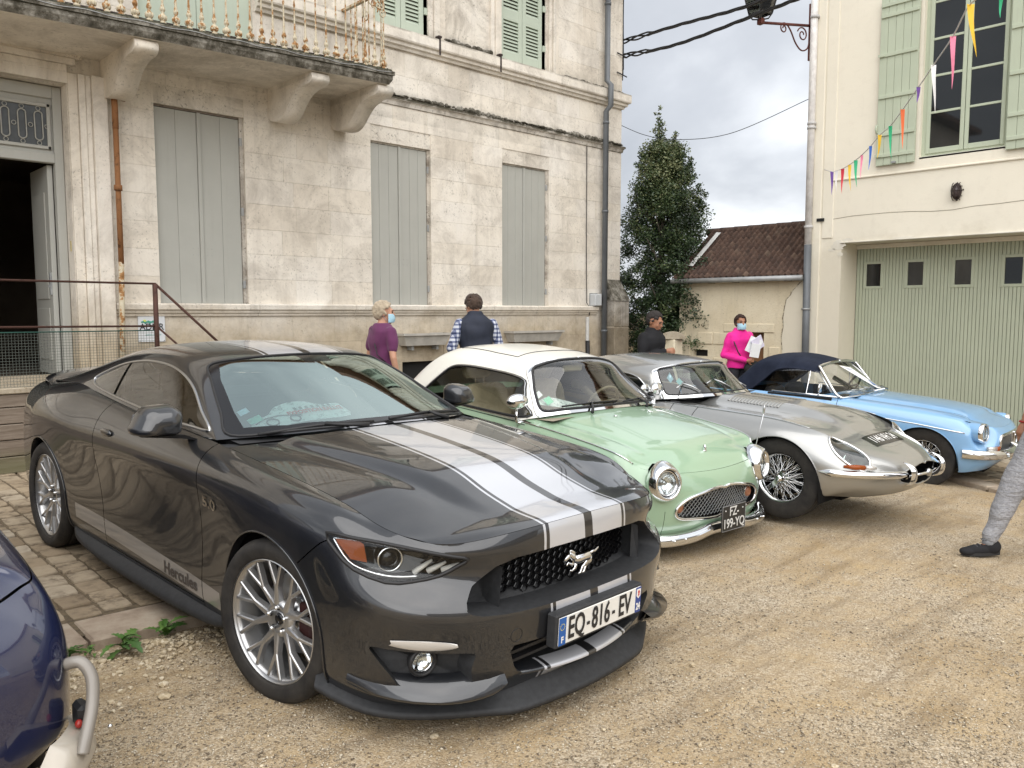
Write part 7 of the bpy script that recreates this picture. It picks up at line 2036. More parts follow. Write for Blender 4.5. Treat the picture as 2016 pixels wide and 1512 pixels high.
 def wiper(piv,a,b_):
  m=MB();m.tube([a,Vector(a).lerp(Vector(b_),.5)+Vector((0,-.004,.008)),b_],.0075,5);m.tube([piv,Vector(piv)+Vector((.02,.015,.03)),Vector(a).lerp(Vector(b_),.52)+Vector((0,-.004,.012))],[.015,.012,.006],6);m.build('wiper',M_BLKP,T)
 wiper((-.33,-.86,.962),(-.50,-.70,1.00),(.06,-.755,1.012));wiper((.30,-.86,.962),(.12,-.765,1.005),(.60,-.64,.985))
 MB().tube([(.72,-1.62,.28),(.745,-1.60,.70),(.70,-1.68,1.00)],[.006,.005,.004],6).build('corner_marker_rod',M_CHROMED,T)
 MB().ball((.70,-1.68,1.03),(.010,.010,.035),8,8).build('rod_tip',M_CHROMED,T)
 for s in(-1,1):
  y0=-.52;m=MB();m.tube([(.775*s,y0,.865),(.80*s,y0-.0,.90),(.80*s,y0,.985)],[.022,.011,.010],8);m.ball((.775*s,y0,.872),(.022,.032,.016),10,6);m.build('mirror_stalk',M_CHROME,T)
  Mm=Matrix.Translation((.805*s,y0-.01,1.035))@Matrix.Rotation(s*.25,4,'Z');m=MB();m.ball((0,0,0),(.092,.055,.060),22,14)
  m.V=[v if v[1]<.02 else(v[0],.02,v[2])for v in m.V];o=m.build('mirror',M_CHROME,T);o.data.transform(Mm)
 ct=simple('cream_leather',(.42,.36,.25),.5,var=.15);dk=simple('cream_trim',(.30,.26,.19),.6,var=.1)
 for x in(-.34,.34):seat(T,x,.10,.38,ct,w=.48,h=.56,lean=.28)
 MB().box((-.6,.62,.3),(.6,.80,.92),ch=.06).build('rear_seat',ct,T)
 b=MB();b.box((-.72,-.60,.62),(.72,-.46,.90),ch=.03);b.grid([[(x,-.80+.26*t,.945-.02*t-.03*(x/.7)**2)for t in np.linspace(0,1,5)]for x in np.linspace(-.68,.68,11)]);b.build('dashboard',dk,T)
 steering(T,.34,-.32,.90,dk,.18)
 for s in(-1,1):MB().box((.74*s-.01,-.5,.3),(.74*s+.01,.7,.87)).build('door_lining',ct,T)
 b=MB();b.box((-.11,-.30,1.20),(.11,-.27,1.255),ch=.012);b.tube([(0,-.28,1.25),(0,-.24,1.31)],.01,5);b.build('inner_mirror',ct,T)
 Mp=Matrix.Translation(Vector((-.37,-.585,.965)))@Matrix(((.98,.0,.2,0),(-.1,.86,.5,0),(-.15,.45,-.86,0),(0,0,0,1)))
 outl=smooth_poly([(-.24,.0),(-.24,.06),(-.18,.075),(-.10,.12),(.0,.13),(.10,.11),(.20,.085),(.24,.07),(.24,.0),(0,-.004)],3)
 m=MB();m.prism(outl,-.002,.0,'z',Mp);o=m.build('rally_plaque',bpy.data.materials['plaque_print'],T)
 tm=text_mesh('EXPOSITION RALLYE',.024,.0003,(1.15,1.1),bold=.001);tm.transform(Mp@Matrix.Translation((.03,.05,.004)));link('printed_title',tm,bpy.data.materials['print_red'],o)
 for(x,y,w,h_,col)in((-.565,-.50,.05,.05,(.75,.78,.80)),(-.535,-.585,.06,.06,(.22,.60,.42))):
  V=[]
  for dx,dy in((-w/2,-h_/2),(w/2,-h_/2),(w/2,h_/2),(-w/2,h_/2)):
   h,nn=gh.hit((abs(x+dx),y+dy),AX_TOP);nn=nn if nn.z>0 else-nn;V.append(Vector((-h.x,h.y,h.z))-Vector((-nn.x,nn.y,nn.z))*.004)
  bb=MB();bb.add(V,[(0,1,2,3)]);bb.build('windscreen_sticker',simple('sticker',col,.5,var=.1,nscale=60),T)
 for y in(-1.15,1.15):
  for s in(-1,1):
   t=bpy.data.objects.new('wheel',None);COL.objects.link(t);t.parent=T;t.location=(.68*s,y,.29);t.rotation_euler=(0,0,PI if s>0 else 0)
   link('tyre',TYRE_CACHE.setdefault(('t',.29),tyre_me(.29,.17,.17).me(M_TYRE)),None,t)
   link('hub_cap',TYRE_CACHE.setdefault(('fc',.29),MB().lathe([(0,-.075),(.06,-.072),(.08,-.06),(.15,-.062),(.172,-.07),(.176,-.05),(.16,.05)],40,ax='x').me(M_CHROME)),None,t)
 return T
build_figaro()
# LONG-NOSED SILVER GREY COUPE
def build_etype():
 M_GLASS=glass_mat('etype_screen',(.50,.62,.60),ior=1.5)
 T=car_root('grand_tourer','silver grey sports coupe with long bonnet, faired headlamps and wire wheels','E','cars parked in a row before the stone house')
 P=car_paint('warm_silver_paint',(0.38,0.38,0.365),0.75,0.30,.05).m
 Ys=[-1.55,-1.22,-.85,-.40,.05,.50,.95,1.30,1.70]
 rows=[]
 def row(nose,xs,zs,tail):rows.append(nose+[(x,y,z)for x,y,z in zip(xs,Ys,zs)]+tail)
 row([(0,-1.80,.235),(.22,-1.78,.24),(.42,-1.72,.25),(.55,-1.63,.262)],[.62,.62,.63,.65,.66,.66,.64,.60,.50],[.258,.21,.18,.17,.17,.17,.18,.20,.24],[(.38,1.98,.28),(.2,2.10,.30),(0,2.13,.30)])
 row([(0,-1.955,.285),(.22,-1.93,.283),(.44,-1.83,.292),(.59,-1.70,.305)],[.685,.725,.735,.745,.75,.75,.73,.70,.60],[.27,.27,.265,.26,.26,.26,.27,.28,.31],[(.44,2.12,.35),(.24,2.25,.37),(0,2.28,.37)])
 row([(0,-2.045,.355),(.22,-2.015,.352),(.455,-1.905,.35),(.615,-1.76,.35)],[.725,.775,.79,.80,.805,.805,.79,.765,.67],[.36,.38,.38,.375,.37,.37,.38,.39,.42],[(.50,2.22,.45),(.27,2.34,.47),(0,2.37,.47)])
 row([(0,-2.085,.44),(.22,-2.055,.44),(.465,-1.935,.44),(.63,-1.785,.44)],[.738,.795,.812,.82,.826,.826,.82,.80,.71],[.47,.50,.50,.49,.49,.49,.50,.52,.54],[(.52,2.26,.56),(.28,2.36,.57),(0,2.385,.57)])
 row([(0,-2.07,.505),(.22,-2.04,.505),(.46,-1.92,.515),(.62,-1.765,.53)],[.735,.79,.80,.805,.81,.812,.815,.80,.71],[.56,.60,.61,.61,.61,.62,.64,.65,.65],[(.51,2.23,.65),(.27,2.33,.66),(0,2.35,.66)])
 row([(0,-2.01,.555),(.21,-1.985,.56),(.44,-1.87,.575),(.60,-1.715,.60)],[.705,.755,.76,.768,.775,.782,.79,.77,.68],[.645,.70,.71,.71,.715,.725,.75,.755,.74],[(.48,2.15,.73),(.25,2.25,.74),(0,2.27,.74)])
 row([(0,-1.93,.59),(.20,-1.91,.597),(.41,-1.80,.615),(.57,-1.65,.65)],[.66,.70,.70,.71,.72,.73,.74,.72,.63],[.70,.76,.775,.785,.79,.80,.82,.82,.79],[(.44,2.05,.77),(.23,2.15,.785),(0,2.17,.79)])
 row([(0,-1.84,.620),(.18,-1.825,.628),(.37,-1.73,.65),(.53,-1.58,.69)],[.60,.615,.61,.63,.655,.67,.68,.66,.58],[.735,.80,.82,.835,.85,.86,.87,.86,.82],[(.40,1.95,.80),(.21,2.05,.815),(0,2.07,.82)])
 Gs_=surf(rows,5,7,k=.75);sk=Skin(Gs_)
 top=rows[-1]
 xs,zs,yf,zf,xc=edge_fns(Gs_[-1],.50)
 yr=spl([0,.3,.5,.66],[-.36,-.30,-.20,-.04])
 Gh=np.zeros((41,53,3))
 for i in range(41):
  f=i/40
  for j in range(53):
   t=(j/52)**1.15;x=f*xc;y0=float(yf(x))+.001;x0=x
   for _ in range(3):y=y0+t*(float(yr(min(x,.66)))-y0);x=f*(float(xs(y))-.001)
   z0=float(zf(x0))+(y-y0)*.3;z1=float(zs(y))
   d=y-y0;z=z1-(z1-z0)*math.exp(-d/.12)*(1 if d<.8 else 1)
   z=z0+(z1-z0)*min(1,d/.25)if d<.25 else z1
   z=lerp(z0,z1,float(sstep(-.02,.34,d)))
   amp=float(sstep(.05,.6,d));z+=amp*(.036*(1-f*f)+.040*(1-float(sstep(.17,.33,x)))-.022*math.exp(-((x-.40)/.09)**2))+.012*(1-amp)*(1-f*f)*min(1,d/.2)
   Gh[i,j]=(x,y,z)
 hood=Skin(Gh)
 lv={}
 LV=[(.12,-.95),(.27,-.93),(.27,-.46),(.12,-.48)]
 hood.emit('bonnet_centre',P,T)
 for s in(-1,1):
  m=MB()
  for k in range(16):
   y=-.96+k*.031
   pts=[hood.hit((x,y),AX_TOP)[0]for x in np.linspace(.115,.275,5)]
   V=[]
   for p in pts:V+=[p+Vector((0,.012,.001)),p+Vector((0,-.008,.009)),p+Vector((0,-.010,.001))]
   m.add(mx(V,s),[(3*i+q,3*i+3+q,3*i+4+q,3*i+1+q)for i in range(4)for q in(0,1)],True)
  m.build('louvres',P,T)
 arcs=[arc_path(y,.34,.355,.2)for y in(-1.22,1.22)];arcs[1]=arc_path(1.22,.30,.31,.2)
 L_a=[sk.path(a,AX_SIDE,.003)for a in arcs]
 MOh=[(-.001,.515)]+[(p,q)for p,q in smooth_poly([(0,.515),(.20,.505),(.305,.470),(.335,.435),(.305,.400),(.20,.378),(0,.372)],4)[:25]]+[(-.001,.372)]
 L_m=sk.path(MOh[1:-1],AX_FRONT,0)
 dH=Vector((.74,.67,0)).normalized();AXH=(dH,(VZ*.80+Vector((-.67,.74,0))*.6).normalized(),Vector((.45,-.50,.74)).normalized())
 b_=(VZ-AXH[2]*AXH[2].z).normalized();a_=b_.cross(AXH[2]).normalized();a_=a_ if a_.dot(dH)>0 else-a_;AXH=(a_,b_,AXH[2])
 def h2(x,y,z):p=Vector((x,y,z));return(p.dot(AXH[0]),p.dot(AXH[1]))
 HP=smooth_poly([h2(*p)for p in((.565,-1.565,.708),(.632,-1.59,.688),(.672,-1.67,.64),(.655,-1.785,.58),(.60,-1.86,.545),(.545,-1.875,.545),(.495,-1.83,.585),(.478,-1.72,.645),(.50,-1.61,.695))],4)
 L_h=sk.loop(HP,AXH,.002)
 sk.cut(MOh,AX_FRONT,lambda c:c.y<-1.7);lampg=sk.take(HP,AXH,lambda c:c.y<-1.2)
 for a in arcs:sk.cut([(a[0][0],-.1)]+a+[(a[-1][0],-.1)],AX_SIDE)
 sk.gap([(-.42,.1),(-.42,1.0)],AX_SIDE,.006);sk.gap([(-.20,.1),(-.20,.62),(-.16,1.0)],AX_SIDE,.006);sk.gap([(.72,.2),(.74,.6),(.70,1.0)],AX_SIDE,.006)
 sk.emit('body',P,T,{'front_bonnet':(.8,-.9,.6),'door':(.82,.2,.6),'scuttle_side':(.8,-.31,.6)})
 arch_lips(T,L_a,(-1.22,1.22),.34,P,-.001);wheel_well(T,-1.22,.32,.36,.76,.45);wheel_well(T,1.22,.30,.32,.76,.4)
 r=[[(0,-.40,.905),(0,-.24,1.005),(0,-.10,1.105),(0,.03,1.180),(0,.45,1.225),(0,.85,1.215),(0,1.25,1.135),(0,1.65,.985),(0,1.98,.845)],[(.25,-.37,.902),(.24,-.22,1.0),(.235,-.085,1.10),(.23,.035,1.172),(.23,.45,1.218),(.235,.85,1.207),(.24,1.25,1.125),(.25,1.65,.975),(.25,1.95,.84)],[(.47,-.26,.89),(.445,-.13,.985),(.42,.0,1.08),(.405,.075,1.147),(.40,.45,1.190),(.405,.85,1.178),(.41,1.25,1.095),(.42,1.65,.95),(.42,1.92,.83)],[(.615,-.10,.875),(.58,-.01,.96),(.545,.08,1.05),(.52,.14,1.110),(.510,.45,1.142),(.512,.85,1.128),(.52,1.25,1.045),(.52,1.65,.92),(.50,1.90,.82)],[(.650,-.04,.868),(.635,.04,.93),(.61,.12,1.00),(.585,.18,1.055),(.575,.45,1.085),(.577,.85,1.068),(.585,1.25,.995),(.58,1.65,.90),(.54,1.90,.815)],[(.672,.0,.862),(.668,.12,.885),(.658,.22,.92),(.645,.31,.955),(.638,.45,.97),(.64,.85,.965),(.642,1.25,.93),(.62,1.65,.875),(.57,1.90,.81)],[(.680,.02,.855),(.683,.14,.857),(.685,.24,.859),(.687,.33,.861),(.688,.45,.864),(.69,.85,.872),(.68,1.25,.868),(.64,1.65,.845),(.58,1.90,.80)]]
 gg=surf(r,7,7,k=.8,mv=(False,False));tt=sstep(.88,1.14,gg[...,2])*(1-sstep(.3,1.2,gg[...,1]));gg[...,0]*=1+.10*tt;gg[...,1]-=.04*tt*(1-sstep(.1,.5,gg[...,1]));gh=Skin(gg)
 ws=hs([(-.001,-.365),(.24,-.335),(.45,-.235),(.590,-.085),(.578,.0),(.56,.06),(.525,.075),(.42,.015),(.24,-.03),(-.001,-.045)])
 wso=hs([(-.001,-.405),(.25,-.375),(.48,-.265),(.635,-.085),(.622,.02),(.603,.085),(.565,.112),(.44,.048),(.25,.0),(-.001,-.01)])
 sg=smooth_poly([(.04,.880),(.09,.935),(.17,1.005),(.25,1.050),(.42,1.075),(.85,1.062),(1.10,1.01),(1.28,.935),(1.34,.895),(1.0,.885),(.5,.878)],4)
 L_ws=gh.path(ws,AX_TOP,.002);L_wso=gh.path(wso,AX_TOP,.002);L_sg=gh.loop(sg,AX_SIDE,.002)
 fr=gh.take(wso,AX_TOP,lambda c:c.y<.3 and c.z>.84);gl=fr.take(ws,AX_TOP);sgl=gh.take(sg,AX_SIDE)
 bk=gh.take(rounded([(-.001,1.05),(.36,1.05),(.38,1.65),(-.001,1.68)],.04),AX_TOP,lambda c:c.y>.9)
 gh.emit('roof',P,T);fr.emit('windscreen_frame',M_CHROME,T);gl.emit('windscreen',M_GLASS,T);bk.emit('rear_window',M_GLASS,T)
 sgl.gap([(.70,.8),(.74,1.2)],AX_SIDE,.03);sgl.emit('side_window',M_GLASSD,T,two=True)
 def trim(s):
  MB().tube(mx(L_sg,s),.006,6,closed=True).build('window_trim',M_CHROME,T);MB().tube(mx(L_ws,s),.006,6).build('windscreen_seal',M_BLKP,T)
  MB().tube(mx([p for p in L_wso[-30:]],s),.005,5).build('gutter',M_CHROME,T)
  e=[Vector((float(xs(y)),y,float(zs(y))+.003))for y in np.linspace(-1.42,-.06,40)];MB().tube(mx(e,s),.0035,5).build('bonnet_seam_strip',M_CHROMED,T)
  h=bpy.data.objects.new('headlamp',None);COL.objects.link(h);h.parent=T
  MB().tube(mx(L_h,s),.011,7,closed=True).build('chrome_surround',M_CHROME,h)
  walls(mx(L_h,s),Vector((-AXH[2].x*s,-AXH[2].y,-AXH[2].z)),.10,.12).build('housing',P,h)
  c=sum(L_h,Vector())/len(L_h);c=Vector((c.x*s,c.y+.03,c.z-.05))
  Mh=Matrix.Translation(c);MB().lathe([(0,.03),(.04,.015),(.066,-.01),(.070,.0),(.070,.04)],24,Mh,ax='y').build('reflector',M_REFL,h)
  MB().ball((0,0,0),(.064,.018,.064),18,8,Mh@Matrix.Translation((0,-.01,0))).build('bulb_glass',M_GLASSC,h)
  lm=Skin.__new__(Skin);lm.bm=lampg.bm.copy();lens=lm.emit('cover_glass',glass_mat('smoky_cover',(.62,.68,.66)),h,mirror=False)['cover_glass'][0]
  if s<0:
   for v in lens.data.vertices:v.co.x*=-1
   lens.data.flip_normals()
  q=sk.path([(.30,.455),(.45,.460),(.60,.463),(.70,.463)],AX_FRONT,.0,.02);q2=sk.path([(-1.74,.463),(-1.62,.468),(-1.56,.470)],AX_SIDE,.0,.02)
  q=[p for p in q if p.y<-1.76]+[p for p in q2]
  V=[];n=len(q)
  for i,p in enumerate(q):
   f=i/(n-1);w=.030*min(1,(1-f)*6+.15);o_=.045*min(1,(1-f)*5+.1);d=Vector((p.x*.9,p.y+1.15,0)).normalized()
   V+=[p-d*.01+Vector((0,0,w)),p+d*o_*.8+Vector((0,0,w*.75)),p+d*o_+Vector((0,0,0)),p+d*o_*.7-Vector((0,0,w*.8)),p-d*.01-Vector((0,0,w))]
  m=MB();m.add(mx(V,s),[(5*i+k,5*i+5+k,5*i+6+k,5*i+1+k)for i in range(n-1)for k in range(4)],True);m.build('bumper',M_CHROME,T)
  def at(xy):h_,nn=sk.hit(xy,AX_FRONT);return h_
  A,B_=at((.56,.518)),at((.655,.522));Cc=at((.50,.515))
  if A and B_:
   for nm,p0,p1,mt in(('indicator',A,B_,M_AMBERS),('side_lamp',Cc,A,M_LAMPS)):
    m=MB();m.tube(mx([p0+Vector((.006,-.012,0)),p0.lerp(p1,.5)+Vector((.012,-.016,0)),p1+Vector((.008,-.006,0))],s),[.018 if nm=='indicator' else .010,.020,.010 if nm=='indicator' else .020],10);m.build(nm,mt,T)
  m=MB();O_=Vector((.285,-2.055,.455))
  Gq=surf([[(-.02,.03,-.085),(-.02,-.025,-.06),(-.018,-.045,.0),(-.015,-.03,.065),(-.01,.03,.098)],[(.0,.03,-.09),(.0,-.05,-.065),(.0,-.075,.0),(.0,-.055,.07),(0,.03,.105)],[(.035,.03,-.085),(.035,-.02,-.06),(.034,-.04,.0),(.032,-.025,.065),(.03,.03,.098)]],5,5,.6,mv=(False,False))
  m.grid([[((O_.x+p[0])*s,O_.y+p[1]+.01,O_.z+p[2])for p in rw]for rw in Gq],True,s<0);m.build('overrider',M_CHROME,T)
 both(trim)
 full=mx(L_m[::-1],-1)+mx(L_m,1);walls(full,(0,1,0),.22,.10).build('air_intake',M_WELL,T)
 MB().tube([p+Vector((0,-.002,0))for p in full],.006,6,closed=True).build('intake_lip',P,T)
 m=MB();m.tube([(-.27,-2.05,.445),(-.05,-2.085,.447),(.05,-2.085,.447),(.27,-2.05,.445)],[.009,.011,.011,.009],8);m.build('intake_bar',M_CHROME,T)
 MB().lathe([(0,-.016),(.026,-.014),(.032,0),(.026,.02),(0,.022)],20,Matrix.Translation((0,-2.09,.447)),ax='y').build('badge',M_CHROMED,T)
 tm=text_mesh('1146 VH 24',.108,0,(.80,1.0),bold=.0018)
 def wrapnose(me,y0,off):
  V=[]
  for v in me:
   h,nn=hood.hit((abs(v[0]),y0+v[1]),AX_TOP)
   if h is None:h,nn=sk.hit((abs(v[0]),y0+v[1]),AX_TOP)
   if h is None:h,nn=sk.hit((max(abs(v[0]),.05),y0+v[1]+.03),AX_TOP)
   if h is None:h=Vector((0,y0+v[1],.63))
   V.append(Vector((v[0],h.y,h.z+off)))
  return V
 gx=np.linspace(-.26,.26,25);gv=[(x,y)for y in np.linspace(-.065,.065,5)for x in gx]
 V=wrapnose(gv,-1.735,.003);F=[(j*25+i,j*25+i+1,(j+1)*25+i+1,(j+1)*25+i)for j in range(4)for i in range(24)]
 o=link('painted_plate',mesh(V,F,M_BLKG,True),None,T)
 V=wrapnose([(v.co.x,v.co.y)for v in tm.vertices],-1.735,.0045);link('lettering',mesh(V,[tuple(p.vertices)for p in tm.polygons],M_WHITE),None,o)
 b=MB();b.box((-.40,-1.6,.2),(.40,2.0,.24));b.box((-.7,-.7,.18),(.7,.8,.22));b.box((-.6,-.40,.2),(.6,-.3,.80));b.build('floor_pan',M_WELL,T)
 bl=simple('blue_interior',(.05,.10,.12),.6)
 for x in(-.3,.3):seat(T,x,.40,.22,M_INT,w=.42,h=.5,head=False)
 b=MB();b.box((-.62,-.22,.60),(.62,-.10,.86),ch=.02);b.grid([[(x,-.36+.22*t+.1*(x/.6)**2,.885-.02*t)for t in(0,.5,1)]for x in np.linspace(-.6,.6,9)]);b.build('dashboard',M_INT,T)
 steering(T,.30,.02,.84,simple('wood_rim',(.25,.14,.06),.4),.185)
 MB().box((-.10,.10,1.06),(.10,.12,1.105),ch=.01).build('inner_mirror',M_CHROMED,T)
 for x in(-.38,.0,.38):
  h,nn=gh.hit((abs(x)+.001,-.30 if abs(x)<.2 else-.24),AX_TOP)
  if h:m=MB();m.tube([(x,h.y-.04,h.z-.01),(x-.04,h.y+.03,h.z+.03),(x-.10,h.y+.10,h.z+.06)],.006,5);m.tube([(x-.26,h.y+.04,h.z+.03),(x+.03,h.y+.13,h.z+.07)],.005,5);m.build('wiper',M_CHROMED,T)
 for(x,y,w,h_,col)in((-.50,-.03,.042,.045,(.45,.62,.72)),(-.455,-.10,.045,.045,(.35,.62,.62))):
  V=[]
  for dx,dy in((-w/2,-h_/2),(w/2,-h_/2),(w/2,h_/2),(-w/2,h_/2)):
   h,nn=gh.hit((abs(x+dx),y+dy),AX_TOP);nn=nn if nn.z>0 else-nn;V.append(Vector((-h.x,h.y,h.z))-Vector((-nn.x,nn.y,nn.z))*.004)
  bb=MB();bb.add(V,[(0,1,2,3)]);bb.build('windscreen_sticker',simple('sticker',col,.5,var=.1,nscale=60),T)
 m=MB();m.tube([(-.70,.05,.86),(-.76,.03,.90),(-.79,.02,.94)],.008,6);m.ball((-.80,.02,.965),(.06,.03,.045),16,10);m.build('mirror',M_CHROME,T)
 for y in(-1.22,1.22):
  for s in(-1,1):wire_wheel(T,(.645*s,y-(.03 if y<0 else 0),.365),.322,.195,.165,s)
 return T
build_etype()
# SKY BLUE ROADSTER WITH NAVY SOFT TOP
def build_roadster():
 T=car_root('roadster','sky blue roadster with raised navy soft top, parked nearest the green garage door','B','cars parked in a row before the stone house')
 P=car_paint('sky_blue_paint',(0.215,0.42,0.68),0.0,0.32).m
 Ys=[-1.50,-1.18,-.85,-.45,-.05,.40,.80,1.15,1.50,1.80]
 rows=[]
 def row(nose,xs,zs,tail):rows.append(nose+[(x,y,z)for x,y,z in zip(xs,Ys,zs)]+tail)
 row([(0,-1.74,.235),(.28,-1.73,.235),(.50,-1.69,.23),(.60,-1.62,.22)],[.64,.65,.66,.67,.67,.67,.67,.66,.64,.60],[.20,.19,.18,.18,.18,.18,.18,.20,.24,.30],[(.5,1.90,.32),(.25,1.93,.32),(0,1.93,.32)])
 row([(0,-1.83,.33),(.28,-1.82,.33),(.52,-1.77,.325),(.64,-1.68,.32)],[.70,.725,.735,.74,.745,.745,.74,.735,.71,.67],[.30,.30,.29,.28,.28,.28,.28,.30,.33,.38],[(.55,1.93,.42),(.28,1.96,.42),(0,1.96,.42)])
 row([(0,-1.86,.44),(.28,-1.85,.44),(.53,-1.79,.44),(.66,-1.69,.44)],[.725,.755,.762,.765,.765,.765,.765,.765,.74,.70],[.44,.45,.45,.44,.44,.44,.44,.46,.47,.49],[(.57,1.94,.52),(.29,1.97,.52),(0,1.97,.52)])
 row([(0,-1.865,.54),(.28,-1.855,.54),(.54,-1.79,.545),(.67,-1.68,.55)],[.735,.762,.768,.768,.768,.768,.768,.765,.74,.70],[.57,.59,.60,.60,.60,.61,.61,.61,.61,.60],[(.57,1.93,.61),(.29,1.96,.61),(0,1.96,.61)])
 row([(0,-1.85,.605),(.28,-1.84,.605),(.54,-1.775,.612),(.665,-1.65,.625)],[.728,.750,.755,.755,.755,.755,.755,.752,.73,.69],[.655,.69,.70,.71,.72,.725,.73,.73,.72,.70],[(.56,1.90,.69),(.28,1.93,.69),(0,1.93,.69)])
 row([(0,-1.825,.64),(.28,-1.815,.645),(.53,-1.745,.66),(.64,-1.60,.685)],[.69,.708,.715,.72,.725,.725,.725,.715,.69,.65],[.725,.765,.78,.795,.805,.81,.81,.80,.78,.75],[(.53,1.84,.735),(.26,1.87,.74),(0,1.87,.74)])
 row([(0,-1.80,.66),(.28,-1.79,.667),(.50,-1.71,.69),(.585,-1.54,.725)],[.63,.64,.655,.665,.675,.68,.675,.655,.62,.58],[.758,.80,.82,.84,.85,.85,.85,.84,.81,.775],[(.48,1.76,.765),(.24,1.79,.77),(0,1.79,.77)])
 Gs_=surf(rows,5,7,k=.75);sk=Skin(Gs_)
 arcs=[arc_path(y,.31,.335,.2)for y in(-1.18,1.15)]
 L_a=[sk.path(a,AX_SIDE,.003)for a in arcs]
 GRh=[(-.001,.605),(.30,.602),(.405,.592),(.425,.56),(.425,.46),(.41,.425),(.3,.418),(-.001,.415)]
 L_g=sk.path(GRh,AX_FRONT,0)
 sk.cut(GRh,AX_FRONT,lambda c:c.y<-1.5)
 AXD=(Vector((.80,.60,0)),VZ,Vector((.60,-.80,0)))
 sk.bm.verts.ensure_lookup_table()
 cl=Vector((.605,-1.70,.625))
 for v in sk.bm.verts:
  d=(v.co-Vector((.60,-1.74,.60))).length
  if d<.17:
   w=float(sstep(.17,.05,d));v.co+=Vector((-.05,.09,.0))*w
 sk.bm.normal_update();sk.tree2=BVHTree.FromBMesh(sk.bm)
 for a in arcs:sk.cut([(a[0][0],-.1)]+a+[(a[-1][0],-.1)],AX_SIDE)
 sk.gap([(-.32,.1),(-.32,.55),(-.27,.75),(-.25,1.0)],AX_SIDE,.006);sk.gap([(.52,.1),(.52,.5),(.48,1.0)],AX_SIDE,.006)
 sk.emit('body',P,T,{'front_body':(.76,-.7,.5),'door':(.76,.1,.5)})
 arch_lips(T,L_a,(-1.18,1.15),.31,P,-.001);wheel_well(T,-1.18,.31,.34,.72,.42);wheel_well(T,1.15,.31,.33,.72,.4)
 top=Gs_[-1]
 def edge(y0,y1):return[(p[1],p[0],p[2])for p in top if y0<=p[1]<=y1 and p[0]>.3]
 ex=[p[1]for p in top if p[0]>.52 and p[1]<1.85];xs=lambda y:float(np.interp(y,ex,[p[0]for p in top if p[0]>.52 and p[1]<1.85]));zs=lambda y:float(np.interp(y,ex,[p[2]for p in top if p[0]>.52 and p[1]<1.85]))
 xs,zs,yf,zf,xc=edge_fns(Gs_[-1],.50);yr=spl([0,.3,.55,.68],[-.50,-.46,-.36,-.22])
 Gh=np.zeros((37,49,3))
 for i in range(37):
  f=i/36
  for j in range(49):
   t=(j/48)**1.15;x=f*xc;y0=float(yf(x))+.002;x0=x
   for _ in range(3):y=y0+t*(float(yr(x))-y0);x=f*(float(xs(y))-.001)
   d=y-y0;z0=float(zf(x0))+d*.3;z1=float(zs(y));z=lerp(z0,z1,float(sstep(-.02,.30,d)))
   amp=float(sstep(.0,.45,d));z+=amp*(.052*(1-f**2.4)-.020*math.exp(-((f-.74)/.10)**2))
   Gh[i,j]=(x,y,z)
 hood=Skin(Gh);hood.gap([(.43,-1.73),(.45,-1.4),(.53,-.9),(.56,-.55)],AX_TOP,.005);hood.emit('wing_top',P,T,{'bonnet':(.1,-1.2,.85)})
 Gc=np.zeros((6,20,3))
 for j in range(20):
  x=.665*j/19;f=x/.665;y=float(yr(x))
  for i in range(6):yy=y+.30*i/5;Gc[i,j]=(x*(1 if i==0 else 1),yy,float(zs(y))+.052*(1-f**2.4)+.003)
 Skin(Gc).emit('scuttle',P,T)
 Gr=np.zeros((12,14,3))
 for i in range(12):
  for j in range(14):y=1.0+.78*i/11;xq=float(np.interp(y,[p[1]for p in top if p[0]>.3 and p[1]>0],[p[0]for p in top if p[0]>.3 and p[1]>0]));zq=float(np.interp(y,[p[1]for p in top if p[0]>.3 and p[1]>0],[p[2]for p in top if p[0]>.3 and p[1]>0]));x=xq*j/13;Gr[i,j]=(x,y,zq+.035*(1-(j/13)**2))
 Skin(Gr).emit('boot_lid',P,T)
 M_TOP=NB('navy_canvas',.9,0,(.012,.016,.030),.2,coord='obj');M_TOP.color(M_TOP.ramp(M_TOP.noise(5,6,.7),[(.3,(.008,.011,.022)),(.7,(.020,.026,.045))]));M_TOP.bump(M_TOP.noise(500,2),.3,.001);M_TOP=M_TOP.m
 r=[[(0,.02,1.205),(0,.12,1.235),(0,.30,1.275),(0,.50,1.29),(0,.68,1.270),(0,.82,1.20),(0,.98,1.04),(0,1.10,.92),(0,1.17,.865)],[(.25,.02,1.20),(.25,.12,1.23),(.25,.30,1.268),(.25,.50,1.283),(.25,.68,1.263),(.26,.82,1.195),(.28,.98,1.035),(.29,1.10,.915),(.29,1.17,.865)],[(.44,.015,1.185),(.44,.12,1.21),(.445,.30,1.245),(.45,.50,1.258),(.45,.68,1.238),(.455,.82,1.17),(.48,.98,1.01),(.50,1.10,.90),(.50,1.16,.86)],[(.54,.01,1.160),(.545,.12,1.18),(.552,.30,1.208),(.556,.50,1.218),(.556,.68,1.195),(.56,.82,1.12),(.58,.96,.98),(.59,1.06,.89),(.59,1.12,.856)],[(.575,.005,1.14),(.58,.12,1.155),(.588,.30,1.170),(.592,.50,1.165),(.592,.62,1.13),(.60,.74,1.05),(.615,.86,.95),(.62,.96,.88),(.62,1.02,.852)],[(.60,.0,1.12),(.605,.12,1.135),(.612,.30,1.142),(.616,.44,1.13),(.622,.54,1.08),(.632,.62,1.01),(.642,.70,.93),(.648,.76,.872),(.648,.80,.850)]]
 tp=Skin(surf(r,6,6,k=.8,mv=(False,False)))
 rw=tp.take(rounded([(-.001,.84),(.30,.84),(.44,.88),(.48,1.02),(.36,1.07),(-.001,1.08)],.03),AX_TOP,lambda c:c.y>.7)
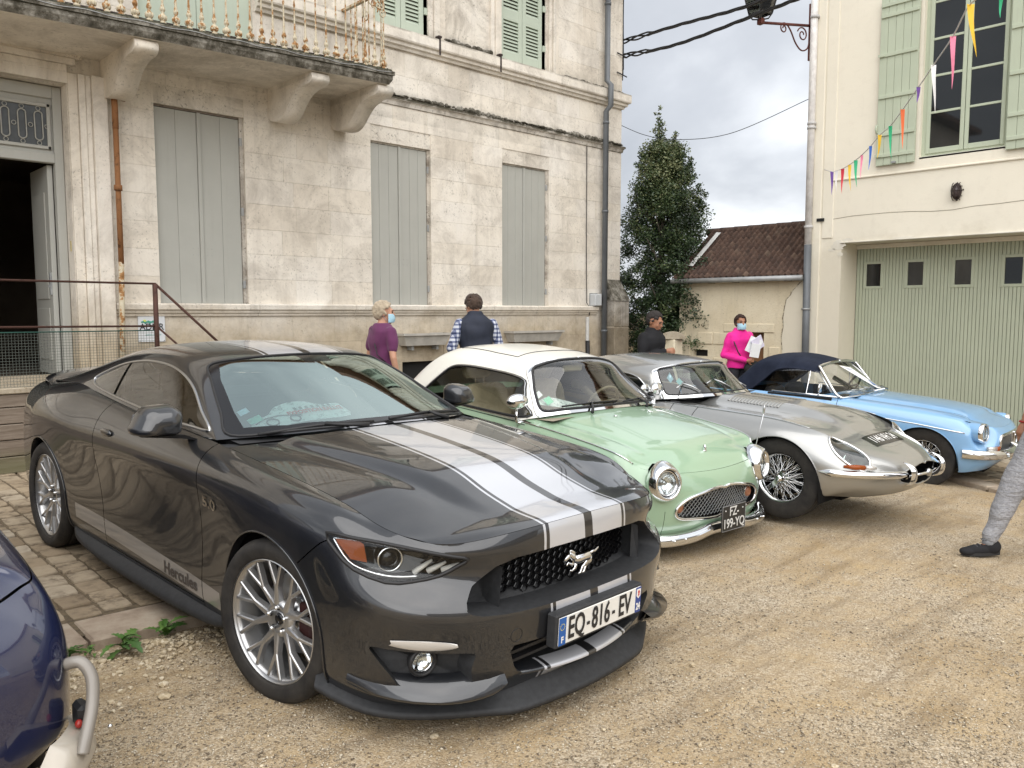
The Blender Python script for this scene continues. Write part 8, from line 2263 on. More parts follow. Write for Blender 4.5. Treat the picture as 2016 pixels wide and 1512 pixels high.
 tp.emit('soft_top',M_TOP,T);rw.emit('rear_window',glass_mat('plastic_window',(.6,.62,.55),rough=.08),T)
 def side(s):
  m=MB()
  e=[Vector(p)for p in bez([(.60,.0,1.12),(.612,.30,1.142),(.620,.50,1.11),(.634,.64,.99),(.650,.80,.850)],6)]
  m.tube(mx(e,s),.012,6);m.tube(mx([(.30,.02,1.20),(.50,.012,1.175),(.60,.0,1.12)],s),.012,6);m.tube(mx([(.648,.80,.852),(.60,1.10,.86),(.35,1.17,.865),(0,1.18,.868)],s),.014,6);m.build('soft_top_hem',M_TOP,T)
  fr=MB();fr.tube(mx(bez([(.675,-.30,.855),(.655,-.22,.90),(.615,-.10,1.05),(.585,-.01,1.165),(.54,.01,1.185),(.30,.0,1.21),(0,.0,1.22)],5),s),.017,7)
  fr.tube(mx(bez([(.675,-.30,.855),(.50,-.40,.875),(.25,-.44,.89),(0,-.45,.895)],5),s),.012,6);fr.build('windscreen_frame',M_CHROME,T)
  m=MB();m.tube(mx([(.700,-.25,.865),(.690,.10,.868),(.645,.08,1.13)],s),.008,6);m.tube(mx([(.690,.10,.868),(.690,-.08,.867)],s),.006,5);m.tube(mx([(.655,-.18,.90),(.60,-.0,1.12)],s),.008,6);m.build('quarter_light_frame',M_CHROME,T)
  link('quarter_window',mesh(mx([(.692,-.24,.87),(.685,.09,.872),(.642,.07,1.125),(.60,.0,1.13)],s),[(0,1,2,3)],M_GLASSC),None,T)
  link('side_window',mesh(mx([(.685,.11,.872),(.680,.52,.874),(.662,.60,.93),(.625,.50,1.10),(.612,.30,1.14),(.644,.09,1.13)],s),[(0,1,2,3,4,5)],M_GLASSC),None,T)
  m=MB();m.tube(mx([(.715,.50,.872),(.705,.1,.866),(.700,-.26,.86)],s),.007,5);m.build('door_sill_trim',M_CHROME,T)
  h,nn=sk.hit((.42,.795),AX_SIDE);m=MB();m.tube([((h.x+.022)*s,.50,h.z),((h.x+.026)*s,.40,h.z+.004),((h.x+.018)*s,.32,h.z)],[.009,.008,.008],6);m.ball((h.x*s+.01*s,.52,h.z),(.02,.02,.014),8,6);m.build('door_handle',M_CHROME,T)
  pts=sk.path([(-1.56,.625),(-1.1,.672),(-.5,.712),(0,.735),(.6,.742),(1.2,.738),(1.7,.72)],AX_SIDE,.004,.05);MB().tube(mx(pts,s),.007,5).build('side_chrome_strip',M_CHROME,T)
  c=Vector((.585*s,-1.715,.628));round_lamp(T,'headlamp',c,.084,s*.12,-.06,.016,depth=.05)
  MB().lathe([(.098,.02),(.10,.12),(.07,.2)],28,Matrix.Translation(c)@Matrix.Rotation(s*.12,4,'Z'),ax='y').build('lamp_pod',P,T)
  h,nn=sk.hit((.50,.475),AX_FRONT)
  for nm,x0,x1,mt in(('indicator',.455,.50,M_AMBERS),('side_lamp',.503,.60,M_LAMPS)):
   a=sk.hit((x0,.475),AX_FRONT)[0];b_=sk.hit((x1,.475),AX_FRONT)[0]
   if a and b_:m=MB();m.tube(mx([a+Vector((0,-.012,0)),b_+Vector((.004,-.012,0))],s),.026,4);m.build(nm,mt,T)
  O=Vector((.335,-1.945,.45));Gq=surf([[(-.03,.04,-.09),(-.03,-.02,-.07),(-.028,-.035,.0),(-.026,-.02,.06),(-.02,.03,.085)],[(.0,.04,-.10),(.0,-.045,-.075),(.0,-.065,.0),(.0,-.045,.07),(0,.03,.10)],[(.035,.04,-.09),(.035,-.02,-.07),(.034,-.035,.0),(.032,-.02,.06),(.03,.03,.085)]],5,5,.6,mv=(False,False))
  m=MB();m.grid([[((O.x+p[0])*s,O.y+p[1],O.z+p[2])for p in rr]for rr in Gq],True,s<0);m.build('overrider',M_CHROME,T)
 both(side)
 bp=bspl([(0,-1.935,.415),(.30,-1.925,.415),(.52,-1.875,.415),(.67,-1.78,.415),(.735,-1.66,.415),(.745,-1.56,.415)],sub(6,6),.85,True,False);Gb=np.zeros((7,len(bp),3))
 for j,p in enumerate(bp):
  for i,(o_,dz)in enumerate(((-.05,.045),(-.012,.042),(.0,.022),(.006,.0),(.0,-.024),(-.014,-.045),(-.05,-.048))):dd=Vector((p[0]*.8,p[1]+1.3,0)).normalized();Gb[i,j]=(p[0]+dd.x*o_,p[1]+dd.y*o_,p[2]+dz)
 Skin(Gb).emit('bumper',M_CHROME,T)
 full=mx(L_g[::-1],-1)+mx(L_g,1);walls(full,(0,1,0),.07,.03).build('grille_cavity',M_BLKG,T);MB().tube([p+Vector((0,-.006,0))for p in full],.016,6,closed=True).build('grille_frame',M_CHROME,T)
 m=MB()
 for k in range(-19,20):m.box((k*.021-.004,-1.85+.28*(k*.021)**2,.425),(k*.021+.004,-1.82+.28*(k*.021)**2,.598))
 m.build('grille_bars',M_CHROMED,T,kind='stuff');MB().box((-.03,-1.885,.42),(.03,-1.84,.61),ch=.008).build('grille_badge_bar',M_CHROME,T)
 pl=bpy.data.objects.new('number_plate',None);COL.objects.link(pl);pl.parent=T;pl.location=(0,-1.94,.30);pl.rotation_euler=(-.12,0,0)
 MB().box((-.23,-.004,-.055),(.23,.006,.055)).build('plate_face',bpy.data.materials['plate_black'],pl);link('lettering',text_mesh('EK-703-TN',.085,.0006,(.85,1.0),bold=.001),bpy.data.materials['plate_silver'],pl,(0,-.0058,0),(PI/2,0,0))
 Gw=[[(f*lerp(.655,.565,t),lerp(lerp(-.445,-.27,f*f),lerp(.0,.005,f*f),t),lerp(lerp(.895,.865,f*f),lerp(1.215,1.16,f*f),t))for f in np.linspace(0,1,9)]for t in np.linspace(0,1,7)]
 Skin(np.array(Gw)).emit('windscreen',M_GLASSC,T)
 def wsp(u,t):f=abs(u);x,y,z=(f*lerp(.655,.565,t),lerp(lerp(-.445,-.27,f*f),.003,t),lerp(lerp(.895,.865,f*f),lerp(1.215,1.16,f*f),t));return Vector((math.copysign(x,u),y,z))
 b=MB();V=[wsp(.10,.12),wsp(.32,-.02),wsp(.02,.82),wsp(-.20,.86)];c_=[Vector((.12,-.405,.93)),Vector((.28,-.38,.915)),Vector((-.02,-.12,1.13)),Vector((-.17,-.13,1.15))]
 c_=[wsp(.16,.06),wsp(.56,.0),wsp(.10,.74),wsp(-.30,.86)];c_=[p+Vector((0,-.012,.014))for p in c_]
 o=link('show_card',mesh(c_,[(0,1,2,3)],M_PAPER),None,T)
 def bi(u,v):return c_[0].lerp(c_[1],u).lerp(c_[3].lerp(c_[2],u),v)+Vector((0,-.004,.003))
 m=MB();m.add([bi(.2,.12),bi(.8,.12),bi(.8,.38),bi(.2,.38)],[(0,1,2,3)]);m.build('printed_photo',simple('print_blue',(.10,.18,.35),.5,var=.5,nscale=60),o)
 m=MB()
 for v0 in(.62,.70,.82,.88):m.add([bi(.2,v0),bi(.8 if v0>.8 else .65,v0),bi(.8 if v0>.8 else .65,v0+.025),bi(.2,v0+.025)],[(0,1,2,3)])
 m.build('printed_lines',simple('print_slate',(.25,.30,.42),.5,var=0),o)
 m=MB()
 for k in range(9):m.tube([(-.16+k*.04,-.50,.918),(-.15+k*.04,-.47,.92)],.008,5)
 m.build('scuttle_vent',M_CHROME,T)
 for x in(-.35,.05,.40):
  m=MB();m.tube([(x,-.46,.90),(x-.08,-.38,.935),(x-.20,-.36,.945)],[.010,.006,.004],5);m.tube([(x-.34,-.36,.93),(x-.02,-.41,.935)],.005,5);m.build('wiper',M_CHROMED,T)
 b=MB();b.box((-.40,-1.7,.2),(.40,1.8,.24));b.box((-.68,-.8,.18),(.68,.8,.22));b.box((-.60,-.50,.2),(.60,-.42,.82));b.box((-.62,1.0,.2),(.62,1.05,.82));b.build('floor_pan',M_WELL,T)
 for x in(-.3,.3):seat(T,x,.30,.28,M_INT,w=.42,h=.52,head=False)
 b=MB();b.box((-.62,-.34,.62),(.62,-.20,.88),ch=.03);b.build('dashboard',M_BLKP,T);steering(T,.32,-.06,.88,M_BLKP,.19)
 for s in(-1,1):MB().box((s*.70-.01,-.2,.3),(s*.70+.01,.55,.85)).build('door_lining',M_BLKP,T)
 m=MB();m.tube([(-.72,-.05,.865),(-.76,-.08,.92)],.008,6);m.lathe([(0,-.012),(.045,-.008),(.052,.0),(.048,.012),(0,.022)],18,Matrix.Translation((-.765,-.09,.955)),ax='y');m.build('mirror',M_CHROME,T)
 for y in(-1.18,1.15):
  for s in(-1,1):wire_wheel(T,(.63*s,y,.315),.315,.190,.165,s)
 return T
build_roadster()
# PEOPLE
def ring_loft(m,rings,n=20,power=2.4):
 """rings: (cx, cy, z, rx, ry)"""
 V=[];F=[]
 for cx,cy,z,rx,ry in rings:
  for k in range(n):
   a=2*PI*k/n;c,s=math.cos(a),math.sin(a);q=(abs(c)**power+abs(s)**power)**(-1/power);V.append((cx+rx*c*q,cy+ry*s*q,z))
 for i in range(len(rings)-1):
  for k in range(n):F.append((i*n+k,i*n+(k+1)%n,(i+1)*n+(k+1)%n,(i+1)*n+k))
 F+=[tuple(range(n))[::-1],tuple((len(rings)-1)*n+k for k in range(n))]
 m.add(V,F,True)
def limb(m,pts,rs,n=12):
 P=[];R=[]
 for i in range(len(pts)-1):
  for k in range(4):t=k/4;P.append(Vector(pts[i]).lerp(Vector(pts[i+1]),t));R.append(lerp(rs[i],rs[i+1],t))
 P.append(Vector(pts[-1]));R.append(rs[-1]);m.tube(P,R,n);m.ball(pts[0],rs[0],10,8);m.ball(pts[-1],rs[-1],10,8)
 for p,r in zip(pts[1:-1],rs[1:-1]):m.ball(p,r*1.01,10,8)
def remesh(m,voxel=.012,smooth=4):
 me=m.me();o=bpy.data.objects.new('tmp',me)
 a=o.modifiers.new('r','REMESH');a.mode='VOXEL';a.voxel_size=voxel
 b=o.modifiers.new('s','SMOOTH');b.factor=.6;b.iterations=smooth
 r=bake(o)
 r.polygons.foreach_set('use_smooth',[True]*len(r.polygons));r.materials.clear();return r
def wrinkle(me,amp=.006,sc=9,seed=0):
 n=len(me.vertices);co=np.empty(n*3);no=np.empty(n*3);me.vertices.foreach_get('co',co);me.vertex_normals.foreach_get('vector',no)
 co=co.reshape(-1,3);no=no.reshape(-1,3);r=np.random.default_rng(seed+1);k=np.zeros(n)
 for q in range(14):
  d=r.normal(size=3);d[2]*=1.6;d*=sc*r.uniform(.5,2.2)/np.linalg.norm(d)*2;k+=np.sin(co@d+r.uniform(0,6.28)+.8*np.sin(co@r.normal(size=3)*sc))/(1+np.linalg.norm(d)/sc*.35)
 co=co+no*(amp*k*.32)[:,None];me.vertices.foreach_set('co',co.ravel());me.update();return me
def cloth(name,col,rough=.85,var=.15,wv=400,extra=None):
 n=NB(name,rough,0,col,.25,coord='obj');n.b.inputs['Sheen Weight'].default_value=.0 if max(col)<.05 else .15
 c=n.ramp(n.noise(6,5),[(.3,tuple(k*(1-var)for k in col)),(.7,tuple(min(1,k*(1+var))for k in col))])
 if extra:c=extra(n,c)
 n.color(c);n.bump(n.noise(wv,2),.25,.001);return n.m
def skin_mat(name,col):
 n=NB(name,.5,0,col,.4,coord='obj');n.b.inputs['Subsurface Weight'].default_value=.08;n.b.inputs['Subsurface Radius'].default_value=(.02,.008,.004)
 n.color(n.ramp(n.noise(18,5),[(.3,tuple(k*.88 for k in col)),(.7,col)]));return n.m
def head(m,H,M_,nose=1.0):
 """head about .235 tall, chin at z=-.115, crown at .12, face to -y"""
 def b(c,r,nu=16,nv=12):m.ball(c,r,nu,nv,M_)
 b((0,.018,.028),(.074,.094,.092));b((0,-.022,-.035),(.060,.068,.075));b((0,-.048,-.088),(.036,.034,.028));b((0,-.055,.0),(.052,.036,.052))
 b((0,-.098,-.018),(.013*nose,.020,.020));b((0,-.090,.008),(.009,.014,.026));b((0,-.086,-.055),(.026,.012,.010));b((0,-.078,.034),(.048,.018,.012))
 for s in(-1,1):b((.076*s,.012,-.006),(.010,.020,.030));b((.036*s,-.062,-.022),(.022,.022,.022))
def eyes(M_,par,col=(.02,.015,.012)):
 m=MB()
 for s in(-1,1):MB().ball((.031*s,-.083,.012),(.013,.008,.007),8,6,M_).build('eye',simple('eye_dark',col,.25,var=0),par)
 m=MB()
 for s in(-1,1):m.tube([M_@Vector((.016*s,-.096,.032)),M_@Vector((.033*s,-.095,.037)),M_@Vector((.050*s,-.082,.030))],[.003,.0045,.002],5)
 m.build('eyebrows',simple('brow',(.06,.045,.035),.8,var=0),par)
 m=MB();m.tube([M_@Vector((-.022,-.093,-.056)),M_@Vector((0,-.099,-.054)),M_@Vector((.022,-.093,-.056))],[.003,.005,.003],5);m.build('mouth',simple('lip',(.30,.12,.10),.5,var=0),par)
def hair(M_,par,mat,cover=.25,vol=.010,back=.0,seed=1):
 """tufty cap; cover = how far down the back"""
 r=random.Random(seed);m=MB();
 for _ in range(380):
  a=r.uniform(0,2*PI);t=math.acos(r.uniform(-.85,1));d=Vector((math.sin(t)*math.cos(a),math.sin(t)*math.sin(a),math.cos(t)))
  p=Vector((d.x*.074,.018+d.y*.094,.028+d.z*.092))
  if p.y<-.045 and p.z<.085:continue
  if p.y<-.01 and p.z<.055:continue
  if p.z<-.078+(0.07 if p.y<.03 else 0):continue
  m.ball(p+d*vol*.4,(r.uniform(.012,.02),)*3,6,4,M_)
 me=remesh(m,.0075,1);wrinkle(me,.0022,90,seed);link('hair',me,mat,par)
def hand(m,w,d,up,s=1,curl=.6):
 """palm and five fingers at wrist w, pointing along d; up = back of the hand"""
 w,d,up=Vector(w),Vector(d).normalized(),Vector(up).normalized();side=d.cross(up).normalized()*s;up=side.cross(d).normalized()*s
 m.tube([w,w+d*.035,w+d*.085],[.024,.034,.034],8);c=w+d*.085
 for i,(o_,L_)in enumerate(((-.030,.062),(-.010,.075),(.011,.070),(.030,.055))):
  p0=c+side*o_;p1=p0+(d*math.cos(curl*.5)-up*math.sin(curl*.5))*L_*.5;p2=p1+(d*math.cos(curl*1.4)-up*math.sin(curl*1.4))*L_*.5;m.tube([p0-d*.02,p0,p1,p2],[.010,.0095,.0085,.007],6);m.ball(p2,.007,6,4)
 p0=w+d*.03-side*.030;p1=p0+(d*.6-side*.8-up*.3).normalized()*.035;p2=p1+(d*.9-side*.2-up*.4).normalized()*.03;m.tube([p0,p1,p2],[.013,.010,.0085],6);m.ball(p2,.0085,6,4)
def person(label,loc,face,h,pose,mats,opts):
 """pose: joint positions for a 1.70 m figure facing -y"""
 rz=math.atan2(face[0],-face[1]);T=thing('person',label,'person',loc,rz);k=h/1.70;T.scale=(k,k,k)
 J=dict(pelvis=(0,.0,.94),chest=(0,.0,1.25),neck=(0,.015,1.46),head=(0,-.02,1.585),sl=(.165,.0,1.385),sr=(-.165,.0,1.385),el=(.24,.02,1.12),er=(-.24,.02,1.12),wl=(.25,-.06,.88),wr=(-.25,-.06,.88),hl=(.09,0,.90),hr=(-.09,0,.90),kl=(.10,-.02,.49),kr=(-.10,-.02,.49),al=(.10,.02,.09),ar=(-.10,.02,.09));J.update(pose);J={a:Vector(b)for a,b in J.items()}
 fat=opts.get('fat',1.0);lean=J['neck']-Vector((0,.015,1.46))
 Mh=Matrix.Translation(J['head'])@Matrix.Rotation(opts.get('turn',0),4,'Z')@Matrix.Rotation(opts.get('nod',0),4,'X')
 def torso(m,e=0.0,z0=.86,z1=1.47):
  R_=[(.90,.165,.115),(1.0,.160,.110),(1.10,.150,.105),(1.22,.165,.115),(1.33,.182,.118),(1.395,.182,.105),(1.435,.125,.088),(1.48,.062,.062)]
  rr=[]
  for z,rx,ry in R_:
   if z0-.03<=z<=z1+.02:f=max(0,(z-.94)/.52);rr.append((lean.x*f,lean.y*f,z+lean.z*f,rx*fat+e,ry*fat*(1.05 if z<1.2 else 1)+e))
  ring_loft(m,rr)
 arms=(('sl','el','wl'),('sr','er','wr'));legs=(('hl','kl','al'),('hr','kr','ar'))
 b=MB();torso(b);
 limb(b,[J['neck']-Vector((0,0,.04)),J['head']-Vector((0,-.02,.07))],[.055,.050]);head(b,None,Mh)
 for a in arms:limb(b,[J[q]for q in a],[.050,.036,.025])
 for a in legs:limb(b,[J[q]for q in a],[.080*fat,.053,.038])
 for q in('l','r'):
  w=J['w'+q];d=opts.get('hand'+q,w-J['e'+q]);hand(b,w,d,opts.get('up'+q,(0,-1,0.2)),1 if q=='l' else-1,opts.get('curl',.7))
  a=J['a'+q];fd=Vector(opts.get('foot'+q,(0,-1,0)));limb(b,[a+Vector((0,.01,-.02)),a+fd*.09+Vector((0,0,-.058))],[.028,.014])
 body=link('body',remesh(b,opts.get('vx',.0095),3),mats['skin'],T)
 if not opts.get('noface'):eyes(Mh,T)
 hair(Mh,T,mats['hair'],vol=opts.get('vol',.01),seed=int(h*100))
 m=MB();torso(m,.012,.86,1.02)
 for a in legs:limb(m,[J[a[0]],J[a[1]],lerp(J[a[1]],J[a[2]],.90)],[.094*fat*opts.get('leg',1)**.3,.068*opts.get('leg',1),.050*opts.get('leg',1)**.4])
 link('trousers',wrinkle(remesh(m,.012,3),opts.get('wr',.008),13,5),mats['legs'],T)
 m=MB();torso(m,opts.get('te',.016),opts.get('hem',.90),1.47);sl=opts.get('sleeve',1.0)
 if sl>0:
  for a in arms:
   if sl>=1:limb(m,[J[a[0]],J[a[1]],lerp(J[a[1]],J[a[2]],.95)],[.066*opts.get('sw',1),.054*opts.get('sw',1),.040*opts.get('sw',1)])
   else:limb(m,[J[a[0]],lerp(J[a[0]],J[a[1]],sl)],[.066,.064])
 if opts.get('collar'):ring_loft(m,[(lean.x,lean.y+.01,1.43+lean.z,.10,.09),(lean.x,lean.y+.005,1.515+lean.z,.072,.070)])
 link(opts.get('topname','shirt'),wrinkle(remesh(m,.011,3),opts.get('twr',.006),11,2),mats['top'],T)
 if 'under' in mats:
  m=MB()
  for a in arms:limb(m,[J[a[0]]+(J[a[1]]-J[a[0]])*.02,J[a[1]],lerp(J[a[1]],J[a[2]],.95)],[.063,.053,.040])
  link('shirt_sleeves',wrinkle(remesh(m,.011,2),.005,12,3),mats['under'],T)
 for q in('l','r'):
  a=J['a'+q];fd=Vector(opts.get('foot'+q,(0,-1,0))).normalized();m=MB()
  m.ball((0,.02,-.035),(.040,.060,.050),12,8);m.ball((0,-.06,-.052),(.040,.085,.034),12,8);m.ball((0,-.13,-.060),(.040,.050,.026),12,8)
  me=remesh(m,.008,2);so=MB();so.prism([(.036*math.cos(t)*(1.12-.2*(math.sin(t)>0)),-.05+.135*math.sin(t))for t in np.linspace(0,2*PI,21)[:-1]],-.092,-.070,'z')
  ang=math.atan2(fd.x,-fd.y);Ms=Matrix.Translation(a)@Matrix.Rotation(ang,4,'Z')@Matrix.Rotation(math.asin(max(-1,min(1,fd.z)))*-1,4,'X');me.transform(Ms@Matrix.Scale(opts.get('shoe',1),4))
  sh=link('shoe',me,mats['shoe'],T);so=so.build('sole',simple('sole_black',(.02,.02,.02),.8,var=.2),sh);so.data.transform(Ms)
  lc=MB()
  for k in range(3):y=-.045-k*.022;lc.tube([(-.022,y,-.012-k*.008),(0,y-.004,-.006-k*.009),(.022,y,-.012-k*.008)],.003,4)
  if opts.get('laces'):lc.tube([(.0,-.035,.0),(.018,-.05,.016),(.022,-.03,.010),(0,-.035,.0),(-.018,-.045,.016),(-.02,-.028,.01),(0,-.035,0)],.0028,4);lq=lc.build('laces',simple('lace_grey',(.12,.12,.13),.8,var=0),sh);lq.data.transform(Ms)
 T['_mh']=0;del T['_mh'];return T,J,Mh
def mask(T,Mh):
 m=MB();V=[];nx,nz=11,7
 for j in range(nz):
  for i in range(nx):
   u=(i/(nx-1)-.5)*2;v=j/(nz-1);a=u*1.25;r=.080+.018*math.cos(u*1.5)*math.sin(PI*v*.9+.3)+.004*(j%2);V.append(Mh@Vector((r*.88*math.sin(a),-.012-r*math.cos(a)*1.02,-.098+.092*v)))
 m.add(V,[(j*nx+i,j*nx+i+1,(j+1)*nx+i+1,(j+1)*nx+i)for j in range(nz-1)for i in range(nx-1)],True)
 for s in(-1,1):m.tube([Mh@Vector((.072*s,-.03,-.02)),Mh@Vector((.082*s,.01,.010)),Mh@Vector((.080*s,.03,-.01)),Mh@Vector((.072*s,-.03,-.085))],.0018,4)
 m.build('face_mask',simple('mask_blue',(.36,.56,.66),.8,var=.06),T)
def glasses(T,Mh,up=.0):
 m=MB()
 for s in(-1,1):
  m.tube([Mh@Vector((.034*s+.024*math.cos(a),-.098+up*.9+.006*abs(math.cos(a)),.012+up+.017*math.sin(a)))for a in np.linspace(0,2*PI,15)[:-1]],.0022,4,closed=True)
  m.tube([Mh@Vector((.058*s,-.092+up*.9,.014+up)),Mh@Vector((.082*s,.0+up*.3,.012+up*.75))],.002,4)
 m.build('glasses',simple('glasses_frame',(.03,.03,.035),.3,var=0),T)
def build_people():
 R_=Vector((.725,-.688,0));F_=Vector((.688,.725,0));g=lambda p,z:Vector((p.x,p.y,z))
 skin=skin_mat('skin_light',(.50,.27,.18));tan=skin_mat('skin_tan',(.36,.17,.10));shoe=simple('dark_shoe',(.03,.028,.028),.6,var=.2)
 jeans=cloth('blue_jeans',(.05,.08,.16));dark=cloth('dark_trousers',(.025,.025,.03))
 p=unproj(752,600,8.3);f=R_*.75+F_*.65
 T,J,Mh=person('woman with short grey hair, purple T-shirt and blue face mask behind the dark coupe',g(p,.03),f,1.62,dict(wl=(.25,-.02,.87),wr=(-.25,-.04,.88),head=(0,-.03,1.585)),dict(skin=skin,hair=cloth('grey_blond_hair',(.40,.33,.24),.8,.4,120),legs=jeans,top=cloth('purple_jersey',(.115,.028,.085)),shoe=shoe),dict(sleeve=.62,turn=-.55,fat=.93,topname='t_shirt',vol=.022,te=.020,twr=.010));mask(T,Mh);glasses(T,Mh,.07)
 MB().tube([J['sl']+Vector((-.10,-.11,.04)),J['chest']+Vector((.0,-.16,-.05)),Vector((-.17,-.02,1.0)),Vector((-.12,.14,1.15)),J['sl']+Vector((-.10,.10,.04))],.006,5).build('bag_strap',M_BLKP,T)
 p=unproj(938,600,9.2);f=F_*.93-R_*.30
 def check(n,c):
  x,y,z=n.xyz();w=lambda v,k,t:n.math('GREATER_THAN',n.math('FRACT',n.math('MULTIPLY',v,k)),t)
  q=n.math('ADD',n.math('MULTIPLY',w(z,22,.55),.5),n.math('MULTIPLY',w(n.math('ADD',x,y),22,.55),.5));return n.ramp(q,[(0,(.55,.57,.62)),(.5,(.16,.18,.28)),(1,(.03,.04,.09))],'CONSTANT')
 wc=cloth('navy_waistcoat',(.022,.026,.040),.7)
 T,J,Mh=person('man seen from behind in dark quilted waistcoat over blue checked shirt',g(p,-.02),f,1.80,dict(neck=(0,-.05,1.44),head=(.0,-.12,1.545),sl=(.18,-.03,1.36),sr=(-.18,-.03,1.36),el=(.27,-.02,1.10),er=(-.27,-.02,1.10),wl=(.20,-.22,.98),wr=(-.20,-.22,.98)),dict(skin=skin,hair=cloth('brown_hair',(.055,.035,.025),.8,.4,120),legs=dark,top=wc,under=cloth('checked_shirt',(.4,.4,.45),extra=check),shoe=shoe),dict(sleeve=0,nod=.55,turn=.35,fat=1.04,collar=True,te=.022,topname='waistcoat',vol=.016,twr=.012,hem=.88))
 p=unproj(1281,600,10.6);f=R_*.72-F_*.55
 T,J,Mh=person('man in black zipped jacket looking down at the phone in his hands',g(p,-.28),f,1.84,dict(neck=(0,-.02,1.455),head=(0,-.06,1.575),el=(.25,-.02,1.13),er=(-.25,-.02,1.13),wl=(.05,-.23,1.22),wr=(-.06,-.23,1.23)),dict(skin=tan,hair=cloth('dark_short_hair',(.035,.03,.028),.8,.4,120),legs=dark,top=cloth('black_fleece',(.014,.014,.016)),shoe=shoe),dict(nod=.35,collar=True,sw=1.12,fat=1.05,topname='jacket',vol=.002,handl=(-.5,-.8,.1),handr=(.5,-.8,.1),curl=1.1,twr=.01))
 p=unproj(1457,600,12.2);f=-F_*.85+R_*.25
 T,J,Mh=person('woman in bright pink fleece with face mask holding white papers and a black bag',g(p,-.16),f,1.66,dict(el=(.26,.0,1.14),er=(-.25,.02,1.10),wl=(.17,-.20,1.24),wr=(-.02,-.24,1.02),head=(0,-.03,1.585)),dict(skin=tan,hair=cloth('dark_brown_hair',(.04,.022,.018),.8,.4,120),legs=dark,top=cloth('pink_fleece',(.72,.02,.26)),shoe=shoe),dict(turn=-.15,collar=True,fat=1.06,topname='fleece',vol=.014,handl=(-.3,-.4,.8),handr=(.9,-.3,.1),curl=1.0,twr=.012));mask(T,Mh);glasses(T,Mh,.075)
 pp=thing('papers','stack of folded white and lilac papers held by the woman in pink','papers',T.location,T.rotation_euler[2]);pp.scale=T.scale
 for k,(a,c,r_)in enumerate((((.06,-.29,1.22),(.11,.006,.15),.4),((.14,-.30,1.26),(.10,.006,.12),-.5),((.08,-.31,1.15),(.09,.006,.13),.15))):
  o=MB().box((-c[0],-c[1],-c[2]*.6),c).build('sheet',simple('paper_lilac',(.66,.62,.74),.7,var=.08)if k==1 else M_PAPER,pp,a,(.1,r_,.1*k))
 bg=thing('handbag','black bag on a long strap at the hip of the woman in pink','bag',T.location,T.rotation_euler[2]);bg.scale=T.scale
 m=MB();m.ball((.12,-.20,.90),(.15,.07,.12),14,10);link('pouch',remesh(m,.012,2),cloth('black_bag',(.02,.022,.02)),bg);MB().tube([(.0,-.18,.98),(-.12,-.17,1.15),(-.165,-.08,1.36),(-.12,.10,1.40),(.1,.16,1.2),(.2,.05,1.0)],.009,6).build('strap',M_BLKP,bg)
 s0=Vector((6.0,1.72,-.115));f=-R_*.98-F_*.05;fz=Vector((0,-1,0))
 gq=NB('grey_jersey_marl',.92,0,(.33,.33,.345),.2,coord='obj')
 gq.color(gq.mix(gq.ramp(gq.noise(60,5,.8),[(.35,0.0),(.65,1.0)]),(.25,.25,.265),(.38,.38,.395)));fo=gq.noise(1.0,4,.6,gq.map((9,9,24),(.5,0,0)),1.2)
 gq.bump(gq.math('ADD',fo,gq.math('MULTIPLY',gq.noise(200,2),.05)),.9,.035);grey=gq.m
 loc=s0+R_*.48+Vector((0,0,.0))
 T,J,Mh=person('man in grey jogging trousers and black trainers walking in at the right edge',loc,f,1.74,dict(hr=(-.09,.0,.90),kr=(-.10,-.20,.50),ar=(-.09,-.37,.105),hl=(.09,.02,.90),kl=(.10,.06,.49),al=(.10,.32,.16),er=(-.25,.02,1.12),wr=(-.24,-.06,.88),el=(.25,.02,1.12),wl=(.24,-.10,.88)),dict(skin=tan,hair=cloth('black_hair',(.02,.018,.016),.8,.4,120),legs=grey,top=cloth('dark_tee',(.05,.05,.06)),shoe=cloth('black_suede',(.018,.018,.020),.85)),dict(sleeve=.5,topname='t_shirt',leg=1.30,wr=.007,laces=True,shoe=1.1,footr=(0,-1,.0),footl=(0,-.9,-.35)))
 sk_=MB();sd_=(J['kr']-J['ar']).normalized();limb(sk_,[J['ar']+sd_*.10,J['ar']],[.0415,.041]);sk_.build('sock',cloth('grey_sock',(.25,.26,.28)),T)
 w=MB();w.tube([J['wr']+Vector((.03*math.cos(a),.03*math.sin(a),.01))for a in np.linspace(0,2*PI,13)[:-1]],.006,5,closed=True);w.build('bracelet',simple('red_cord',(.35,.02,.02),.7,var=0),T)
build_people()
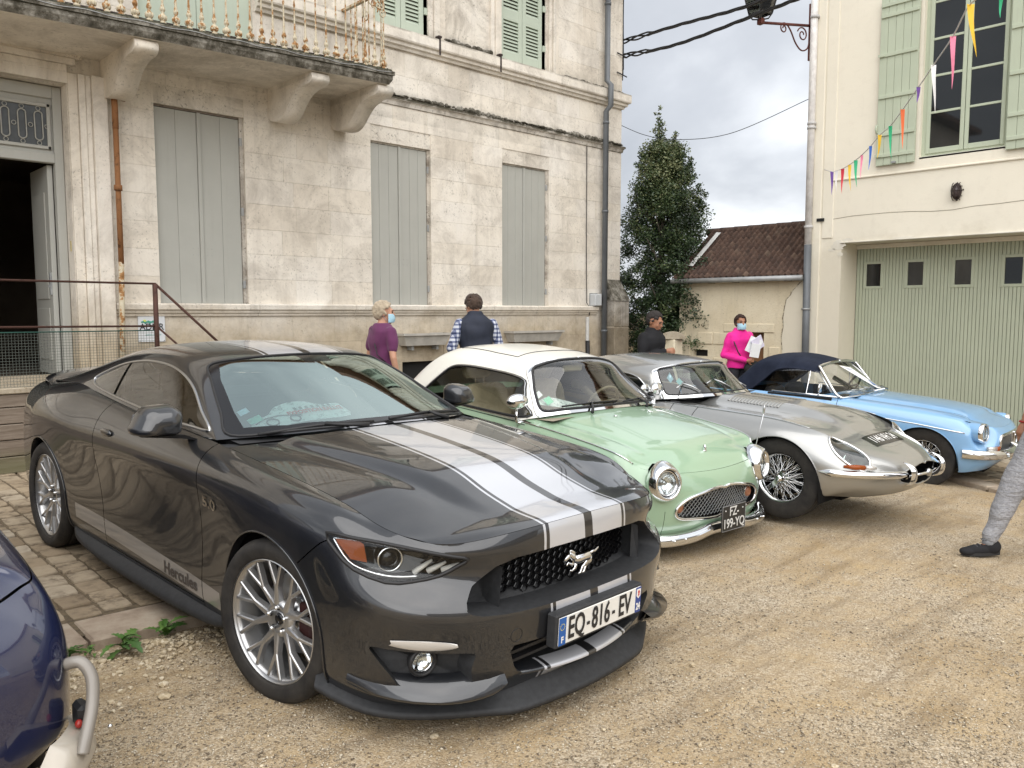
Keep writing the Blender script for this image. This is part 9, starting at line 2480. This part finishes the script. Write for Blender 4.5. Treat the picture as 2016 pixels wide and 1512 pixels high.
# DARK BLUE CAR, FRONT CORNER AT THE LEFT EDGE
def build_blue():
 T=bpy.data.objects.new('vintage_car',None);COL.objects.link(T);T.location=(-.075,4.42,-.135);tag(T,'glossy dark blue old car with cream tubular bumper, cut off by the left edge','car')
 P=car_paint('navy_paint',(.008,.013,.052),0.0,.25).m;Ct=car_paint('greige_tube_paint',(.22,.20,.175),0,.4,coat=.4).m;Cr=car_paint('cream_bumper_paint',(.40,.36,.30),0,.35,coat=.6).m
 Ys=[-1.45,-1.10,-.6,0,.6,1.1,1.5];rows=[]
 def row(nose,xs,zs,tail):rows.append(nose+[(x,y,z)for x,y,z in zip(xs,Ys,zs)]+tail)
 row([(0,-1.74,.22),(.35,-1.73,.20),(.58,-1.68,.27),(.67,-1.58,.27)],[.69,.70,.70,.70,.70,.69,.66],[.22]*7,[(.6,1.75,.3),(.3,1.85,.3),(0,1.87,.3)])
 row([(0,-1.82,.36),(.35,-1.81,.34),(.64,-1.75,.37),(.765,-1.62,.37)],[.765,.775,.775,.775,.775,.765,.74],[.32]*7,[(.65,1.80,.4),(.33,1.92,.4),(0,1.94,.4)])
 row([(0,-1.86,.52),(.35,-1.85,.51),(.65,-1.77,.49),(.775,-1.63,.47)],[.80,.805,.80,.80,.80,.80,.775],[.46]*7,[(.68,1.84,.52),(.35,1.95,.52),(0,1.97,.52)])
 row([(0,-1.88,.66),(.35,-1.86,.65),(.65,-1.78,.63),(.775,-1.63,.62)],[.80,.805,.80,.80,.80,.80,.775],[.62]*7,[(.68,1.84,.64),(.35,1.94,.64),(0,1.96,.64)])
 row([(0,-1.84,.76),(.33,-1.83,.755),(.62,-1.74,.74),(.74,-1.60,.74)],[.77,.785,.79,.79,.79,.785,.75],[.76]*7,[(.62,1.78,.76),(.3,1.88,.76),(0,1.9,.76)])
 row([(0,-1.76,.83),(.30,-1.75,.825),(.55,-1.66,.825),(.67,-1.52,.84)],[.70,.73,.76,.77,.77,.75,.70],[.86,.88,.88,.88,.88,.88,.86],[(.52,1.68,.84),(.26,1.78,.84),(0,1.8,.84)])
 row([(0,-1.66,.865),(.26,-1.64,.865),(.46,-1.55,.875),(.56,-1.42,.90)],[.58,.62,.66,.69,.69,.66,.60],[.905,.93,.92,.92,.92,.92,.91],[(.44,1.56,.89),(.22,1.66,.88),(0,1.68,.88)])
 sk=Skin(surf(rows,5,6,k=.75));arcs=[arc_path(y,.30,.34,.1)for y in(-1.10,1.10)]
 for a in arcs:sk.cut([(a[0][0],-.1)]+a+[(a[-1][0],-.1)],AX_SIDE)
 sk.gap([(-.55,.1),(-.55,1.0)],AX_SIDE,.006);sk.gap([(.40,.1),(.40,1.0)],AX_SIDE,.006);sk.gap([(-1.9,.80),(-1.45,.835),(-.56,.84)],AX_SIDE,.005)
 sk.emit('body',P,T);wheel_well(T,-1.10,.30,.345,.77,.4);wheel_well(T,1.10,.30,.345,.77,.4)
 top=bspl(np.array(rows[-1]),sub(len(rows[-1]),6),.75,True,True);ex=[p for p in top if p[0]>.5]
 Gh=np.zeros((20,60,3))
 for i in range(20):
  for j in range(60):
   y=lerp(-1.655,1.66,j/59);xe=float(np.interp(y,[p[1]for p in top if p[0]>.05],[p[0]for p in top if p[0]>.05]));ze=float(np.interp(y,[p[1]for p in top if p[0]>.05],[p[2]for p in top if p[0]>.05]));f=i/19;Gh[i,j]=(f*xe,y,ze+.09*(1-f*f)*float(sstep(-1.66,-1.2,y)))
 Skin(Gh).emit('bonnet',P,T)
 for y in(-1.10,1.10):
  for s in(-1,1):
   t=bpy.data.objects.new('wheel',None);COL.objects.link(t);t.parent=T;t.location=(.68*s,y,.29);t.rotation_euler=(0,0,PI if s>0 else 0);link('tyre',TYRE_CACHE[('t',.29)],None,t);link('hub_cap',TYRE_CACHE[('fc',.29)],None,t)
 r=[[(0,-.72,.98),(0,-.35,1.30),(0,.1,1.40),(0,.7,1.33),(0,1.25,1.0)],[(.35,-.68,.97),(.33,-.33,1.28),(.32,.1,1.38),(.32,.7,1.31),(.34,1.22,.98)],[(.58,-.55,.95),(.54,-.25,1.2),(.52,.1,1.3),(.52,.7,1.23),(.56,1.15,.96)],[(.68,-.5,.91),(.66,-.2,1.0),(.65,.1,1.05),(.65,.7,1.02),(.66,1.1,.93)],[(.70,-.48,.89),(.70,-.2,.89),(.70,.1,.89),(.70,.7,.89),(.68,1.1,.89)]]
 gh=Skin(surf(r,6,6,k=.7,mv=(False,False)));a=gh.take([(-.001,-.66),(.5,-.56),(.46,-.3),(-.001,-.36)],AX_TOP);q=gh.take(rounded([(-.38,.93),(-.1,1.16),(.75,1.15),(.95,.93)],.06),AX_SIDE);gh.emit('roof',P,T);a.emit('windscreen',M_GLASSD,T);q.emit('side_window',M_GLASSD,T)
 def side(s):
  m=MB();pts=bspl([(.66,-1.88,.335),(.72,-1.84,.335),(.775,-1.76,.335),(.80,-1.68,.335),(.80,-1.58,.34)],sub(5,6),.8);V=[];n=len(pts)
  for i,p in enumerate(pts):
   f=i/(n-1);w=.085*(1-.45*f**3)*min(1,.35+4*f);d=Vector((p[0]*.8,p[1]+1.3,0)).normalized();p=Vector(p)
   V+=[p-d*.05+Vector((0,0,w)),p+Vector((0,0,w*.8)),p+d*.028,p+Vector((0,0,-w*.85)),p-d*.05-Vector((0,0,w))]
  m.add(mx(V,s),[(5*i+k,5*i+5+k,5*i+6+k,5*i+1+k)for i in range(n-1)for k in range(4)],True);m.build('bumper',Cr,T)
  m=MB();m.tube(mx(bez([(.750,-1.69,.60),(.785,-1.72,.605),(.805,-1.75,.56),(.795,-1.78,.49),(.765,-1.82,.42),(.745,-1.84,.37)],6),s),.019,10);m.build('bumper_tube',Ct,T)
  MB().box((.785*s-.02,-1.74,.36),(.785*s+.02,-1.66,.47),ch=.012).build('rubber_pad',M_BLKP,T)
  MB().ball((.765*s,-1.74,.42),(.012,.014,.014),10,8).build('red_lamp',simple('red_reflector',(.30,.02,.015),.25,var=0),T)
  MB().ball((.86*s,-1.72,.37),(.008,.008,.008),8,6).build('bumper_bolt',M_CHROME,T)
 both(side);MB().tube([(-.66,-1.89,.335),(-.30,-1.90,.305),(0,-1.91,.305),(.30,-1.90,.305),(.66,-1.89,.305)],.03,8).build('bumper_middle',Cr,T)
build_blue()
